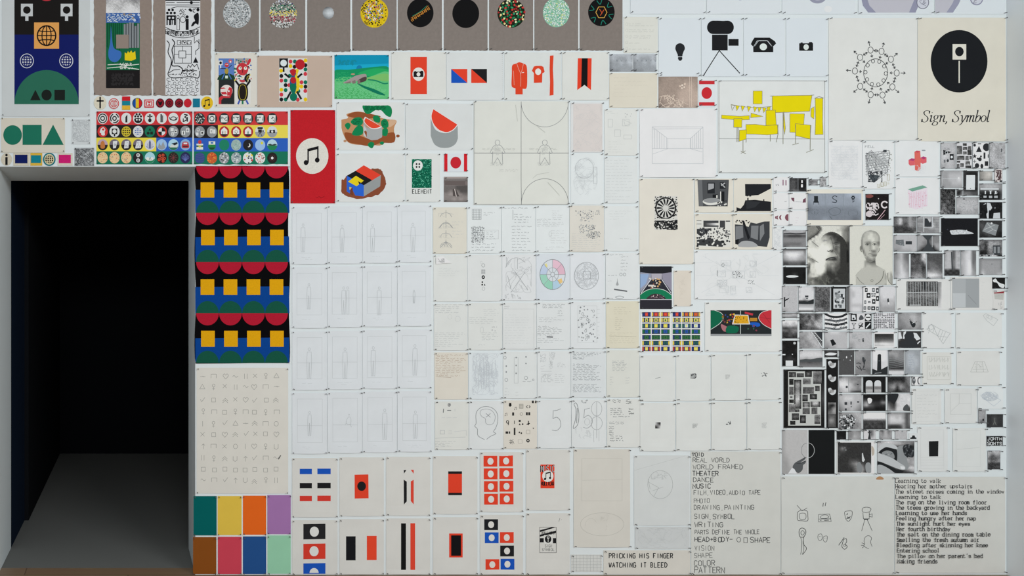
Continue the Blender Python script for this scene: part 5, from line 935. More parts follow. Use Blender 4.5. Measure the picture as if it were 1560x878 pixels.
# ------------------------------------------------------------------ top right: sleeved sheets and icons
GT = 'sleeved sheets along the top right edge'
gl = dict(m='gloss', curl=.002)
s = paper('blank sleeved sheet, leftmost along top right edge', (960, -8, 1072.5, 21.5), '#ced4d7', GT, **gl)
s = paper('sleeved sheet with tiny grey smudge at top', (1076, -8, 1187.5, 21.5), '#ced4d7', GT, **gl); s.ell(1127, -1, 3, 2, '#b3b5c4', 12)
s = paper('sleeved sheet with small grey disc bottom', (1191, -8, 1302.5, 22), '#ced4d7', GT, **gl); s.poly(circ(1245, -6, 14, 11.5, 24), '#8d8fa0'); s.ell(1245, -7, 10, 8, '#aeb0bf', 20); s.ell(1261, 14, 6, 5, '#d6dbdd', 20)
s = paper('sleeved sheet with large pale mauve disc and ring', (1307, -8, 1420, 22), '#ced4d7', GT, **gl)
s.poly([(1310, -8), (1405, -8), (1399, 8), (1394, 19.5), (1322, 19.5), (1314, 9)], '#8a8b9f'); s.poly([(1318, -8), (1395, -8), (1390, 5), (1384, 19.5), (1334, 19.5), (1324, 9)], '#b4b3bb'); s.ell(1405, 4, 9, 9.5, '#c1c3cc', 24); s.ring(1405, 4, 9, 9.5, 1.2, '#70717f'); s.tangle(1400, 0, 1410, 10, 4, '#70717f', .6, 3, 5)
s = paper('sleeved sheet with grey arc and small round emblem', (1423.5, -8, 1530.5, 22), '#ced4d7', GT, **gl); s.poly([(1424, -8), (1466, -8), (1460, 6), (1451, 19.5), (1424, 19.5)], '#9091a4'); s.poly([(1424, -8), (1456, -8), (1450, 6), (1441, 19.5), (1424, 19.5)], '#b4b3bb'); s.ell(1487, -1, 9, 8.5, '#c1c3cc', 24); s.ring(1487, -1, 9, 8.5, 1.6, '#85869a'); s.tangle(1482, -5, 1492, 5, 4, '#70717f', .6, 3, 5)
s = paper('cream typed list sheet in top row', (950, 26, 1001.5, 81), '#cfd0c8', cat='text sheet', curl=.002)
for i in range(5): s.scrib(957, 35 + 9.3 * i, 998, 41 + 9.3 * i, 2 if i < 3 else 1, '#a9aba5', .4, .4, .9); s.ring(954.4, 37 + 9.3 * i, 1.8, 2, .3, '#b3b5af')
for lab, x0 in (('left grey cloudy photograph under typed list', 928.5), ('right grey cloudy photograph under typed list', 964.6)):
    s = Sheet('photograph', lab, 'photograph', (x0, 82.5, x0 + 35, 109.5), '#a4aaaf', 'grey cloudy photographs', 'photo', curl=0); s.tone(x0, 82.5, x0 + 35, 109.5, '6777777/6766676/5667677/5666666/4556666', .25, 1.2, (.97, 1, 1.03)); s.text('X V V' if x0 < 940 else 'X Y X Y V', x0 + 10 if x0 < 940 else x0 + 5, 94, 3, 3.4, .6, '#747a80'); s.scrib(x0 + 8, 96, x0 + 30, 104, 4, '#8b9196', .4, .6)
s = paper('blank cream sheet below grey cloudy photographs', (928, 111.5, 1001, 164.5), '#cfcabb', curl=.003); s.scrib(934, 116, 990, 150, 6, '#c4bfb0', .4, .5, .8)
s = Sheet('photograph', 'brownish photograph with pale scratches and specks', 'photograph', (1003, 111, 1062.5, 164.5), '#b9a596', None, 'photo', curl=.002); s.tone(1003, 111, 1062.5, 164.5, '55665555/56666666/66666776/66667777/56667777/55666676', .3, 1.3, (1, .9, .83)); s.speck(1020, 122, 1046, 140, 4, ['#d8cbbe', '#cdbbac'], .35, .35); s.tangle(1004, 145, 1040, 163, 14, '#cdbdae', .7, 4, 9); s.lines([[(1050, 114), (1050, 163)], [(1053, 114), (1053, 163)], [(1030, 150), (1048, 160)]], .4, '#d3c5b8')
s = paper('small white card with red disc between horizontal red bars', (1063.8, 121.8, 1089, 163), '#d0d5d8', curl=0); s.rects([(1064.6, 123.2, 1088.2, 128.6), (1064.6, 156, 1088.2, 161.2)], '#bd3036'); s.ell(1076.2, 142, 7.9, 9, '#bd2b32', 30)
GI = 'sleeved sheets with black icons'
s = paper('sleeved sheet with black light bulb icon', (1003, 28, 1066, 117), '#cdd4d8', GI, **gl); s.part('printed_icon', 'paper')
s.poly(spline([(1035.5, 66), (1041, 68.5), (1043, 74), (1041, 79), (1039.4, 83.5), (1038.8, 86), (1032.6, 86), (1032, 83.5), (1030, 79), (1028.4, 74), (1030, 68.5)], True), '#26282b'); s.poly([(1032.8, 87), (1038.8, 87), (1039.2, 90), (1037, 92.8), (1034.4, 92.8), (1032.4, 90)], '#26282b')
s = paper('sleeved sheet with black film camera on tripod', (1068, 28, 1130.5, 117), '#cdd4d8', GI, **gl); s.part('printed_icon', 'paper'); s.poly(circ(1086, 42, 9.4, 10.2, 14, 90, 270) + circ(1108, 42, 9.4, 10.2, 14, -90, 90), '#1d1e20'); s.rects([(1084.2, 53, 1108, 77), (1109.2, 59.6, 1124.6, 70)], '#1d1e20'); s.lines([[(1095.4, 77), (1070.6, 116)], [(1095, 77), (1126.4, 112)]], 1.3, '#1d1e20')
s = paper('sleeved sheet with black telephone icon', (1132.5, 28, 1195, 117), '#cdd4d8', GI, **gl); s.part('printed_icon', 'paper'); s.poly([(1149, 57.5), (1172, 57.5), (1180, 63), (1182, 66.5), (1177, 71.4), (1169, 62), (1153, 62), (1147, 71.4), (1143.4, 67.4), (1146, 62)], '#1d1e20'); s.poly([(1153.6, 62.6), (1168.4, 62.6), (1177.6, 72), (1177.6, 79.6), (1147.2, 79.6), (1147, 72)], '#1d1e20'); s.ell(1162.4, 71.6, 5.6, 5.2, '#cfd8d4', 24); s.lines([[(1149, 70.6), (1155.6, 62), (1168, 62), (1175, 70.6)]], .5, '#cdd4d8')
s = paper('sleeved sheet with small black still camera icon', (1197, 28, 1259.5, 117), '#cdd4d8', GI, **gl); s.part('printed_icon', 'paper'); camera_icon(s, 1227.6, 71.2, 21, '#1d1e20', '#cfd8d4')

s = paper('large drawing of yellow banners, flags and stands', (1093.5, 122.5, 1257, 264), '#d2d5d3', curl=.004); Y, O = '#e4c90c', '#77734e'
s.frame(1094.8, 123.4, 1256, 263, .6, '#777a7a'); s.line([(1095, 211.5), (1256, 212)], .7, '#898c8c')
def yb(*p): s.poly(p, Y); s.line(list(p), .6, O, True)
yb((1147, 139), (1160.6, 139), (1160.6, 158.6), (1147, 158.4)); s.curve([(1113, 159.4), (1130, 162.5), (1150, 164), (1175, 162.5)], .6, O)
for i, x in enumerate((1113.4, 1120.4, 1128.6, 1138, 1147.4, 1154, 1161.4)):
    t = [(x, 160 + i * .7), (x + 5.4, 161 + i * .7), (x + 1.6, 168.5 + i * .6)]
    if i: s.poly(t, Y)
    s.line(t, .6, O, True)
yb((1099, 175.4), (1112, 176.5), (1127, 177.4), (1141, 176.4), (1141, 182.4), (1127, 183), (1112, 182), (1098.6, 180.6)); yb((1117.4, 181), (1129.8, 180.6), (1129.4, 194.4), (1117.2, 194.2)); yb((1143.8, 172.6), (1162, 177.6), (1143.2, 179.4))
yb((1176, 146.4), (1236.6, 145.4), (1234.6, 158), (1233, 169.6), (1205, 171), (1176, 172)); yb((1136, 190), (1150, 189.6), (1165, 191.6), (1185, 190.4), (1184, 204), (1168, 205.8), (1150, 204.6), (1136, 204.4)); yb((1166.4, 168.4), (1180.6, 168), (1182, 190.4), (1166.4, 191.4)); yb((1168.4, 163.4), (1172.6, 163), (1172.4, 168), (1168, 168.2))
yb((1202.8, 173.6), (1225, 173.8), (1224, 189), (1212, 202), (1202.8, 201.6)); yb((1211, 188.6), (1235, 191), (1233.6, 212), (1211.4, 207)); yb((1241.4, 150), (1253, 150), (1252.6, 185), (1253.4, 205), (1241.2, 205.4), (1242, 180)); yb((1235, 166), (1239.8, 162.8), (1239.4, 181.4), (1234.8, 178)); yb((1126, 198.6), (1136.6, 198), (1136.2, 212), (1125.6, 215.6)); yb((1193.6, 170), (1196, 196), (1194.6, 205), (1193, 190))
s.lines([[(1122.4, 194.4), (1122.2, 216.5)], [(1124, 194.4), (1124, 216.5)], [(1131.4, 214), (1131.4, 231)], [(1128, 234), (1135, 230)], [(1128, 230.4), (1135.6, 234.6)], [(1136.4, 212), (1136, 217.4)], [(1173, 205), (1173, 215.6)], [(1184, 190), (1184.8, 204), (1182, 217)], [(1192.4, 172), (1192.4, 219.6)], [(1211.4, 190), (1211.4, 219)], [(1206.6, 221), (1216, 218.4)], [(1234, 190.6), (1233.6, 229)], [(1227.6, 232.6), (1239, 228)], [(1173, 146.6), (1178, 146.4)], [(1234, 145.4), (1239.6, 145)], [(1240.4, 150), (1247, 147.4), (1254, 149.6)]], .8, '#82826f')

s = paper('white sheet with ring of ink circles and arrows', (1262, 27.5, 1396.5, 214), '#d2d3cf'); I2 = '#3a3d3f'
rc = [(1325.8, 76.5), (1342.5, 78.5), (1356.8, 90.5), (1365.6, 111.4), (1359, 132.6), (1344, 145), (1326, 144.4), (1310, 131.8), (1302, 108.4), (1309.8, 87.6)]
for x, y in rc: s.ring(x, y, 4, 4.8, .9, I2, n=18)
s.ring(1333.5, 111.2, 18.2, 21.4, .9, I2, n=40)
for k in range(10): a = math.radians(-105 + 36 * k); s.ring(1333.5 + 15.5 * math.cos(a), 111.2 + 18.4 * math.sin(a), 2.5, 2.8, .8, I2, n=14)
def arrow(x0, y0, x1, y1, both=False):
    d = math.atan2(y1 - y0, x1 - x0); L = [[(x0, y0), (x1, y1)]]
    for (x, y, q) in ((x1, y1, d),) + (((x0, y0, d + math.pi),) if both else ()):
        L.append([(x - 3.2 * math.cos(q - .65), y - 3.2 * math.sin(q - .65)), (x, y), (x - 3.2 * math.cos(q + .65), y - 3.2 * math.sin(q + .65))])
    s.lines(L, 1.05, I2)
for k, (x, y) in enumerate(rc):
    dx, dy = x - 1333.5, y - 111.2; l = math.hypot(dx, dy); ux, uy = dx / l, dy / l
    arrow(x + ux * 6, y + uy * 6.5, x + ux * 13, y + uy * 13.5); arrow(x - ux * 6, y - uy * 7, x - ux * 10, y - uy * 11)
    x2, y2 = rc[(k + 1) % 10]; vx, vy = x2 - x, y2 - y; arrow(x + vx * .32, y + vy * .32, x + vx * .68, y + vy * .68, True)

s = paper('cream poster titled Sign, Symbol with black disc', (1397.5, 27, 1531.5, 215.5), '#d0ccbf', cat='poster', name='poster')
s.part('printed_disc'); s.ell(1460.6, 93.5, 43.2, 47.6, '#1b1d20', 64); s.rect(1450.6, 67.4, 1471.4, 91, '#d3d0c4'); s.ell(1461, 78.8, 6.5, 7.2, '#1b1d20', 26); s.rect(1459.8, 93, 1461.6, 126.6, '#d3d0c4')
GS = {'S': ([[(.52, .84), (.46, .96), (.3, 1.0), (.15, .94), (.1, .78), (.22, .6), (.4, .46), (.5, .28), (.44, .08), (.28, -.01), (.12, .05), (.05, .18)], [(.52, .98), (.52, .74)], [(.05, .28), (.05, 0)]], .64),
      'i': ([[(.02, .5), (.1, .59), (.13, .5), (.1, .12), (.15, .01), (.26, .1)], [(.13, .84), (.13, .8)]], .29), 'g': ([[(.36, .52), (.22, .6), (.08, .5), (.08, .34), (.2, .25), (.33, .32), (.36, .52)], [(.2, .25), (.1, .14), (.14, .05), (.32, .02), (.42, -.09), (.34, -.26), (.15, -.29), (.02, -.2), (.06, -.06), (.16, .03)], [(.36, .54), (.48, .58)]], .5),
      'n': ([[(.02, .5), (.1, .59), (.12, .5), (.09, 0)], [(.1, .3), (.25, .55), (.36, .58), (.38, .42), (.35, .12), (.4, .01), (.5, .1)]], .53), 'm': ([[(.02, .5), (.1, .59), (.12, .5), (.09, 0)], [(.1, .3), (.22, .55), (.33, .57), (.34, .4), (.31, 0)], [(.32, .3), (.45, .55), (.56, .58), (.58, .42), (.55, .12), (.6, .01), (.7, .1)]], .73),
      ',': ([[(.08, .05), (.11, .02), (.1, -.08), (.03, -.18)]], .26), ' ': ([], .28), 'y': ([[(.02, .52), (.09, .59), (.15, .45), (.18, .1), (.22, .02)], [(.44, .58), (.41, .38), (.28, .1), (.12, -.2), (0, -.27)]], .48),
      'b': ([[(.06, .98), (.13, .98), (.1, .5), (.08, .15), (.15, .01), (.28, .04), (.4, .25), (.4, .48), (.3, .58), (.17, .46), (.1, .34)]], .47), 'o': ([[(.24, .59), (.08, .44), (.06, .2), (.2, .01), (.38, .14), (.41, .42), (.24, .59)]], .48), 'l': ([[(.05, .98), (.12, .98), (.1, .5), (.09, .12), (.15, .01), (.24, .1)]], .26)}
s.part('title_lettering'); x = 1402.4; H = 17.6
for ch in 'Sign, Symbol':
    st, adv = GS[ch]
    for g in st:
        p = [(x + (a * 19.4) + .2 * b * H, 186.2 - b * H) for a, b in (spline(g, False, 6) if len(g) > 2 else g)]
        s.lines([p], (lambda i, d: 0.6 + 1.2 * min(1, abs(d[1]) / (math.hypot(*d) + 1e-6)) ** 2), '#24262a')
    x += adv * 18.6
s = paper('wide white sheet with pencil perspective of colonnaded room', (974, 166, 1090.5, 270.5), '#d8dde1', curl=.006); L_ = '#a9aeb2'
s.frame(993.3, 193.6, 1070.6, 249.6, .5, L_); s.frame(1017, 211.4, 1051.4, 226.6, .4, L_); s.lines([[(993.3, 193.6), (1017, 211.4)], [(1070.6, 193.6), (1051.4, 211.4)], [(993.3, 226.6), (1070.6, 226.6)], [(994, 235), (1017, 226.8)], [(1070, 232), (1051.4, 226.8)], [(994, 197), (1070, 196)]] + [[(997 + 3.6 * i, 197 + 2.6 * i), (997 + 3.6 * i, 226.5)] for i in range(6)] + [[(1067 - 3 * i, 197 + 2.6 * i), (1067 - 3 * i, 226.5)] for i in range(6)], .4, L_)

# ------------------------------------------------------------------ cream prints, centre right
s = paper('tall cream sheet with black woodcut medallion', (973.5, 272.5, 1056, 402.5), '#d3cfc4', cat='print'); s.rect(996.5, 299, 1031.5, 350.5, '#c9c8c2')
s.speck(997, 300, 1031, 348, 2.4, [BK, '#3a3b3b'], .6, .5, False); s.ell(1013.5, 317.5, 16, 16.8, '#c5c5c0', 32); s.ring(1013.5, 317.5, 15, 15.8, 2.2, BK)
for k in range(14): a = math.radians(26 * k); s.blob([(1013.5 + r1 * math.cos(a + da), 317.5 + r1 * 1.05 * math.sin(a + da)) for r1, da in ((4, 0), (9, .13), (13, .08), (13.4, -.1), (9, -.12))], BK)
s.rect(996.5, 333.5, 1031.5, 336.5, '#c9c8c2'); s.tangle(997, 337, 1031, 349.5, 26, '#1f2021', 1.2, 4, 8); s.rect(1028, 335, 1031.5, 341, BK)
GC = 'black and grey block prints on cream sheets'
s = paper('cream sheet with print of round table in dark room', (1058, 272.5, 1116, 324), '#d2cec2', GC, 'print'); s.poly([(1062, 274), (1110, 274), (1108, 314.6), (1064, 314.6)], '#4b4d4f'); s.poly([(1062, 274), (1069, 274), (1070.5, 314.6), (1064, 314.6)], '#66686a'); s.rect(1077, 278.6, 1088.4, 295, '#25272a'); s.polys([[(1078.4, 280), (1087, 280), (1087, 287), (1078.4, 290)]], '#9c9ea0'); s.rect(1096, 278, 1105, 288, '#25272a'); s.lines([[(1097.6, 279.6), (1104, 286)], [(1104, 279), (1098, 283)]], 1.6, '#a9abac')
s.rects([(1098, 292, 1103, 306), (1085, 296.6, 1093, 302)], '#1b1c1e'); s.rects([(1096.6, 292, 1098, 306), (1090.6, 297.6, 1092.6, 302)], '#d2d2cc'); s.blob([(1070, 308), (1074, 303.6), (1084, 302), (1094, 303.4), (1098, 308), (1090, 312), (1078, 312.6)], '#d2d2cc'); s.blob([(1071, 307), (1075, 303.4), (1084, 302), (1094, 303.6), (1096, 307), (1086, 309), (1080, 309.4)], '#8a8c8d'); s.speck(1090, 306, 1107, 314, 2.4, ['#1b1c1e', '#d2d2cc'], .8, .5, False)
s = paper('cream sheet with black print of angular roof shapes', (1117.5, 272, 1176, 324.5), '#d2cec2', GC, 'print'); s.polys([[(1134.6, 280.6), (1174, 280.6), (1174, 287.4), (1155, 297.4), (1135, 299)], [(1121.6, 322), (1121.6, 316), (1128, 318), (1133, 312), (1135, 305.4), (1150, 304.6), (1174, 307.6), (1174, 322)]], '#222326'); s.rects([(1138, 301.6, 1140, 305.6), (1162.4, 303.6, 1164, 308)], '#222326'); s.rects([(1137, 297.6, 1139.4, 299.4), (1141, 297.4, 1144, 299.6)], '#222326'); s.poly([(1136, 306), (1158, 308), (1150, 316), (1137, 319)], '#2e3033')
s = paper('cream sheet with busy print of desks and windows', (1058, 326, 1115.5, 380.5), '#d2cec2', GC, 'print'); s.rect(1061, 335.6, 1112, 376.6, '#cfcfc9'); s.rects([(1071, 336.4, 1094, 340), (1071, 343.6, 1094, 346), (1060.6, 336, 1068, 336.8), (1060.6, 341, 1068, 341.8), (1096, 336.4, 1104, 347), (1105, 336.4, 1111.6, 338)], '#3f4143'); s.tone(1071, 340, 1090, 343.6, '2468', .2, 1.4); s.polys([[(1061, 349), (1084, 348), (1068, 361), (1061, 356)], [(1061, 366), (1080, 362), (1104, 370), (1100, 376.4), (1061, 374)]], '#3a3c3e'); s.speck(1066, 347, 1111, 365, 2.6, [BK, '#d2d2cc', '#55575a', '#3a3c3e'], .85, .52, False); s.speck(1061, 362, 1111, 376, 3.6, ['#3a3c3e', '#d2d2cc', '#26282a'], .7, .5, False)
s = paper('cream sheet with grey print of blocky seats', (1116.5, 326, 1176, 380.5), '#d2cec2', GC, 'print'); s.poly([(1119, 342), (1131, 343), (1140, 346), (1143, 339), (1152, 341), (1164, 337.6), (1172, 337.4), (1172, 362), (1168, 376.4), (1119.6, 372)], '#3c3e41'); s.polys([[(1120, 345), (1131, 344), (1132, 362), (1120, 366)], [(1144, 344), (1155, 344), (1154, 366), (1143, 362)], [(1157, 345), (1163, 341), (1164, 356), (1157, 368)]], '#77797b'); s.polys([[(1130, 337), (1133, 336), (1142, 362), (1139, 366)], [(1119.6, 366), (1125, 364), (1124, 373), (1119.6, 372)]], '#1c1d20'); s.blob([(1125, 376), (1128, 369), (1136, 367), (1147, 369), (1153, 376)], '#9fa1a2'); s.speck(1119, 336, 1142, 342, 2.6, [BK], .5, .5, False)
s = Sheet('photograph', 'colour photograph of green court floor inside hall', 'photograph', (974.8, 406, 1023, 471), '#25262b', None, 'photo', curl=0); s.rect(975, 406, 1023, 416, '#202126'); s.poly([(975, 415), (992, 417), (991, 426), (975, 446)], '#8f93a4'); s.poly([(1023, 415), (1008, 417), (1009, 426), (1023, 446)], '#8a8797'); s.rect(992, 417, 1008, 426, '#a6a3ad'); s.poly([(975, 418), (988, 418), (984, 432), (975, 440)], '#8ba3c4'); s.polys([[(991, 426), (1009, 426), (1023, 445), (1023, 458), (975, 458), (975, 446)]], '#2a2b33'); s.lines([[(992, 425), (976, 447)], [(1008, 426), (1022, 447)]], 1, '#c9ccd2'); s.speck(990, 424, 1007, 440, 3.2, ['#c9a06a', '#8a5038', '#3a3a40', '#d0c8b8'], .7, .45, False); s.rect(987, 434, 996, 436.6, '#c9c6c0'); s.poly(spline([(975, 456), (975, 449), (985, 442.6), (998, 440), (1012, 442.6), (1023, 450), (1023, 456)], False), '#14724e'); s.curve([(975, 449), (985, 442.4), (998, 440), (1012, 442.4), (1023, 450)], .8, '#c9d2cc'); s.blob([(985, 457), (990, 450), (998, 447.6), (1008, 450), (1013, 457)], '#3a3136'); s.speck(990, 449, 1012, 457, 2, ['#8a7680', '#c9b4b0', '#4a4048'], .6, .45); s.line([(975, 456.6), (1023, 456.6)], .8, '#b9bcc2'); s.rect(975, 457.2, 1023, 471, '#2b2a31')
s = paper('small cream slip with faint pencil strokes', (1026, 412.5, 1052.5, 467), '#d0c9bd', curl=0); s.tangle(1034, 420, 1044, 455, 8, '#bfb8ac', .35, 4, 5)
s = paper('wide sheet with exploded pencil plan of rooms', (1057.5, 382.5, 1190, 456.5), '#d6dadc', curl=.005); q = '#b3b8ba'
s.lines([[(1070, 390), (1180, 450)], [(1068, 446), (1184, 388)], [(1060, 400), (1085, 400)], [(1060, 420), (1085, 420)], [(1160, 420), (1186, 420)]], .35, '#c2c7c9')
for a, b, w, h in ((1098, 397, 14, 8), (1093, 413, 12, 9), (1092, 427, 15, 9), (1115, 413, 19, 11), (1142, 398, 10, 8), (1142, 414, 9, 9), (1112, 436, 8, 12), (1095, 436, 14, 10), (1136, 438, 9, 8)): s.frame(a, b, a + w, b + h, .4, q); s.tangle(a, b, a + w, b + h, 5, '#a9aeb0', .35, 3, 6)
s.speck(1115, 414, 1131, 423, 1.8, ['#5a5e60', '#8d9193', '#3c3f42'], .55, .45, False); s.speck(1139, 427, 1150, 433, 1.7, ['#4a4d50', '#85898b'], .8, .45, False); s.lines([[(1092, 412), (1092, 421)]], .8, '#85898b'); s.ring(1101, 404, 1.8, 2.6, .6, '#7c8082'); s.speck(1093, 427, 1107, 435, 1.8, ['#b9bdbf'], .9, .4, False); s.tangle(1074, 387, 1170, 450, 26, '#bfc4c6', .35, 4, 12)
GQ = 'colour flag grid sheets'
pal = ['#c03a30', '#d2b44a', '#2b3a78', '#1f5a3c', '#3a4a8a', '#d2c24e']
for lab, x0, n0 in (('left sheet of small coloured court flags', 975.5, 978), ('right sheet of small coloured court flags', 1023.4, 1024.4)):
    s = paper(lab, (x0, 474.5, x0 + (47.4 if x0 < 1000 else 45.4), 537), '#d6d8d8', GQ, curl=0)
    for j in range(7):
        for i in range(3):
            k = i + (3 if x0 > 1000 else 0); x, y = n0 + 14.4 * i, 475.8 + 8.75 * j; s.rect(x, y, x + 13, y + 6.9, ['#283466', '#283466', '#2b4068', '#26503e', '#26503e', '#2b4068', '#283466'][j])
            s.rects([(x, y + .6, x + 2.4, y + 6.2), (x + 10.6, y + .6, x + 13, y + 6.2)], ['#d0b04a', '#cfc060', '#3c6a58', '#2f6a44', '#30603f', '#cdbb48', '#b3493a'][j] if (i + j) % 4 else '#2f3a70'); s.rects([(x + 4.4 - .4 * (k % 3), y + .8, x + 8.6 + .4 * (k % 3), y + 6)], [('#c84434' if k < 4 else '#b8602c'), '#e0cc6a', ('#dccb58' if k < 3 else '#c9d4cf'), '#34549a', '#3f6a3c', '#2f5a5a', '#dcc95a'][j])
            s.lines([[(x, y + .3), (x + 13, y + .3)], [(x, y + 6.6), (x + 13, y + 6.6)]], .6, '#1f2440'); s.ell(x + 6.5, y + 3.4, 1.3, 1.5, ['#d8553c', '#2f6a44', '#e3d56a', '#244a8a', '#1f4f3a', '#1f5040', '#e0d070'][j], 10)
s = paper('wide white sheet mounted with coloured court photograph', (1073.5, 460.5, 1188, 536), '#d3d5d2'); s.part('court_print', 'photo')
s.rect(1082, 473, 1174.8, 512, '#23282a'); s.rect(1082, 509, 1174.8, 512, '#8f9294'); s.poly([(1082, 474)] + spline([(1088, 473), (1098, 477), (1101, 484), (1096, 493), (1082, 502)], False), '#0f5f44'); s.curve([(1088, 473), (1098, 477), (1101.4, 484), (1096, 493), (1082, 502.4)], .7, '#c9d0cc'); s.poly(spline([(1174.8, 473), (1164, 474), (1156.6, 480), (1156, 487), (1163, 495), (1174.8, 501)], False), '#b8303a'); s.curve([(1170, 473.2), (1161, 475.6), (1156, 481), (1156, 487), (1163, 495), (1174.8, 501.4)], .7, '#c9d0cc'); s.lines([[(1162, 478), (1172, 492)], [(1157, 484), (1174, 486)]], .4, '#7c2028')
s.line([(1127.6, 473.4), (1127.6, 509)], 1, '#b9bfbc'); s.speck(1098, 476, 1122, 494, 3, ['#8a6a2a', '#b03a3a', '#2f4a8a', '#c9a83a', '#6a3a3a'], .6, .5); s.blob([(1098, 494), (1112, 500), (1118, 496), (1116, 504), (1102, 505)], '#a06a70'); s.blob([(1108, 497), (1124, 498), (1122, 507), (1106, 507)], '#0f5f44'); s.blob([(1142, 492), (1155, 492), (1157, 497), (1146, 498)], '#1f56b0'); s.poly([(1134, 475), (1147, 478), (1146, 481), (1134, 478)], '#b53540'); s.rect(1142, 484.6, 1153, 489.4, '#b07c2c'); s.speck(1138, 496, 1154, 506, 3, ['#3a5a4a', '#7a3a48', '#23282a'], .6, .5)
s.poly([(1118.6, 479.6), (1139.4, 480), (1142, 494.4), (1114.8, 494.4)], '#d0d3d0'); s.poly([(1119.8, 480.8), (1138.4, 481), (1140.4, 493.2), (1116.6, 493.2)], '#cf9a24'); s.speck(1118, 480.6, 1139, 493, 2, ['#7a5a1a', '#cf9a24', '#4a3c1c'], .5, .4, False); s.end(); s.scrib(1088, 524, 1175, 530, 1, '#c5c7c4', .35, .5)

GE = 'mostly blank sheets with one small centred mark'
em = [[('tiny grey streak', 1002, 575.5), ('dark solid scribble', 1056, 573.4), ('small pale grey scribble', 1108, 574), ('speckled ink flower', 1163.5, 570.4)], [('smudged black diagonal square', 1001.6, 648), ('faint grey rubbing', 1059, 649), ('small black crumb shapes', 1110, 644.6), ('faint twisted grey scribble', 1163.5, 648)]]
ex = [(974.5, 1027.5), (1029.5, 1081.5), (1083, 1136), (1137.5, 1187.5)]
for r in range(2):
    for c in range(4):
        nm, x, y = em[r][c]; yy = (541.5 - c * .7, 611.5 - c * .7) if r == 0 else (614 - c * .8, 687.5 - c * .8)
        s = paper('mostly blank sheet with %s in middle' % nm, (ex[c][0], yy[0], ex[c][1], yy[1]), '#d0d3d0', GE, curl=.005)
        k = r * 4 + c
        if k == 0: s.line([(998, 577), (1006, 575)], 1, '#9da09e')
        if k == 1: s.blob([(1052, 571), (1055, 569.4), (1060, 569.6), (1060.4, 575), (1057, 577.4), (1052, 576)], '#4a4c4e'); s.tangle(1052, 570, 1060, 577, 8, '#6d7072', .6, 4, 5)
        if k == 2: s.tangle(1105, 571, 1111, 578, 10, '#a3a6a4', .6, 4, 5)
        if k == 3: s.speck(1158.5, 566.5, 1168.5, 575, 1.9, ['#4a4c4e', '#85888a', '#2c2e30'], .6, .45)
        if k == 4: s.tone(997.6, 643.6, 1005.8, 653, '8520/8642/2468/0258', .3, .8)
        if k == 5: s.tangle(1055, 646, 1063, 652, 10, '#aeb1af', .7, 4, 5)
        if k == 6: s.polys([[(1110, 647), (1112, 641), (1113, 646.4)], [(1105, 647.6), (1107, 645), (1109, 647.6)], [(1108, 644), (1110, 642), (1110, 645)]], '#5a5d5e')
        if k == 7: s.tangle(1160, 644, 1167, 652, 9, '#a8abaa', .6, 4, 5)
# ------------------------------------------------------------------ right: drawings beside the photographs
s = paper('very faint sheet of tangled ruled pencil lines', (1261.5, 214.5, 1312.5, 286.5), '#d7dbde', 'pencil sheets above the photographs', curl=.003); s.tangle(1266, 222, 1306, 274, 70, '#c3c7ca', .35, 4, 9); s.lines([[(1266, 224 + 4 * i), (1306, 224 + 4 * i)] for i in range(13)], .3, '#c6cacd')
s = paper('sheet with dense black wireframe cube drawing', (1313.5, 215.5, 1361, 288), '#d6dbde', curl=.003); q = '#5a5e62'
s.lines([[(1318 + 1.2 * i, 236 - 1.0 * i + (1318 - 1318)), (1320 + 4.5 * i, 262 - 1 * i)] for i in range(8)] + [[(1318, 234 + 4 * i), (1354, 229.5 + 3.6 * i)] for i in range(9)], .6, q); s.lines([[(1319, 233), (1323, 268), (1331, 278), (1351, 262), (1355, 232)], [(1333, 240), (1335, 276)], [(1319, 233), (1330, 240), (1349, 229)]], .8, '#3a3d40'); s.tangle(1320, 232, 1352, 268, 55, q, .6, 4, 8); s.poly([(1322, 268), (1326, 266), (1341, 268), (1330, 278.5)], '#4a5256'); s.tangle(1322, 262, 1343, 277, 16, '#33373b', .8, 4, 6); s.rect(1345, 228.6, 1350, 232, '#3c4044')
s.text('FELL', 1317.6, 225, 3.2, 3.9, .5, '#85898c', .3); s.speck(1353, 230, 1357, 262, 4, ['#9a9c94'], .9, .25, False)
for i in range(4): s.frame(1336 + 5 * i, 280 - 1.4 * i if i < 3 else 266, 1339.6 + 5 * i, 286 - 1.4 * i if i < 3 else 275, .5, '#a9a58c'); s.scrib(1336 + 5 * i, 281 - 1.4 * i, 1340 + 5 * i, 286 - 1.4 * i, 3, '#b5b090', .4, .4)
s = paper('sheet with red and pink block cross drawing', (1363, 214.5, 1429.5, 269.5), '#d6dbdf', curl=.003); s.poly([(1392.6, 231.6), (1396, 229.8), (1401.4, 230), (1402, 240), (1402, 258), (1398, 261), (1393.4, 259)], '#d0655c'); s.poly([(1392.6, 231.6), (1396, 229.6), (1401.6, 230.2), (1398, 233)], '#c24a58'); s.polys([[(1383.6, 244), (1388, 241.6), (1393, 242.6), (1393, 252), (1386, 252.6), (1383.8, 250)], [(1402, 240.4), (1406, 238.6), (1411, 240), (1411, 247.6), (1405, 250), (1402, 248)]], '#cf5f66'); s.polys([[(1383.6, 244), (1388, 241.4), (1394, 242), (1391, 245.4)], [(1402, 240.4), (1406, 238.4), (1411, 240), (1407, 243)]], '#a93c6c'); s.ell(1406.6, 229.4, 3, 1, '#8f969c', 14); s.tangle(1384, 252, 1410, 264, 10, '#c5c8cd', .4, 4, 6)
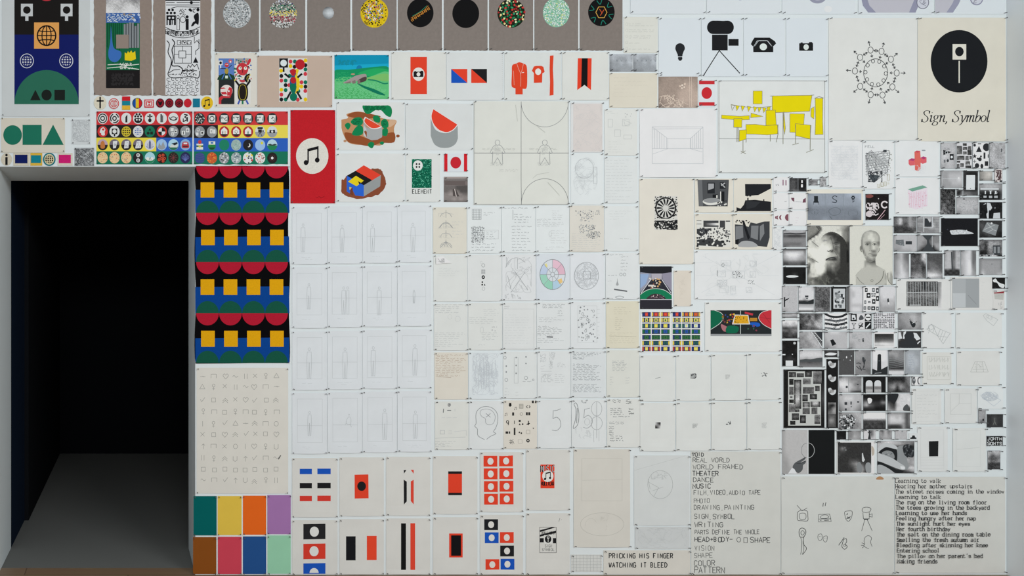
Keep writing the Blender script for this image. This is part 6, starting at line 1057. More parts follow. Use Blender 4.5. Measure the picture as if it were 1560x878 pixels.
s = paper('sheet with green topped pink pencil box drawing', (1363, 271, 1429.5, 326.5), '#d7dce0', curl=.003); s.poly([(1382.6, 288.6), (1405, 282.6), (1412, 285.8), (1389, 292)], '#6f9c8a'); s.poly([(1382.6, 288.6), (1389, 292), (1412, 286), (1412.6, 314), (1394, 319.6), (1384, 315)], '#d9ced6'); s.lines([[(1385 + 2.7 * i, 294 - .4 * i), (1385.4 + 2.7 * i, 317 - .3 * i)] for i in range(10)], .5, '#d0a9b8'); s.speck(1384, 293, 1412, 318, 2.6, ['#d3b3c0', '#d5c3cd', '#cfa3b3'], .6, .35, False)

# ------------------------------------------------------------------ the wall of photographs
GP = 'small photographs in the right hand wall of pictures'
def ph(lab, x0, y0, x1, y1, rows='55/55', noise=.35, c='#8a8d90', tint=(1, 1, 1.01), grp=GP, **k):
    s = Sheet('photograph', lab, 'photograph', (x0, y0, x1, y1), c, grp, 'photo', curl=0, inset=.6, **k)
    if rows: s.tone(x0 + .4, y0 + .4, x1 - .4, y1 - .4, rows, noise, 1.15, tint)
    return s
D0, D1, L0, L1 = '#1e2022', '#3a3d40', '#d0d4d6', '#a3a7a9'
s = ph('photograph of black arrow emblem and badge on grey', 1432.5, 217.5, 1455, 257, '77776/77777/78776/77776/66776'); s.poly([(1436, 228.6), (1448.6, 232), (1436.4, 236.6)], D0); s.ring(1441, 232.6, 2, 2, .6, L0); s.rect(1446, 235, 1452, 244, D0); s.ell(1449, 239.6, 1.8, 2, L0, 12); s.ell(1443, 245, 1.8, 2.4, D1, 12); s.rect(1437, 243.6, 1439.6, 248, '#6a6d70'); s.scrib(1437, 225, 1449, 229, 2, '#6a6d70', .5, .6)
s = ph('photograph of many small pictures pinned in rows', 1456.2, 217.5, 1480.4, 257, '8888/8888', .2)
for i, (a, b, w, h) in enumerate(((1457, 222.5, 8, 13), (1466, 218.5, 6, 4), (1466, 224, 7, 5), (1474, 223, 5, 6), (1466, 231, 6, 4.6), (1473, 229, 6.4, 7.4), (1457, 237.6, 11.6, 6.4), (1470, 238, 5, 6.6), (1476, 238, 3.6, 5), (1457, 245, 5, 3), (1470, 246, 7, 5), (1457, 250, 4, 6), (1462, 249, 5.6, 6), (1470, 252.4, 9, 4))): s.tone(a, b, a + w, b + h, ['24/62/35', '13/41', '6315/2461', '524/245/351'][i % 4], .8, 1.1)
s = ph('photograph of black cut-out shapes on white', 1481.2, 217.5, 1505.6, 257, '9999/9999', .1)
s.polys([circ(1484, 221.5, 2.3, 2.6, 5), [(1486, 232), (1490.6, 222.6), (1495, 232)], circ(1502, 224.5, 5.4, 6, 22), [(1489, 218.6), (1494, 218.6), (1494, 220), (1489, 220)], [(1484, 234), (1485, 237), (1487.4, 237), (1485.6, 239), (1486.2, 241.6), (1484, 240), (1481.8, 241.6), (1482.4, 239), (1481.4, 237), (1483, 237)], [(1497.6, 232.6), (1500.4, 232.6), (1500.4, 242), (1497.6, 242)], circ(1492, 243, 2.8, 3, 14), circ(1488.6, 242, 1.4, 1.6, 10), circ(1493.6, 238.6, 1.5, 1.6, 10), [(1499.4, 246), (1504.6, 246), (1504.6, 253), (1499.4, 253)], circ(1487.6, 252.6, 3.6, 4, 7), circ(1495, 253.4, 2.2, 3.6, 16), [(1504, 236), (1505.4, 234.6), (1505.4, 241.6), (1504, 240)]], '#2a2c2f'); s.lines([[(1484, 243.5), (1484, 249)], [(1481.8, 246.3), (1486.4, 246.3)]], .8, D1)
s = ph('photograph of pale grey paper mosaic with dark tab', 1506.8, 217.5, 1531, 257, '76767/67676/77667/67776/76677', .9); s.rect(1524, 226.6, 1526, 232, '#55585b')
s = ph('photograph of blank wall with small bright lamp', 1432, 260, 1465.5, 286.5, '56666667/56677777/66677787/56667777/55666666', .12); s.lines([[(1435, 272.6), (1464, 272.4)], [(1436, 261), (1434, 285)]], .5, '#c3c7c9'); s.ell(1459.6, 271.6, 1.3, 1.5, '#e3e6e8', 12)
s = ph('photograph of bright doorway seen from dark room', 1467, 260.5, 1489.6, 298.5, '32222223/22111112/22222222/22222222/22222222/22222222/21111112/44443333/55544332', .25); s.poly([(1471.6, 267), (1485, 267), (1484.6, 289.4), (1471.2, 289.4)], '#d0d4d5'); s.ell(1478, 287.4, .8, .6, '#6a6d70', 8)
s = ph('tiny sepia photograph of pale smear', 1491.6, 261, 1511.6, 275.6, '66777/56787/56776/45665', .2, tint=(1, .98, .95))
s = ph('tiny print of dark red dancing figure', 1514, 257.6, 1526.4, 278.4, '88888/88888', .2, tint=(1, .97, .96)); s.tangle(1517, 260, 1524, 277, 12, '#4a3638', 1.1, 4, 5); s.line([(1514.6, 274), (1515.4, 277.6)], 1, D0); s.rect(1522, 275, 1526, 277.6, D1)
s = ph('photograph of lit shop shelf with white bottles', 1491.4, 279.6, 1526.4, 305, '56666655/66777765/55666555/22222224/21111113/11111114/11111114', .3); s.rect(1493, 286.8, 1521, 289.4, '#c6cacc'); s.rects([(1499.6, 291, 1501.4, 296), (1507.4, 291, 1509.6, 296), (1515, 291, 1517.6, 296)], '#d0d4d6'); s.rects([(1497.6, 298.4, 1502.4, 301.6), (1506, 298.4, 1511, 302), (1514, 298.4, 1519.4, 302)], '#a9adb0'); s.lines([[(1506, 291), (1511, 291)], [(1514, 296), (1519, 294)]], .8, '#c3c7c9')
s = ph('dark photograph of tangled foliage beside doorway photo', 1432, 288, 1455, 327, '21211/13131/41323/12314/32421/24132/15233/63421/45242', 1.6)
s = ph('tiny photograph of dark bowl shape', 1456.8, 289, 1466.2, 298.6, '6442/3125/2136/4356', .4)
s = ph('photograph of scattered dark marks in a ring', 1456.6, 300.4, 1490, 327, '66666666/67777776/77777777/66777766/55666666', .35)
for k in range(26): a = k * .62; rr = 6 + (k % 3) * 2.4; s.lines([[(1475 + rr * math.cos(a) * 1.1, 314 + rr * math.sin(a)), (1475 + (rr + 2) * math.cos(a) * 1.1, 314 + (rr + 1.6) * math.sin(a))]], .8, '#8b8f92')
s.ell(1468, 303.4, 1.5, 1, D1, 10)
s = ph('photograph of two pale figures against black', 1491.4, 308, 1526.4, 333.6, '1111111/1112111/1111111/1111112/1111111', .5); s.polys([[(1503, 309), (1508, 310), (1510.6, 317), (1508, 321), (1507, 320), (1504, 324), (1503, 316)], [(1513, 325), (1522.6, 324), (1523, 333), (1512, 333)], [(1502, 326), (1505.6, 322), (1505.4, 333), (1502.4, 333)], [(1497, 312), (1501, 309.6), (1502, 311)]], '#c3c7c9'); s.lines([[(1509, 320), (1507, 333)], [(1499, 320), (1502.4, 333)]], 1.4, '#0e0f10'); s.ell(1515, 317, 1, 1.4, '#7a7d80', 10)
s = ph('photograph of folded paper sheet on dark ground', 1491.4, 336, 1526.4, 362.4, '22222222/33222222/23222222/22332211/11122111', .3); s.poly([(1503, 338.4), (1521, 343), (1516, 359.4), (1496, 352.6)], '#85898b'); s.lines([[(1503, 340), (1512, 350), (1517, 352)], [(1499, 350), (1508, 346), (1515, 343)], [(1504, 354), (1512, 350)]], .6, '#bfc3c4'); s.ell(1510, 340.4, 1.4, 1.5, '#d6d9da', 12)
s = ph('photograph of kitchen corner with dark window', 1491.4, 365.4, 1526.4, 391, '34444444/54266664/43266664/34266334/43255334/21155335/11144334/99889911', .9); s.polys([[(1512, 374.4), (1523, 374), (1523, 389), (1512, 389)]], '#3a3d40'); s.rects([(1513, 376, 1516.6, 386), (1519, 376, 1522.4, 386)], '#85898c'); s.speck(1493, 386, 1518, 391, 3, ['#d6d9da', '#9a9da0', D1], .8, .5, False)
s = ph('photograph of plain grey room with pale floor spot', 1491.4, 394, 1526.4, 419, '55555555/56666665/56666665/56666665/57666666/58666677', .2); s.ell(1510.4, 402.6, 1, .8, '#6a6d70', 8)

GTP = 'tiny pinned prints left of the grey blackboard photo'
s = paper('tiny pinned print with red bars, top of its block', (1178, 270, 1201, 292.4), '#d8dadf', GTP, 'print', curl=0, inset=1); s.rects([(1191.6, 274, 1193.6, 282.6), (1196, 274.6, 1198, 282.6)], '#9a7f8c'); s.scrib(1180, 280, 1190, 283, 1, '#9a9ea3', .6, .8); s.lines([[(1182, 282), (1182.6, 282.6)], [(1185, 282), (1186, 282.6)]], 1, '#55585c')
s = ph('tiny dark photograph with two white window lights', 1202.2, 271.4, 1228.2, 292.2, '22222222/23321111/33321111/23321112/44443222', .5); s.rects([(1220, 274.6, 1222.2, 279), (1219.6, 281, 1222.4, 285.6)], '#dfe2e4'); s.rect(1214.6, 272, 1215.6, 292, '#6a6d70')
s = ph('tiny photograph of grey field with railing', 1231.4, 273.4, 1245.2, 282.6, '5666/4345/5465/5665', .8)
s = ph('tiny photograph of scribbled branches', 1248.6, 270, 1258.4, 284.4, '7578/5746/8575/7478', 1.4)
s = paper('tiny pinned print with two faint dashes', (1178, 294, 1201, 319.4), '#d8dadf', GTP, 'print', curl=0, inset=1); s.scrib(1194, 306.4, 1199, 308, 1, '#85898e', .7, .4); s.scrib(1180, 306.4, 1185, 308, 1, '#b9bdc1', .5, .4)
s = paper('tiny pinned print with dark red corner blocks', (1201.8, 294, 1228, 319.4), '#d8d9de', GTP, 'print', curl=0, inset=1); s.polys([[(1204.6, 301.6), (1209.4, 301.6), (1209.4, 308), (1205.6, 305)], [(1222, 309), (1223, 304), (1227, 301.6), (1227, 308.6)]], '#6b4652'); s.line([(1211, 307.6), (1221, 308)], .5, '#9a9ea3')
s = paper('tiny pinned print with four dark red half moons', (1178, 321, 1201, 344), '#d8dadf', GTP, 'print', curl=0, inset=1)
for x, r in ((1182.6, 2.6), (1185, 3), (1190, 3.8), (1200.4, 5.4)): s.poly(circ(x, 331.6, r * .95, r, 10, 90, 270) + ([(x - r * .3, 331.6)] if r < 5 else []), '#7a4c56')
s = paper('tiny pinned print with faint pink specks', (1201.8, 321, 1228, 344), '#d9dade', GTP, 'print', curl=0, inset=1); s.scrib(1211, 330, 1218, 342, 3, '#c9bdc2', .4, .8)
s = paper('narrow slip of faint grey scrawl beside sea photograph', (1177, 346, 1190.6, 381), '#d6dadd', curl=0, inset=1); s.tangle(1179, 350, 1189, 378, 24, '#b9bec2', .35, 4, 5)

s = paper('cream mount holding six-panel blackboard photograph', (1228.6, 288.5, 1314.5, 343.5), '#d6d3c8', cat='mounted photograph', curl=.003)
s.part('blackboard_print', 'photo'); s.tone(1229.6, 295, 1311.6, 335.4, '5666666777/6666666667/5666666666/4555555556/5555555555/5556555545', .15, 1.6, (.93, .98, 1.05))
s.rect(1239.6, 299, 1245.6, 306.6, '#23272b'); s.poly([(1239, 306.6), (1246, 306.6), (1247, 309), (1238.4, 309)], '#23272b'); s.lines([[(1239, 308), (1238.4, 312)], [(1246.4, 308), (1247, 312)]], .7, '#3a3f44'); s.curve([(1274.6, 300), (1271, 298.6), (1267.4, 301), (1270, 304), (1274, 306), (1272.6, 308.6), (1267, 308)], 1, '#2a2f34')
for k in range(6): a = k * 1.047; s.ell(1299 + 2 * math.cos(a), 301.4 + 2.2 * math.sin(a), 1.1, 1.2, '#2a2f34', 10)
s.lines([[(1299, 303), (1298.6, 309)], [(1298.6, 308), (1301.4, 306)]], .8, '#2a2f34')
for k in range(12): a = k * .524; s.lines([[(1240.6 + 4 * math.cos(a), 323.6 + 3.4 * math.sin(a)), (1240.6 + 6.4 * math.cos(a), 323.6 + 5.4 * math.sin(a))]], .5, '#5f676d')
s.line([(1240.6, 322), (1240.6, 326)], .8, '#4a5157'); s.curve([(1262, 322), (1266, 318), (1273, 316.6), (1279, 319), (1279.6, 324), (1274, 328), (1266, 327.6)], .6, '#5a6268', True); s.line([(1263, 329), (1267, 334)], .7, '#4a5157'); s.curve([(1293, 321), (1291.6, 325), (1293.4, 329)], .6, '#5f676d'); s.curve([(1304.6, 321), (1306.2, 325), (1304.4, 329)], .6, '#5f676d')
s.lines([[(1256.6, 295), (1256.6, 335)], [(1284, 295), (1284, 335)], [(1230, 315), (1311, 315.4)]], .4, '#7f888e'); s.end()
s = ph('photograph of dark red instruments and white shapes on black', 1318, 295.6, 1353.6, 335.4, '2111111/1111111/1111111/1111111', .3, tint=(1.05, .9, .92), grp='larger photographs'); s.blob([(1319, 297), (1326, 296.4), (1330, 299), (1325, 302), (1319, 301)], '#7a4642'); s.ring(1347, 312, 4.6, 4.8, 2.2, '#cfc9ca', 40, 330); s.tangle(1319, 310, 1338, 328, 18, '#cdc6c8', 1.5, 4, 5); s.blob([(1319, 324), (1325, 321), (1329, 326), (1325, 331), (1319, 329)], '#c5bdbf'); s.line([(1336, 335), (1348, 320)], 1, '#c9a9b0'); s.line([(1339, 335), (1347, 327)], .6, '#b59098'); s.ell(1337.6, 303, .8, .8, '#cfc9ca', 8)

s = ph('photograph of sea horizon under dark rippled strip', 1192.4, 351, 1227.4, 376.6, '66777776/66666666/33222233/55555555/55555555/44444455/44555555', .15); s.curve([(1193, 356.6), (1203, 355.6), (1213, 356.4), (1227, 355.2)], 1.6, '#2a2c2f')
s = ph('photograph of dim white room with glowing lights', 1192.4, 379, 1227.4, 404.6, '32222223/57777774/68999875/67888766/56777665/33444433/22333322', .2)
s = ph('small dark photograph of bright elongated glow', 1192.4, 407, 1227.4, 433.4, '1111111/1111111/1113110/1111111/1111111', .15); s.blob([(1197, 421.4), (1202, 419.6), (1210, 419.8), (1216, 421.2), (1210, 423), (1201, 423.2)], '#cfd3d4')
GB = 'two large head photographs'
def inside(P):
    def t(x, y):
        r = False
        for k in range(len(P)):
            (ax, ay), (bx_, by) = P[k], P[k - 1]
            if (ay > y) != (by > y) and x < (bx_ - ax) * (y - ay) / (by - ay) + ax: r = not r
        return r
    return t
s = ph('large photograph of lined face lit from left', 1229, 344, 1293.4, 434.6, '55555533888888888888776655/55555553388888888888766544/55555555388888888877765443/55555533888888888888865544/55554338888888888888865544/55433888888788888888865544/43388888887788888888865544/38887888876766666666665544/78877888888877666666633322/88887788898888766666633322/88888788999998866666633322/89999989999999866666633322/99999999999998466666633322/88999999999998766666633322/78899999999988766666633322/65889999999987766666633322/86557899999743366666633322/88755899999877666666633322/84788999999766566666633322/63888999998755566666633322/53888999999644454333222222/44888899998633344332222221/34788899997422233322222221/36777888863322222322222222/56788875533332222222322222/45444334433333222332222222/45564333333332232223222232/55465443333323322222222222/45455444333322222222222222', .3, grp=GB, tint=(1, 1, .96))
s.tone(1229.4, 344.4, 1293, 434.2, '33333333333333333333333333/33333333333333333333333333/33333333333333333333333333/33333333333333333333333333/55554444444432222233333332/66666666666655432222222222/77777777777765443322222222/38887888876766654322222211/78877888888877654333222211/88887788898888765345222211/88888788999998865444222221/89999989999999864345222221/99999999999998435445222211/88999999999998766544222211/78899999999988777664222211/65889999999987764445222211/86557899999743322244222211/88755899999877665544222211/84788999999766555443222222/63888999998755565433222221/53888999999644454333222222/44888899998633344332222221/34788899997422233322222221/36777888863322222322222222/56788875533332222222222222/45444334433333222332222222/45564333333332232223222222/55465443333323322222222222/45455444333322222222222222', .3, .6, (1, 1, .96), shape=inside(spline([(1248.4, 370), (1250.4, 362.8), (1255.8, 357), (1262.6, 353.9), (1268.3, 353.7), (1275, 356), (1282, 361), (1287, 367.3), (1290.5, 376.4), (1292.2, 388), (1292.6, 408), (1292, 434), (1256, 434.1), (1255, 413), (1252, 404), (1249, 385)], True, 4)))
s.lines([[(1229.6, 366.6), (1240, 359.4), (1246, 354.8)], [(1243, 345), (1247.6, 351.4), (1245.6, 354)]], 1.1, '#3c3d3b')
s.lines([spline([(1257.2, 396.8), (1262, 393.6), (1268, 392.8), (1272.6, 393.6)])], 1.5, '#26272a'); s.curve([(1259.4, 382.4), (1262, 383.4), (1264, 382), (1267, 383.2), (1268.4, 380.6)], 1.2, '#44453f'); s.curve([(1253.6, 367.6), (1256, 366.2), (1259, 367)], .7, '#85868a'); s.curve([(1269, 371.6), (1273, 369.6), (1277.6, 371)], .8, '#2c2d2e'); s.curve([(1270, 375.4), (1274, 374), (1278.6, 375.4)], .6, '#8f908c'); s.curve([(1264.4, 361), (1266, 366), (1268, 372), (1269, 379)], .7, '#4a4b4a'); s.curve([(1270, 383), (1274, 388), (1276, 394)], .7, '#5a5b57')
s.lines([[(1234, 393.4), (1240, 397), (1246, 400)], [(1236, 368), (1241, 372), (1246, 376)]], .8, '#5a5b57'); s.poly([(1229.6, 416), (1234, 401), (1233.4, 408), (1230.4, 419)], '#5a5b57'); s.tangle(1230, 423, 1262, 433.6, 10, '#66685f', .7, 4, 5)
s = ph('large photograph of bald mannequin head and shoulders', 1293.8, 344, 1359.6, 434.6, '88/88', .1, grp=GB, tint=(1, 1, .955))
MAN = '88888888888888888888888888/88888888888888888888888888/88888888866555668888888888/88888888667777665888888888/88888885677788776658888888/88888885677888777658888888/88888885777888877665888888/88888885777778877665888888/88888885765457775456588888/88888885776657876567588888/88888864777767877777548888/88888864677767876777648888/88888886477775457776488888/88888888567776667776588888/88888888857775445777588888/88888888885677677765888888/88888888885556555558888888/88888888865443334456888888/88888888866655555667888888/88888888867776666777788888/88888888777777777777778888/88888877777777777777776888/88888777777777777777776878/88867777777777777777766866/88777777777777777777766866/88777777777777777777766766/88777777777777777777776766/88777777777777777777776866/88777777777777777777766876'
for P in (spline([(1311.4, 376), (1311.2, 366), (1313.4, 358), (1318, 353.2), (1325.4, 351.2), (1333, 353), (1338.2, 358.6), (1340.2, 367), (1339.4, 376), (1336.6, 386), (1332.4, 394), (1326, 399), (1319.6, 396), (1315.4, 389), (1313, 382)], True, 4), [(1314.4, 388), (1333.6, 388), (1333, 398), (1334, 404), (1348, 411.4), (1350, 420), (1350, 434.4), (1303, 434.4), (1303, 421), (1306, 415.6), (1314.6, 408), (1315, 398)], spline([(1309.2, 377), (1311.4, 374.8), (1312.6, 384), (1310, 382.4)], True), spline([(1339, 378), (1339.6, 379.6), (1338, 384), (1336.4, 386)], True), [(1351.6, 416), (1358.6, 412), (1359.4, 434.4), (1357, 434.4), (1352.6, 427)]):
    s.tone(1294.2, 344.4, 1359.2, 434.2, MAN, .1, .6, (1, 1, .955), shape=inside(P))
for x, y in ((1320.4, 372.6), (1331.6, 372.4)): s.curve([(x - 3, y + .4), (x, y - 1.2), (x + 2.8, y + .4)], .8, '#55564f'); s.ell(x + .2, y + .3, 1.1, 1.2, '#4a4b49', 12); s.curve([(x - 3.6, y - 2.6), (x, y - 4), (x + 3.2, y - 2.8)], .6, '#9a9b94'); s.curve([(x - 2.2, y + 1.8), (x, y + 2), (x + 2, y + 1.4)], .5, '#9a9b94')
s.ell(1324.4, 382.2, .8, .6, '#66675f', 8); s.ell(1327.2, 382.2, .8, .6, '#66675f', 8); s.curve([(1323.2, 380), (1323.8, 375.6), (1324.4, 372)], .5, '#a3a49d'); s.curve([(1321.6, 387.4), (1325, 386.8), (1329, 387.4)], .8, '#6f706a'); s.curve([(1323, 389.4), (1325.6, 390), (1328, 389.2)], .6, '#a3a49d'); s.curve([(1317, 392), (1321, 397), (1325.6, 398.6), (1330, 397), (1333.4, 391)], .9, '#85867f')
s.curve([(1311.6, 374.6), (1309.6, 378), (1310.4, 382), (1312.6, 384)], .8, '#77786f'); s.curve([(1339.4, 378), (1339, 382), (1336.6, 385)], .8, '#77786f'); s.curve([(1311.6, 366), (1313.6, 358), (1318, 353.4), (1325, 351.4)], .6, '#a9aaa3'); s.curve([(1325, 351.4), (1333, 353), (1338.4, 358.6), (1340, 366)], .6, '#9a9b94')
s.curve([(1305, 422), (1309, 428), (1316, 433.6)], .9, '#85867f'); s.curve([(1345.6, 413), (1344, 423), (1339, 430), (1333, 433.8)], 1, '#66675f'); s.ring(1327.8, 427.8, 1.7, 1.7, .8, '#7f8079'); s.curve([(1351.6, 416), (1352.4, 427), (1358, 434)], .9, '#6f706a'); s.curve([(1302.4, 421), (1306, 416), (1313, 409)], .5, '#a9aaa3')

s = ph('photograph of rundown room with bright window', 1361, 330, 1395.6, 355.6, '33333644/35844644/35844655/35833654/33333654/22222343/22322233/22233338', .6)
s = ph('photograph of clapboard wall and open window', 1396.6, 330, 1430.8, 355.6, '56666666/66677566/55578566/66632756/56633856/55556666/65555566/66555555', .35); s.poly([(1408, 333), (1412, 333), (1416, 340), (1418, 336), (1418, 345), (1408, 345)], '#33363a'); s.lines([[(1407, 347), (1419, 347)], [(1406.6, 331), (1406.6, 354)], [(1420, 331), (1420, 347)]], .9, '#c9cdd0'); s.lines([[(1397, 335 + 4 * i), (1405, 335 + 4 * i)] for i in range(5)] + [[(1421, 335 + 4 * i), (1430, 335 + 4 * i)] for i in range(5)], .5, '#6f7376')
s = ph('photograph of torn map and dark label', 1361, 358, 1395.6, 383.6, '67777777/67777777/66777777/66677777/55666677', .15); s.poly([(1364, 366), (1376, 365.4), (1377, 375), (1371, 374), (1364, 371.6)], '#6a6f72'); s.speck(1365, 366, 1376, 374, 2, ['#55595c', '#8a8e90'], .6, .45, False); s.rect(1379, 367.6, 1388.6, 372.6, '#33373a')
s = ph('photograph of dark spindle in pale corner', 1396.6, 358, 1430.8, 383.6, '66433345/66633555/66653555/66554555/66543566/65422266/64111146/51111114', .15); s.poly([(1404, 358.4), (1421, 358.4), (1414.6, 366), (1416, 372), (1424, 383.4), (1404, 383.4), (1411.6, 372), (1411.6, 366)], '#3a3e41'); s.line([(1419.6, 360), (1419.6, 377)], .6, '#c3c7c9')
s = ph('large black photograph of pale elongated fragment', 1433, 332.6, 1489.4, 375.4, '1111111/1111111/1111111/1111111/1111111', .12, tint=(.95, .97, 1.1), grp='larger photographs'); s.poly(spline([(1446.6, 351.6), (1452, 351), (1459, 350.2), (1468, 350.6), (1475, 352.6), (1483, 356), (1474, 357), (1462, 357.2), (1450, 357.6), (1447.6, 355)], True, 4), '#bfc3c6'); s.speck(1448, 351, 1474, 357, 1.8, ['#e3e6e8', '#8b8f93', '#d3d6d8'], .7, .45, False); s.ell(1443, 350, 1, 1, '#3a3c48', 8)
s = ph('upright photograph of pale curtain folds', 1361.4, 386, 1384.4, 424.6, '4567544/5567544/5677654/5678665/5678765/6678876/6788877', .15)
s = ph('upright photograph of bush and bright sky patch', 1387, 386, 1410.4, 424.6, '222279/323388/343377/333337/343423/233422/344433/456644/566554', .7)
s = ph('upright photograph of dim misty roadside trees', 1411.6, 386, 1435.4, 424.6, '333333/333333/333333/444333/344434/345443/766654/899876/676665', .4)
s = ph('upright photograph of hanging rope over checkered floor', 1438, 381.4, 1461.6, 420.4, '566366/677376/677377/677376/677476/777477/677476/777377/131313/313131/131313', .2); s.line([(1449, 384), (1450, 411)], 2, '#3a3d40')
s = ph('upright photograph of white corner with soft shadow', 1463, 381.4, 1486.4, 420.4, '667845/678844/678844/778945/678955/678965/678866', .12)

s = ph('upright photograph of dark hand pointing over specks', 1191, 435.6, 1214.6, 475.6, '77777/77777/77777/77777/77777/66777', .25); s.polys([[(1193.4, 453), (1195.6, 453), (1195.4, 468), (1193.4, 468)], [(1195, 457), (1201.6, 454), (1201.4, 455.6), (1195.4, 459)]], '#1f2123'); s.speck(1197, 446, 1212, 470, 3.2, ['#9a9ea0'], .45, .2, False)
s = ph('upright photograph of roadside sign and dark trees', 1216, 437, 1239.4, 475.6, '788887/888887/788888/888888/788888/886888/111221/666666/777777/999998/222222', .15); s.rects([(1226, 450.4, 1231, 453.4), (1227.4, 454, 1230.6, 455.6)], '#33363a'); s.line([(1229, 455), (1229, 460)], .6, '#6a6e71'); s.blob([(1217, 461), (1224, 459), (1229, 460), (1239, 456), (1239, 463), (1217, 463)], '#2a2d2f')
s = ph('upright photograph of dense dark bush', 1240.4, 437, 1264.2, 475.6, '444444/343434/434343/343343/434434/443244/343323/433243/555434/454444', 1.1)
s = ph('upright photograph of framed black pinboard of pictures', 1265.4, 437, 1289.4, 475.6, '11111/11111', .1); s.rect(1269, 440, 1287, 470.6, '#b9bdbf'); 
for k in range(26): a, b = R.uniform(1269.4, 1283), R.uniform(440.6, 466); s.rect(a, b, a + R.uniform(2, 4), b + R.uniform(2, 5), R.choice([D0, '#5a5e61', '#8b8f91', '#d3d6d8', '#3a3d40']))
s = ph('upright photograph of pale empty chair by wall', 1290, 436.4, 1313.4, 475.6, '288887/278888/277888/277888/278888/278888/277777/278887/278887', .12)
s = ph('upright photograph of black and white icon grid', 1314.2, 436.4, 1338.6, 475.6, '9999/9999', .1)
for k, (a, b, w, h) in enumerate(((1317, 439, 4, 6), (1328, 439, 4, 6), (1334, 439, 4, 8), (1319.6, 446.6, 6, 7.4), (1326.6, 447, 7, 2), (1327, 450.4, 6, 2), (1334, 451, 4.4, 8), (1316, 458, 3, 5), (1322, 459, 3.4, 3), (1328, 456, 5, 7), (1315, 467, 4, 5), (1321, 467, 4.6, 5), (1326.6, 467, 6, 6), (1334, 467.4, 4, 6))): s.rect(a, b, a + w, b + h, [D0, '#5a5e61', D1][k % 3]); s.ell(a + w / 2, b + h / 2, w * .25, h * .2, L0, 10)
s = ph('upright photograph of tiny splash over calm water', 1339.8, 436.4, 1363.6, 475.6, '888888/888888/888888/788887/777777/677776/666666/666666', .15); s.blob([(1351, 456), (1353, 455), (1353.6, 460), (1351.6, 461)], '#2f3235'); s.blob([(1352, 461), (1354, 461), (1353.6, 465)], '#e0e3e5')
GW_ = 'wider mounted pictures at the right edge'
s = paper('white mount with grey woodgrain print', (1365, 425.5, 1446.5, 472.5), '#d1d2d0', GW_, cat='print', curl=.002); s.part('woodgrain_print', 'photo'); s.tone(1380.4, 429, 1428, 466.6, '343423434/243434333/434333242/343243433/555555555/343434343/234343433/343343434', 1.2, 1.1); s.lines([[(x, 430), (x + R.uniform(-1, 1), 466)] for x in range(1382, 1428, 4)], .7, '#a3a7a8'); s.lines([[(1381, 446), (1427, 445.4)], [(1385, 465), (1402, 465)]], 1.1, '#b9bcbd'); s.blob([(1406.6, 430), (1409, 430), (1409.4, 440), (1407.6, 442), (1406.6, 438)], '#2a2c2e'); s.tone(1428, 430, 1433.6, 470, '56/57/57/68/88', .3); s.end()
s = paper('white mount with flat grey three-panel photograph', (1447.6, 422, 1512, 472.5), '#d1d1ce', GW_, cat='mounted photograph', curl=.002); s.part('grey_panel_print', 'photo'); s.rect(1450, 424.6, 1491, 469, '#979b9d'); s.rect(1450.6, 425, 1470.4, 447, '#a3a7a9'); s.rect(1450.6, 447, 1470.4, 468.4, '#b5b9bb'); s.line([(1474, 450), (1487, 464)], .5, '#77797b'); s.end(); s.scrib(1494, 428, 1500, 464, 7, '#c3c5c3', .4, .8)
s = ph('tiny photograph of white curved form on black', 1510.6, 423, 1530.6, 440, '1111/1111/1111', .2); s.blob([(1512, 427), (1516, 424.6), (1519, 429), (1524, 432), (1529.6, 434), (1528, 439), (1522, 437), (1518, 431), (1513, 430)], '#d3d6d6')
s = paper('tiny card with dark red stripe and caption', (1512.4, 442.4, 1530, 472), '#cfcecb', curl=0, inset=1); s.poly([(1513.6, 446), (1529, 444), (1529, 447), (1514, 447.6)], '#8a3038'); s.poly([(1514, 448), (1529, 447), (1528, 457), (1515, 456)], '#b5b5b0'); s.scrib(1515, 449, 1527, 453, 1, '#9a9b97', .4, .4); s.tangle(1521, 460, 1526, 470, 5, '#85878a', .6, 3, 4)

s = ph('tiny wide photograph of pale cloudy strip', 1191, 476.6, 1214.4, 484.6, '44444/66676/67766/33333', .2)
s = ph('photograph of posts above dark rippling water', 1191, 488, 1214.4, 516, '99999/97979/67776/32434/44355/22343/22322/21222', .5)
s = ph('dark photograph with white card and lamp', 1191, 519, 1214.4, 558.4, '11111/11111/21111/11112/11111/11211/12221/11211/11111', .25); s.ell(1210, 523, 2, 2, '#b9bdbf', 12); s.rects([(1191.4, 539.6, 1196, 541.4), (1196.4, 549.6, 1207.4, 558)], '#cfd3d5'); s.ell(1206.6, 540, .9, 1, '#c3c7c9', 8)
s = ph('photograph of workshop crowded with machinery', 1217.4, 477.4, 1252.6, 503, '24354343/32526245/24436356/43254666/22564777/13344576/22332344', .9)
s = ph('photograph of curved bands of packed theatre seats', 1255.4, 477.4, 1290.4, 503, '99999999/99999999', .1, c=L0)
for k, y in enumerate((478, 484, 490, 496.6)): s.line(spline([(1255.8, y + (3 if k else 0)), (1264, y + 4), (1273, y + 5.4), (1282, y + 4), (1290, y + (1.6 if k else 0))]), 3.2 if k % 2 == 0 else 2.8, ['#26282b', '#55585b', '#1f2124', '#6a6e70'][k])
s.speck(1256, 485, 1290, 502.6, 2, ['#33363a', '#8b8f92'], .45, .4, False)
s = ph('photograph of six travel and warning icons', 1293, 477, 1327.2, 503, '8888/8888', .1)
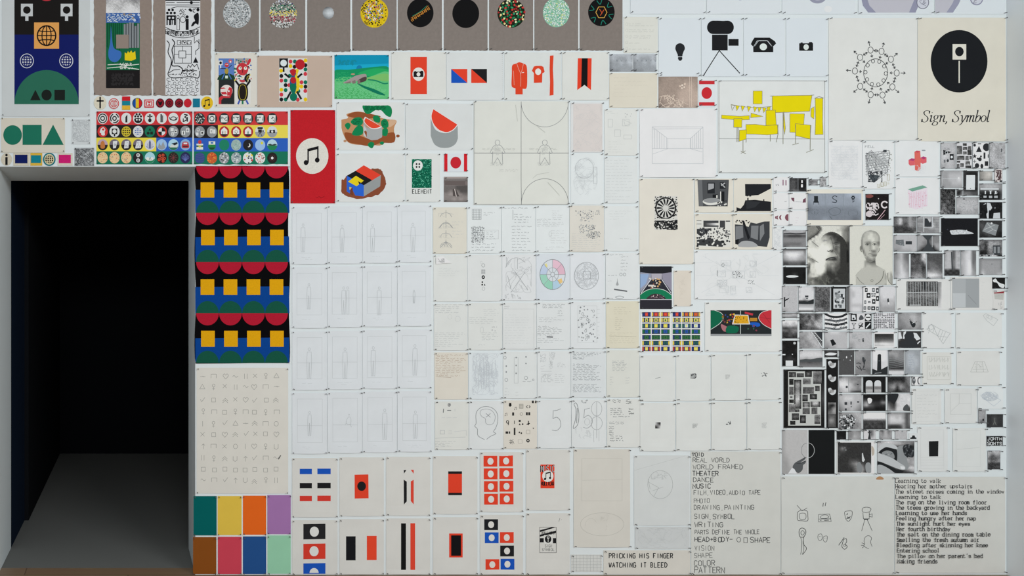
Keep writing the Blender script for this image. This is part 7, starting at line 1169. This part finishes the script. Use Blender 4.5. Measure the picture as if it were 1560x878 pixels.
s.rects([(1295, 478.4, 1304.6, 489.6), (1316.8, 478.4, 1327, 489.6), (1316.8, 490.4, 1327, 501.4)], D0); s.poly([(1297, 480), (1302, 480), (1303.4, 487), (1297, 488)], L0); s.ell(1299.6, 485.6, 1.4, 1.5, D0, 10); s.ell(1321.8, 483.8, 4.4, 4.8, '#d6d9da', 20); s.rect(1318.6, 482.8, 1325.4, 484.8, D0); s.line([(1318.6, 500), (1325, 493)], 1.8, L0); s.blob([(1308, 485), (1311, 480), (1315, 484), (1314, 487), (1309, 488)], '#4a4d50'); s.lines([[(1297, 492.6), (1303.4, 492.6), (1300.2, 496), (1300.2, 500.6)], [(1297, 492.6), (1300.2, 496)], [(1298.4, 500.8), (1302, 500.8)]], .8, D0); s.ring(1310.4, 495, 3, 3, .7, '#6a6d70'); s.lines([[(1307.6, 500.6), (1314, 492.4)], [(1308, 496), (1314, 497.6)]], 1.5, D0)
s = ph('photograph of rows of tiny black printed symbols', 1329.4, 476.6, 1363.2, 501.6, '8888/8888', .1, c=L0)
for j in range(9): s.rects([(1330.6 + 2.9 * i + R.uniform(-.4, .4), 478 + 2.6 * j, 1332.6 + 2.9 * i + R.uniform(-.4, .4), 479.5 + 2.6 * j) for i in range(11) if R.random() < .9], '#34373a')
s = ph('photograph of small crab-like object on grey ground', 1367.6, 476.4, 1403, 502.4, '55666655/56667766/55666766/55566665/44555655', .25); s.blob([(1385, 489), (1389, 491), (1394, 493), (1393, 498), (1389.6, 499), (1387, 495)], '#2a2d30'); s.lines([[(1385, 488), (1386, 485.6)], [(1388, 490), (1386, 488)], [(1394, 491.6), (1396, 490)]], .8, D1); s.line([(1389, 493), (1391.6, 491)], .7, '#d3d6d8')
s = ph('photograph of railing receding beside gravel path', 1217.4, 505.4, 1252.6, 531.4, '66676432/66677423/55677642/56567753/55656774/65566675', .5); s.lines([[(1236, 506), (1246, 520), (1252, 530)], [(1240, 506), (1252, 520)]], 1, '#cfd3d5'); s.lines([[(1237 + 2 * i, 507 + 2.8 * i), (1241 + 1.8 * i, 507 + 2.2 * i)] for i in range(8)], .8, '#2f3235'); s.poly([(1242, 505.8), (1252.2, 505.8), (1252.2, 518)], '#33363a')
s = ph('photograph of black folded square on pale ground', 1255.4, 505.4, 1290.4, 531.4, '77888776/77777777/67777777/66777777/55667777', .15); s.poly([(1264, 518.4), (1268.6, 517), (1273.4, 524.6), (1267, 527.4)], '#1d1f21')
s = ph('photograph of faint sketch with small dark figure', 1293, 505.4, 1328, 531.4, '77777776/77777777/77777777/66777777/66777776', .2); s.tangle(1298, 510, 1312, 516, 7, '#9a9ea0', .5, 4, 5); s.rects([(1313, 515.6, 1315.4, 521)], '#3a3d40'); s.scrib(1306, 516, 1320, 521, 2, '#85898b', .6, .9)
s = ph('photograph of dark seascape with white border', 1330.6, 505.6, 1362.4, 530.4, '99999/99999', .05, c=L0); s.tone(1332, 508.8, 1361, 527.6, '222222/222223/333333/445555/889988/777888', .2, 1.2)
s = ph('photograph of person silhouetted inside arched opening', 1367.6, 504.6, 1403, 530.4, '93222222/93222222/92222222/22222222/22222222/22222222', .2); s.polys([[(1368, 505), (1371, 505), (1374, 516), (1368, 517)], [(1376, 506), (1380, 505), (1377, 517), (1375, 516)], [(1391, 507), (1396, 508), (1402, 516.6), (1396, 519), (1392, 514)], [(1389, 529.6), (1400, 520), (1402, 520), (1393, 529.6)]], '#cfd3d5'); s.blob([(1377, 512), (1381, 507), (1388, 506), (1392, 511), (1391, 518), (1396, 522), (1397, 530), (1372, 530), (1373, 521), (1379, 518)], '#2f3235')
s = ph('photograph of low hills beyond flat water', 1217.4, 533.4, 1252.6, 559.6, '77777777/78888887/88888888/77677766/33323334/44444444/55555555', .2); s.poly([(1217.8, 549), (1226, 547), (1234, 547.6), (1243, 546), (1252.2, 545), (1252.2, 551.4), (1217.8, 552)], '#4a4e50')
s = ph('small dark photograph of white boat shape', 1255.4, 533.4, 1275.6, 544.6, '3333/2222/2222/2222', .2); s.blob([(1256.6, 540), (1262, 537.6), (1270, 537.8), (1274.6, 539), (1270, 541.4), (1260, 541.6)], '#d3d6d8')
s = ph('upright dark grey photograph with few bright spots', 1277.4, 533.4, 1301, 571.4, '33333/33333/33333/33333/33333', .15); s.ell(1289, 544.6, .9, 1.8, '#e3e6e8', 10); s.ell(1296.4, 542.6, 1, 1, '#a9adb0', 8); s.ell(1294.6, 549, .7, .8, '#c3c7c9', 8); s.ell(1284.6, 548.6, .7, .8, '#85898b', 8)
s = ph('upright photograph of broken chairs on grey ground', 1302.6, 533.4, 1326.4, 571.4, '66555/66655/66555/55555/65555/55544/55554', .2); s.lines([[(1304, 554), (1308, 553), (1311, 555)], [(1304, 558), (1308, 562), (1313, 563)], [(1315, 546), (1316, 560)], [(1318, 548), (1314, 563), (1318, 563)], [(1309, 558), (1312, 565)]], 1.1, '#2f3235'); s.blob([(1313, 545), (1316, 545), (1317, 551), (1314, 552)], '#3a3d40')
s = ph('upright photograph of dark stone tower against white sky', 1328, 533.4, 1352, 571.4, '89998/89998/89998/88888/88888/78887/22222', .08); s.poly([(1336.4, 541), (1338, 539.8), (1340.6, 539.8), (1341.6, 541), (1342, 566), (1335.4, 566)], '#26292b'); s.polys([[(1328.4, 562), (1336, 565), (1342, 563), (1351.6, 558), (1351.6, 571), (1328.4, 571)]], '#2a2d2f'); s.ell(1338.6, 550, .6, .8, '#6a6d70', 8); s.line([(1332, 569), (1342, 568)], .8, '#a9adb0')
s = ph('upright photograph of curved wire mesh fading down', 1353, 533.4, 1376.6, 571.4, '55554/66655/55655/44555/33344/22333/22222/88888/88888', .25); s.lines([spline([(1353.4, 546 + 3 * i), (1362, 547 + 2.6 * i), (1376, 541 + 3.4 * i)]) for i in range(6)], .5, '#85898b')
s = ph('upright photograph of pale blue lettered plaque', 1378, 533.4, 1401.6, 570.6, '66666/67766/67776/67776/66766/66666', .15, tint=(.97, 1, 1.03)); s.scrib(1383, 540, 1394, 566, 9, '#8b95a3', .5, .5)

s = ph('large dark collage photograph of many small pictures', 1193, 563, 1255.6, 652.4, '1111111/1111111/1111112/1111113/1111112/1111111/1111111', .2, grp='larger photographs'); s.rect(1200, 566, 1250, 648.6, '#b9bcb9')
for i, (a, b, w, h) in enumerate(((1201, 567, 11, 8), (1213, 569, 11, 6), (1225.6, 565.6, 10.6, 9), (1238, 566, 13, 19), (1201.6, 577.6, 6.6, 9), (1209, 578.6, 11, 22), (1209, 601, 11, 22), (1222.4, 576.6, 12, 9), (1201.6, 589.6, 6.6, 12), (1222.4, 590, 17, 10), (1241, 588, 7, 8), (1221.6, 601.6, 8.4, 10), (1233, 600.6, 11, 8), (1202.6, 603.6, 4, 3), (1201.6, 609, 7, 5), (1222, 613, 11, 8), (1234, 612, 15, 8), (1201, 616, 10, 12), (1222, 622, 11, 9), (1235.6, 621, 9, 10), (1210, 624, 7, 4), (1205.6, 630, 11, 10), (1218, 633, 9, 12), (1240, 632, 9, 14), (1203, 641.4, 8, 6))):
    s.tone(a, b, a + w, b + h, ['1213/4251/2132', '222/343/111', '112/151/211', '655/434/545/222', '121/212', '1221/2662/1551/2662', '2662/1881/2652/2221', '566/434/355', '343/434/242', '4343/2435/3434'][i % 10], .7, 1.2)
s = ph('tall narrow film strip of white dancers on black', 1258.4, 547, 1276.6, 652.6, '1111/1111/1111', .15, grp='larger photographs')
for y in (555, 576, 596): s.blob([(1261, y - 3), (1265, y - 5), (1268, y - 1), (1273, y - 2), (1272, y + 4), (1267, y + 6), (1263, y + 3)], '#c3c7c9'); s.tone(1263, y - 2, 1270, y + 3, '84/48', .8, 1.1)
s.tone(1261, 613.6, 1273, 631, '5556/3115/2256/3466/4455', .3, 1.1); s.tone(1261, 631, 1273, 651, '3333/3443/3653/3443/3333', .3, 1.1)
s = ph('photograph of bright room with dark wall panel', 1277.4, 573.4, 1312.2, 598.6, '44555544/67765555/88876655/89987555/78887656/67886655/77773111', .25); s.lines([[(1292.4, 575), (1292.4, 598)]], .8, '#85898b'); s.rects([(1288, 588, 1291, 591.4), (1305, 585, 1307.6, 586.8)], D1)
s = ph('photograph of two bright arched openings in black wall', 1314.2, 573.4, 1349, 598.6, '1111/1111', .1)
for cx in (1323.6, 1336.6): s.poly(circ(cx, 584.4, 5.2, 5, 12, 180, 360) + [(cx + 5.2, 598.2), (cx - 5.2, 598.2)], '#c9cdcf'); s.tone(cx - 5, 588, cx + 5, 598, '77/44/77/66', .3, 1.2)
s = ph('photograph of vaulted carved interior arches', 1351.4, 573.4, 1386, 598.6, '22222255/21111145/22333245/34545435/35626534/34414344/33111334', .5)
s = ph('tiny oval portrait pair photograph', 1388, 573.6, 1402, 587.6, '99/99', .1); s.ell(1391.6, 580.4, 2.8, 5, '#55585b', 16); s.ell(1392, 579, 1.2, 1.8, '#a9adb0', 12); s.ring(1400.4, 580.4, 2.6, 5, 1.6, '#55585b', 90, 300)
s = ph('photograph of pale wall with scattered black clippings', 1277.4, 600.6, 1312.2, 626.6, '77777777/77888777/67777776/56777765/45667654', .15); s.rects([(1286, 613, 1290, 617), (1295, 612, 1297, 616.6), (1305, 611.6, 1308.4, 613.6), (1286.4, 622.4, 1289.4, 625.6), (1295.4, 619, 1297, 620.6)], '#33363a')
s = ph('photograph of glowing white bulb in dark landscape', 1314.2, 600.6, 1349, 626.6, '11111111/11111111/22111121/46322255/57432222/22221111/11111111', .15); s.blob([(1321, 608), (1324.6, 606.6), (1328, 609), (1326.4, 614), (1322.6, 615)], '#e3e6e8')
s = ph('photograph of bearded profile reading a paper', 1351.4, 599.6, 1386, 626.6, '22278888/22268888/12278889/32288888/53278888/64388833/76588832', .2); s.blob([(1351.8, 600), (1367, 600), (1367, 606), (1364, 612), (1361, 616), (1356, 612), (1351.8, 610)], '#26282b'); s.blob([(1376, 620), (1381, 616), (1384, 621), (1380, 625.6), (1375, 625)], '#4a4d50'); s.scrib(1370, 606, 1384, 614, 2, '#b5b9bb', .5, .6)
s = ph('photograph of pile of mottled leaves', 1277.4, 628.4, 1312.2, 654.6, '55666777/46556677/45465667/54546556/45454566', .5); s.speck(1278, 630, 1304, 654.4, 2.3, [D0, L0, D1, '#85898b', '#c3c7c9', D0], 1, .62, True)
s = ph('photograph of ploughed field under white sky', 1314.2, 628.4, 1349, 654.6, '99999999/99999999/99999999/33333333/22323222/23232323/22222222', .5)
s = ph('photograph of empty white room with shadowed doorway', 1351.4, 628.4, 1386, 653.6, '55555533/67777635/68878635/68888735/67777635/32223634/22222633', .2)
GZ = 'tiny photographs in the strip below'
s = ph('tiny black photograph in the thin strip', 1274, 656.4, 1288.8, 670, '111/111/121', .15, grp=GZ)
s = ph('tiny grey photograph of pale vertical streak', 1291.6, 656, 1311, 670, '55655/55665/55766/56665', .2, grp=GZ)
s = ph('tiny photograph of palm trunk on white', 1315, 655.4, 1333.6, 670, '8848/8848/8888', .1, grp=GZ); s.poly([(1322.6, 656), (1325.6, 656), (1325, 662), (1326, 669), (1321.6, 669), (1323, 662)], '#2f3235'); s.lines([[(1324, 661), (1321, 658)], [(1324, 661), (1327, 658)]], 1, D1); s.line([(1315.4, 669.4), (1333.4, 669.4)], .8, '#4a4d50')
s = ph('tiny photograph of blurred eyes', 1339.4, 655.6, 1358.4, 669.6, '64746/65756/66766/56665', .3, grp=GZ)
s = ph('tiny pale photograph with small dark fleck', 1363, 655.6, 1381.6, 669.6, '77777/77777/77777', .2, grp=GZ); s.ell(1374, 657.6, 1.4, 1.4, '#8b8f92', 10)
s = paper('tiny slip with black hat shape', (1384.4, 660, 1397.4, 671), '#d0d4d5', curl=0, pins=False); s.poly([(1386, 669), (1386, 667), (1388.4, 666.4), (1389.4, 663.6), (1392.6, 663.6), (1393.6, 666.4), (1395.4, 667), (1395.4, 669)], '#26282a')

s = ph('diptych of hand holding hoop across grey and black', 1191, 655, 1271.4, 722.6, None, c='#a9adae', grp='larger photographs'); s.tone(1191.4, 655.4, 1230.6, 722.2, '6777777/6777777/6777777/6677777/6667777', .12, 1.6); s.rect(1231.2, 655.4, 1271, 722.2, '#161819'); s.rect(1230, 655.4, 1231.2, 722.2, '#cfd3d4')
s.ring(1230.2, 686.4, 10, 11.4, .6, '#b9bdbe', n=44); s.ring(1230.2, 686.4, 10, 11.4, .5, '#5a5d5f', 100, 260, 30); s.blob([(1207, 712), (1210, 706), (1216, 702), (1222, 699), (1226.4, 696.6), (1226, 700), (1219, 705), (1227, 702), (1226.4, 706), (1223, 709), (1222, 716), (1216, 721), (1210, 717)], '#55585a'); s.poly([(1206, 713), (1209.6, 714.6), (1213.6, 721.8), (1200, 721.8)], '#d3d6d8'); s.curve([(1213, 706), (1220, 706), (1226, 703)], .7, '#33363a'); s.curve([(1222, 700), (1226, 697)], .8, '#26292b')
s = ph('square dark photograph of candle flame and pale forms', 1274.4, 672.6, 1332, 722, '99999/99999', .05, c='#cfd1cd', grp='larger photographs'); s.tone(1275.6, 674.4, 1326.6, 720.4, '22222222/22222222/25222222/23222222/32222222/22222222/22233222/22246323/22235626/22225726/22224626', .3, 1.2); s.speck(1282, 680, 1291, 687, 2.4, ['#85898b', '#a9adaf', '#55585a'], .7, .45); s.poly([(1312.4, 691), (1314, 690), (1315, 696), (1317, 701), (1315, 704), (1312.6, 703)], '#c3c7c8'); s.blob([(1305, 708), (1309, 704), (1313, 712), (1312, 720), (1306, 719)], '#7f8385'); s.blob([(1318, 708), (1322, 704.6), (1326, 708), (1326, 720), (1319, 719)], '#8f9395'); s.blob([(1327, 680), (1331, 684), (1331, 692), (1328, 694)], '#b3a99c')
s = ph('square photograph of crossed arms and curly hair', 1336, 672, 1392.6, 721.6, '56788765555/77887776553/77765432212/88421233321/31145526644/77645526632/88876325566/66788763766/23557885667/11234678566/77532356788/36653212467/12455332223', .35, grp='larger photographs'); s.blob([(1366, 682), (1378, 680), (1381, 700), (1384, 712), (1376, 716), (1366, 706), (1364, 694)], '#8b8f91'); s.blob([(1339, 688), (1349, 681.6), (1360, 682), (1366, 687), (1365.6, 703), (1360, 700), (1350, 694), (1341, 692)], '#1f2123'); s.blob([(1343, 690), (1350, 686.6), (1358, 688.4), (1362, 694), (1361, 699), (1352, 696), (1345, 694)], '#85898b'); s.speck(1344, 688, 1361, 698, 2.2, ['#5a5e60', '#a3a7a9'], .7, .4)
s.blob([(1336.4, 686), (1340, 678.4), (1349, 675), (1360, 677), (1366.4, 682), (1365, 684.6), (1356, 682.6), (1348, 681.4), (1341, 686), (1337, 690)], '#b9bdbf'); s.blob([(1336.4, 703), (1350, 708), (1366, 716), (1376, 718), (1370, 721), (1358, 719), (1344, 711), (1336.4, 709)], '#202325'); s.blob([(1336.4, 691), (1344, 692.6), (1358, 698), (1370, 705.6), (1378, 711), (1377, 716), (1368, 714.6), (1354, 709), (1342, 704), (1336.4, 702)], '#b5b9bb'); s.blob([(1336.4, 709.4), (1343, 709), (1352, 713.4), (1360, 719), (1360, 721.4), (1336.4, 721.4)], '#a3a7a9'); s.blob([(1371, 711), (1376, 711), (1378, 714), (1373, 715)], '#d3d6d8')
s.blob([(1375, 681), (1381, 677), (1389, 680), (1392, 690), (1390, 697), (1383, 696), (1377, 693)], '#2a2d30'); s.speck(1374, 677, 1392, 698, 2.8, ['#1f2123', '#33363a', '#4a4d50', '#5f6366'], .9, .55)

GX = 'pale drawings in the lower right corner of the pictures'
s = paper('sheet with pencil skeleton fan drawing', (1404.4, 476.5, 1449, 531), '#d2d4d3', GX, curl=.003); q = '#a9adad'; s.lines([[(1412, 502), (1428, 512), (1436, 524), (1447, 508), (1432, 502), (1418, 494), (1412, 502)], [(1418, 494), (1422, 499), (1428, 512)], [(1424, 498), (1420, 508)], [(1432, 502), (1428, 512), (1442, 514)], [(1436, 504), (1431, 518)], [(1440, 506), (1434, 520)], [(1410, 502), (1416, 500), (1414, 508)]], .6, q); s.curve([(1414, 497), (1420, 495), (1422, 500), (1416, 503)], .6, q, True)
s = paper('near empty sheet with small lettered tag sketch', (1455.5, 476.5, 1525.5, 531), '#d1d3d1', GX, curl=.003); s.line([(1497, 481), (1501, 478), (1519.6, 487), (1513, 496.6), (1503, 489), (1497, 481)], .5, q); s.tangle(1500, 481, 1511, 490, 5, q, .6, 4, 5)
s = paper('sheet with faint framed pencil glyph block', (1404.4, 537, 1449, 586), '#d0d1cd', GX, curl=.003); s.frame(1412, 543.6, 1447, 578.6, .5, '#bdbeb8'); s.lines([[(x, y), (x + R.uniform(-2, 2), y + 7), (x + 2.4, y + R.uniform(0, 7))] for x in range(1415, 1444, 4) for y in (545, 556, 567)], .5, '#b0b2ad')
s = paper('sheet with faint pencil fan-shaped building', (1457, 535, 1522.5, 587.5), '#d0d1ce', GX, curl=.003); s.lines([[(1478, 567), (1485, 551), (1499, 551), (1505, 567), (1478, 567)], [(1481, 563), (1502, 563)], [(1488, 551), (1487, 567)], [(1496, 551), (1498, 567)], [(1490, 555), (1494, 560)]], .5, '#a9aba6'); s.scrib(1484, 552, 1500, 562, 4, '#b5b7b2', .4, .7)
s = paper('sheet with faint wavy pencil rows', (1388.4, 592, 1433.5, 646), '#d1d3d1', GX, curl=.003); s.scrib(1396, 600, 1428, 638, 8, '#bcbfbd', .4, .9, .9); s.frame(1394, 596, 1430, 642, .3, '#c5c8c6')
s = paper('sheet with pencil lines of an empty room corner', (1438.5, 592, 1487, 645), '#d0d2d0', GX, curl=.003); s.frame(1447.4, 600, 1478.6, 631.6, .4, '#b5b8b6'); s.lines([[(1460.6, 600), (1460.6, 615)], [(1460.6, 615), (1478.6, 615.2)], [(1460.6, 615), (1448, 627)]], .4, '#b5b8b6')
s = paper('small sheet with blue-grey isometric scribble', (1488.8, 589.5, 1527.4, 623), '#d4d9dd', GX, curl=0, inset=1); s.tangle(1495, 597, 1520, 611, 45, '#96a0ad', .5, 4, 7, True); s.lines([[(1493, 603), (1502, 597), (1524, 610), (1513, 619), (1493, 603)]], .4, '#a9b2bd')
s = ph('tiny grey photograph with black corner smudge', 1489.6, 624, 1501, 645, '666/666/665/636', .5, grp='tiny photographs at the lower right edge'); s.ell(1497, 640, 1.4, 2, D0, 10)
GY = 'tiny photographs at the lower right edge'
s = ph('tiny dark photograph of faint standing figure', 1502.6, 631, 1527.6, 651.4, '22222/22322/22322/22222', .2, grp=GY); s.lines([[(1514, 637), (1514.6, 642), (1512, 648)], [(1514.6, 642), (1517, 648)]], .9, '#6a6c66')
s = paper('sheet with solid black upright rectangle', (1397, 650, 1443, 718.5), '#d1d4d3', GX, curl=.003); s.poly([(1414.4, 672.6), (1429, 672), (1428.6, 695.4), (1414.8, 695.6)], '#1e2021'); s.frame(1402, 655, 1437, 714, .35, '#c3c6c5'); s.lines([[(1402, 697 + 4 * i), (1437, 697 + 4 * i)] for i in range(4)], .3, '#c3c6c5')
s = paper('near blank sheet with faint horizon line', (1451, 652, 1501, 718.5), '#d1d4d2', GX, curl=.003); s.frame(1456, 656, 1493, 711, .35, '#c3c6c4'); s.curve([(1457, 684.6), (1468, 684), (1480, 683), (1492, 681.6)], .5, '#bcbfbd')
s = ph('tiny black photograph of chalk lettering JONTH SOMTS', 1502.4, 664.4, 1527.4, 679.6, '1111/1111', .15, grp=GY); s.text('JONTH', 1504, 671, 4.4, 4.6, .9, '#cfd3d4', .3); s.text('SOMTS', 1504, 678, 4.4, 4.6, .9, '#cfd3d4', .3)
s = ph('tiny photograph of large tree over dark bank', 1504, 686.6, 1523.4, 715.4, '7777/7577/7355/5335/6456/2222/3233/2222', .8, grp=GY)

# ------------------------------------------------------------------ put every sheet on the wall
for s in Sheet.all:
    s.ob = s.build()

# ------------------------------------------------------------------ pins
def pin_mesh():
    prof = [(0.0007, 0.0), (0.0007, 0.0045), (0.0024, 0.0055), (0.0019, 0.0075), (0.0019, 0.012), (0.0028, 0.0135), (0.0028, 0.0155), (0.0014, 0.0162)]
    k = 10; V = []; F = []
    for r, d in prof: V += [(r * math.cos(2 * math.pi * i / k), -d, r * math.sin(2 * math.pi * i / k)) for i in range(k)]
    for j in range(len(prof) - 1): F += [(j * k + i, j * k + (i + 1) % k, (j + 1) * k + (i + 1) % k, (j + 1) * k + i) for i in range(k)]
    F += [tuple(range(k)), tuple(range(len(V) - 1, len(V) - k - 1, -1))]
    me = bpy.data.meshes.new('pin'); me.from_pydata(V, [], F); me.update()
    bm = bmesh.new(); bm.from_mesh(me); bmesh.ops.recalc_face_normals(bm, faces=bm.faces); bm.to_mesh(me); bm.free()
    me.materials.append(M['pin'])
    return me, V, F
pm, PV, PF = pin_mesh()
spots = []
for s in Sheet.all:
    if not s.pins or s.name == 'badge': continue
    x0, y0, x1, y1 = s.box; q = s.inset
    for nm, x, y in (('upper left', x0 + q, y0 + q), ('upper right', x1 - q, y0 + q), ('lower left', x0 + q, y1 - q), ('lower right', x1 - q, y1 - q)):
        if not (4 < y < 874 and 2 < x < 1558): continue
        front = 0.0010 + 0.0012 * s.jit + s.z + s.thick + s.lift(x, y) + 0.0003
        spots.append((math.hypot(x - VX, y - VY), nm, x + R.uniform(-.3, .3), y + R.uniform(-.3, .3), front, s.label))
spots.sort(key=lambda t: -t[0])
rest = []
for i, (d, nm, x, y, e, lab) in enumerate(spots):
    ax, az = R.uniform(-.14, .14), R.uniform(-.14, .14)
    if i < 300:
        o = bpy.data.objects.new('pin', pm); col.objects.link(o)
        o.location = (X(x), -e, Z(y)); o.rotation_euler = (ax, 0, az)
        o['label'] = nm + ' pin of the ' + lab; o['category'] = 'pin'; o['group'] = 'dark pins holding the sheets'
    else: rest.append((x, y, e, ax, az))
import mathutils
V, F = [], []
for x, y, e, ax, az in rest:
    m = mathutils.Euler((ax, 0, az)).to_matrix(); b = len(V); o = mathutils.Vector((X(x), -e, Z(y)))
    V += [tuple(m @ mathutils.Vector(p) + o) for p in PV]; F += [tuple(t + b for t in f) for f in PF]
o = link_mesh('pins', V, F, M['pin'], 'stuff')
o['label'] = 'many dark pins holding the sheets in the left and middle of the wall'; o['category'] = 'pins'
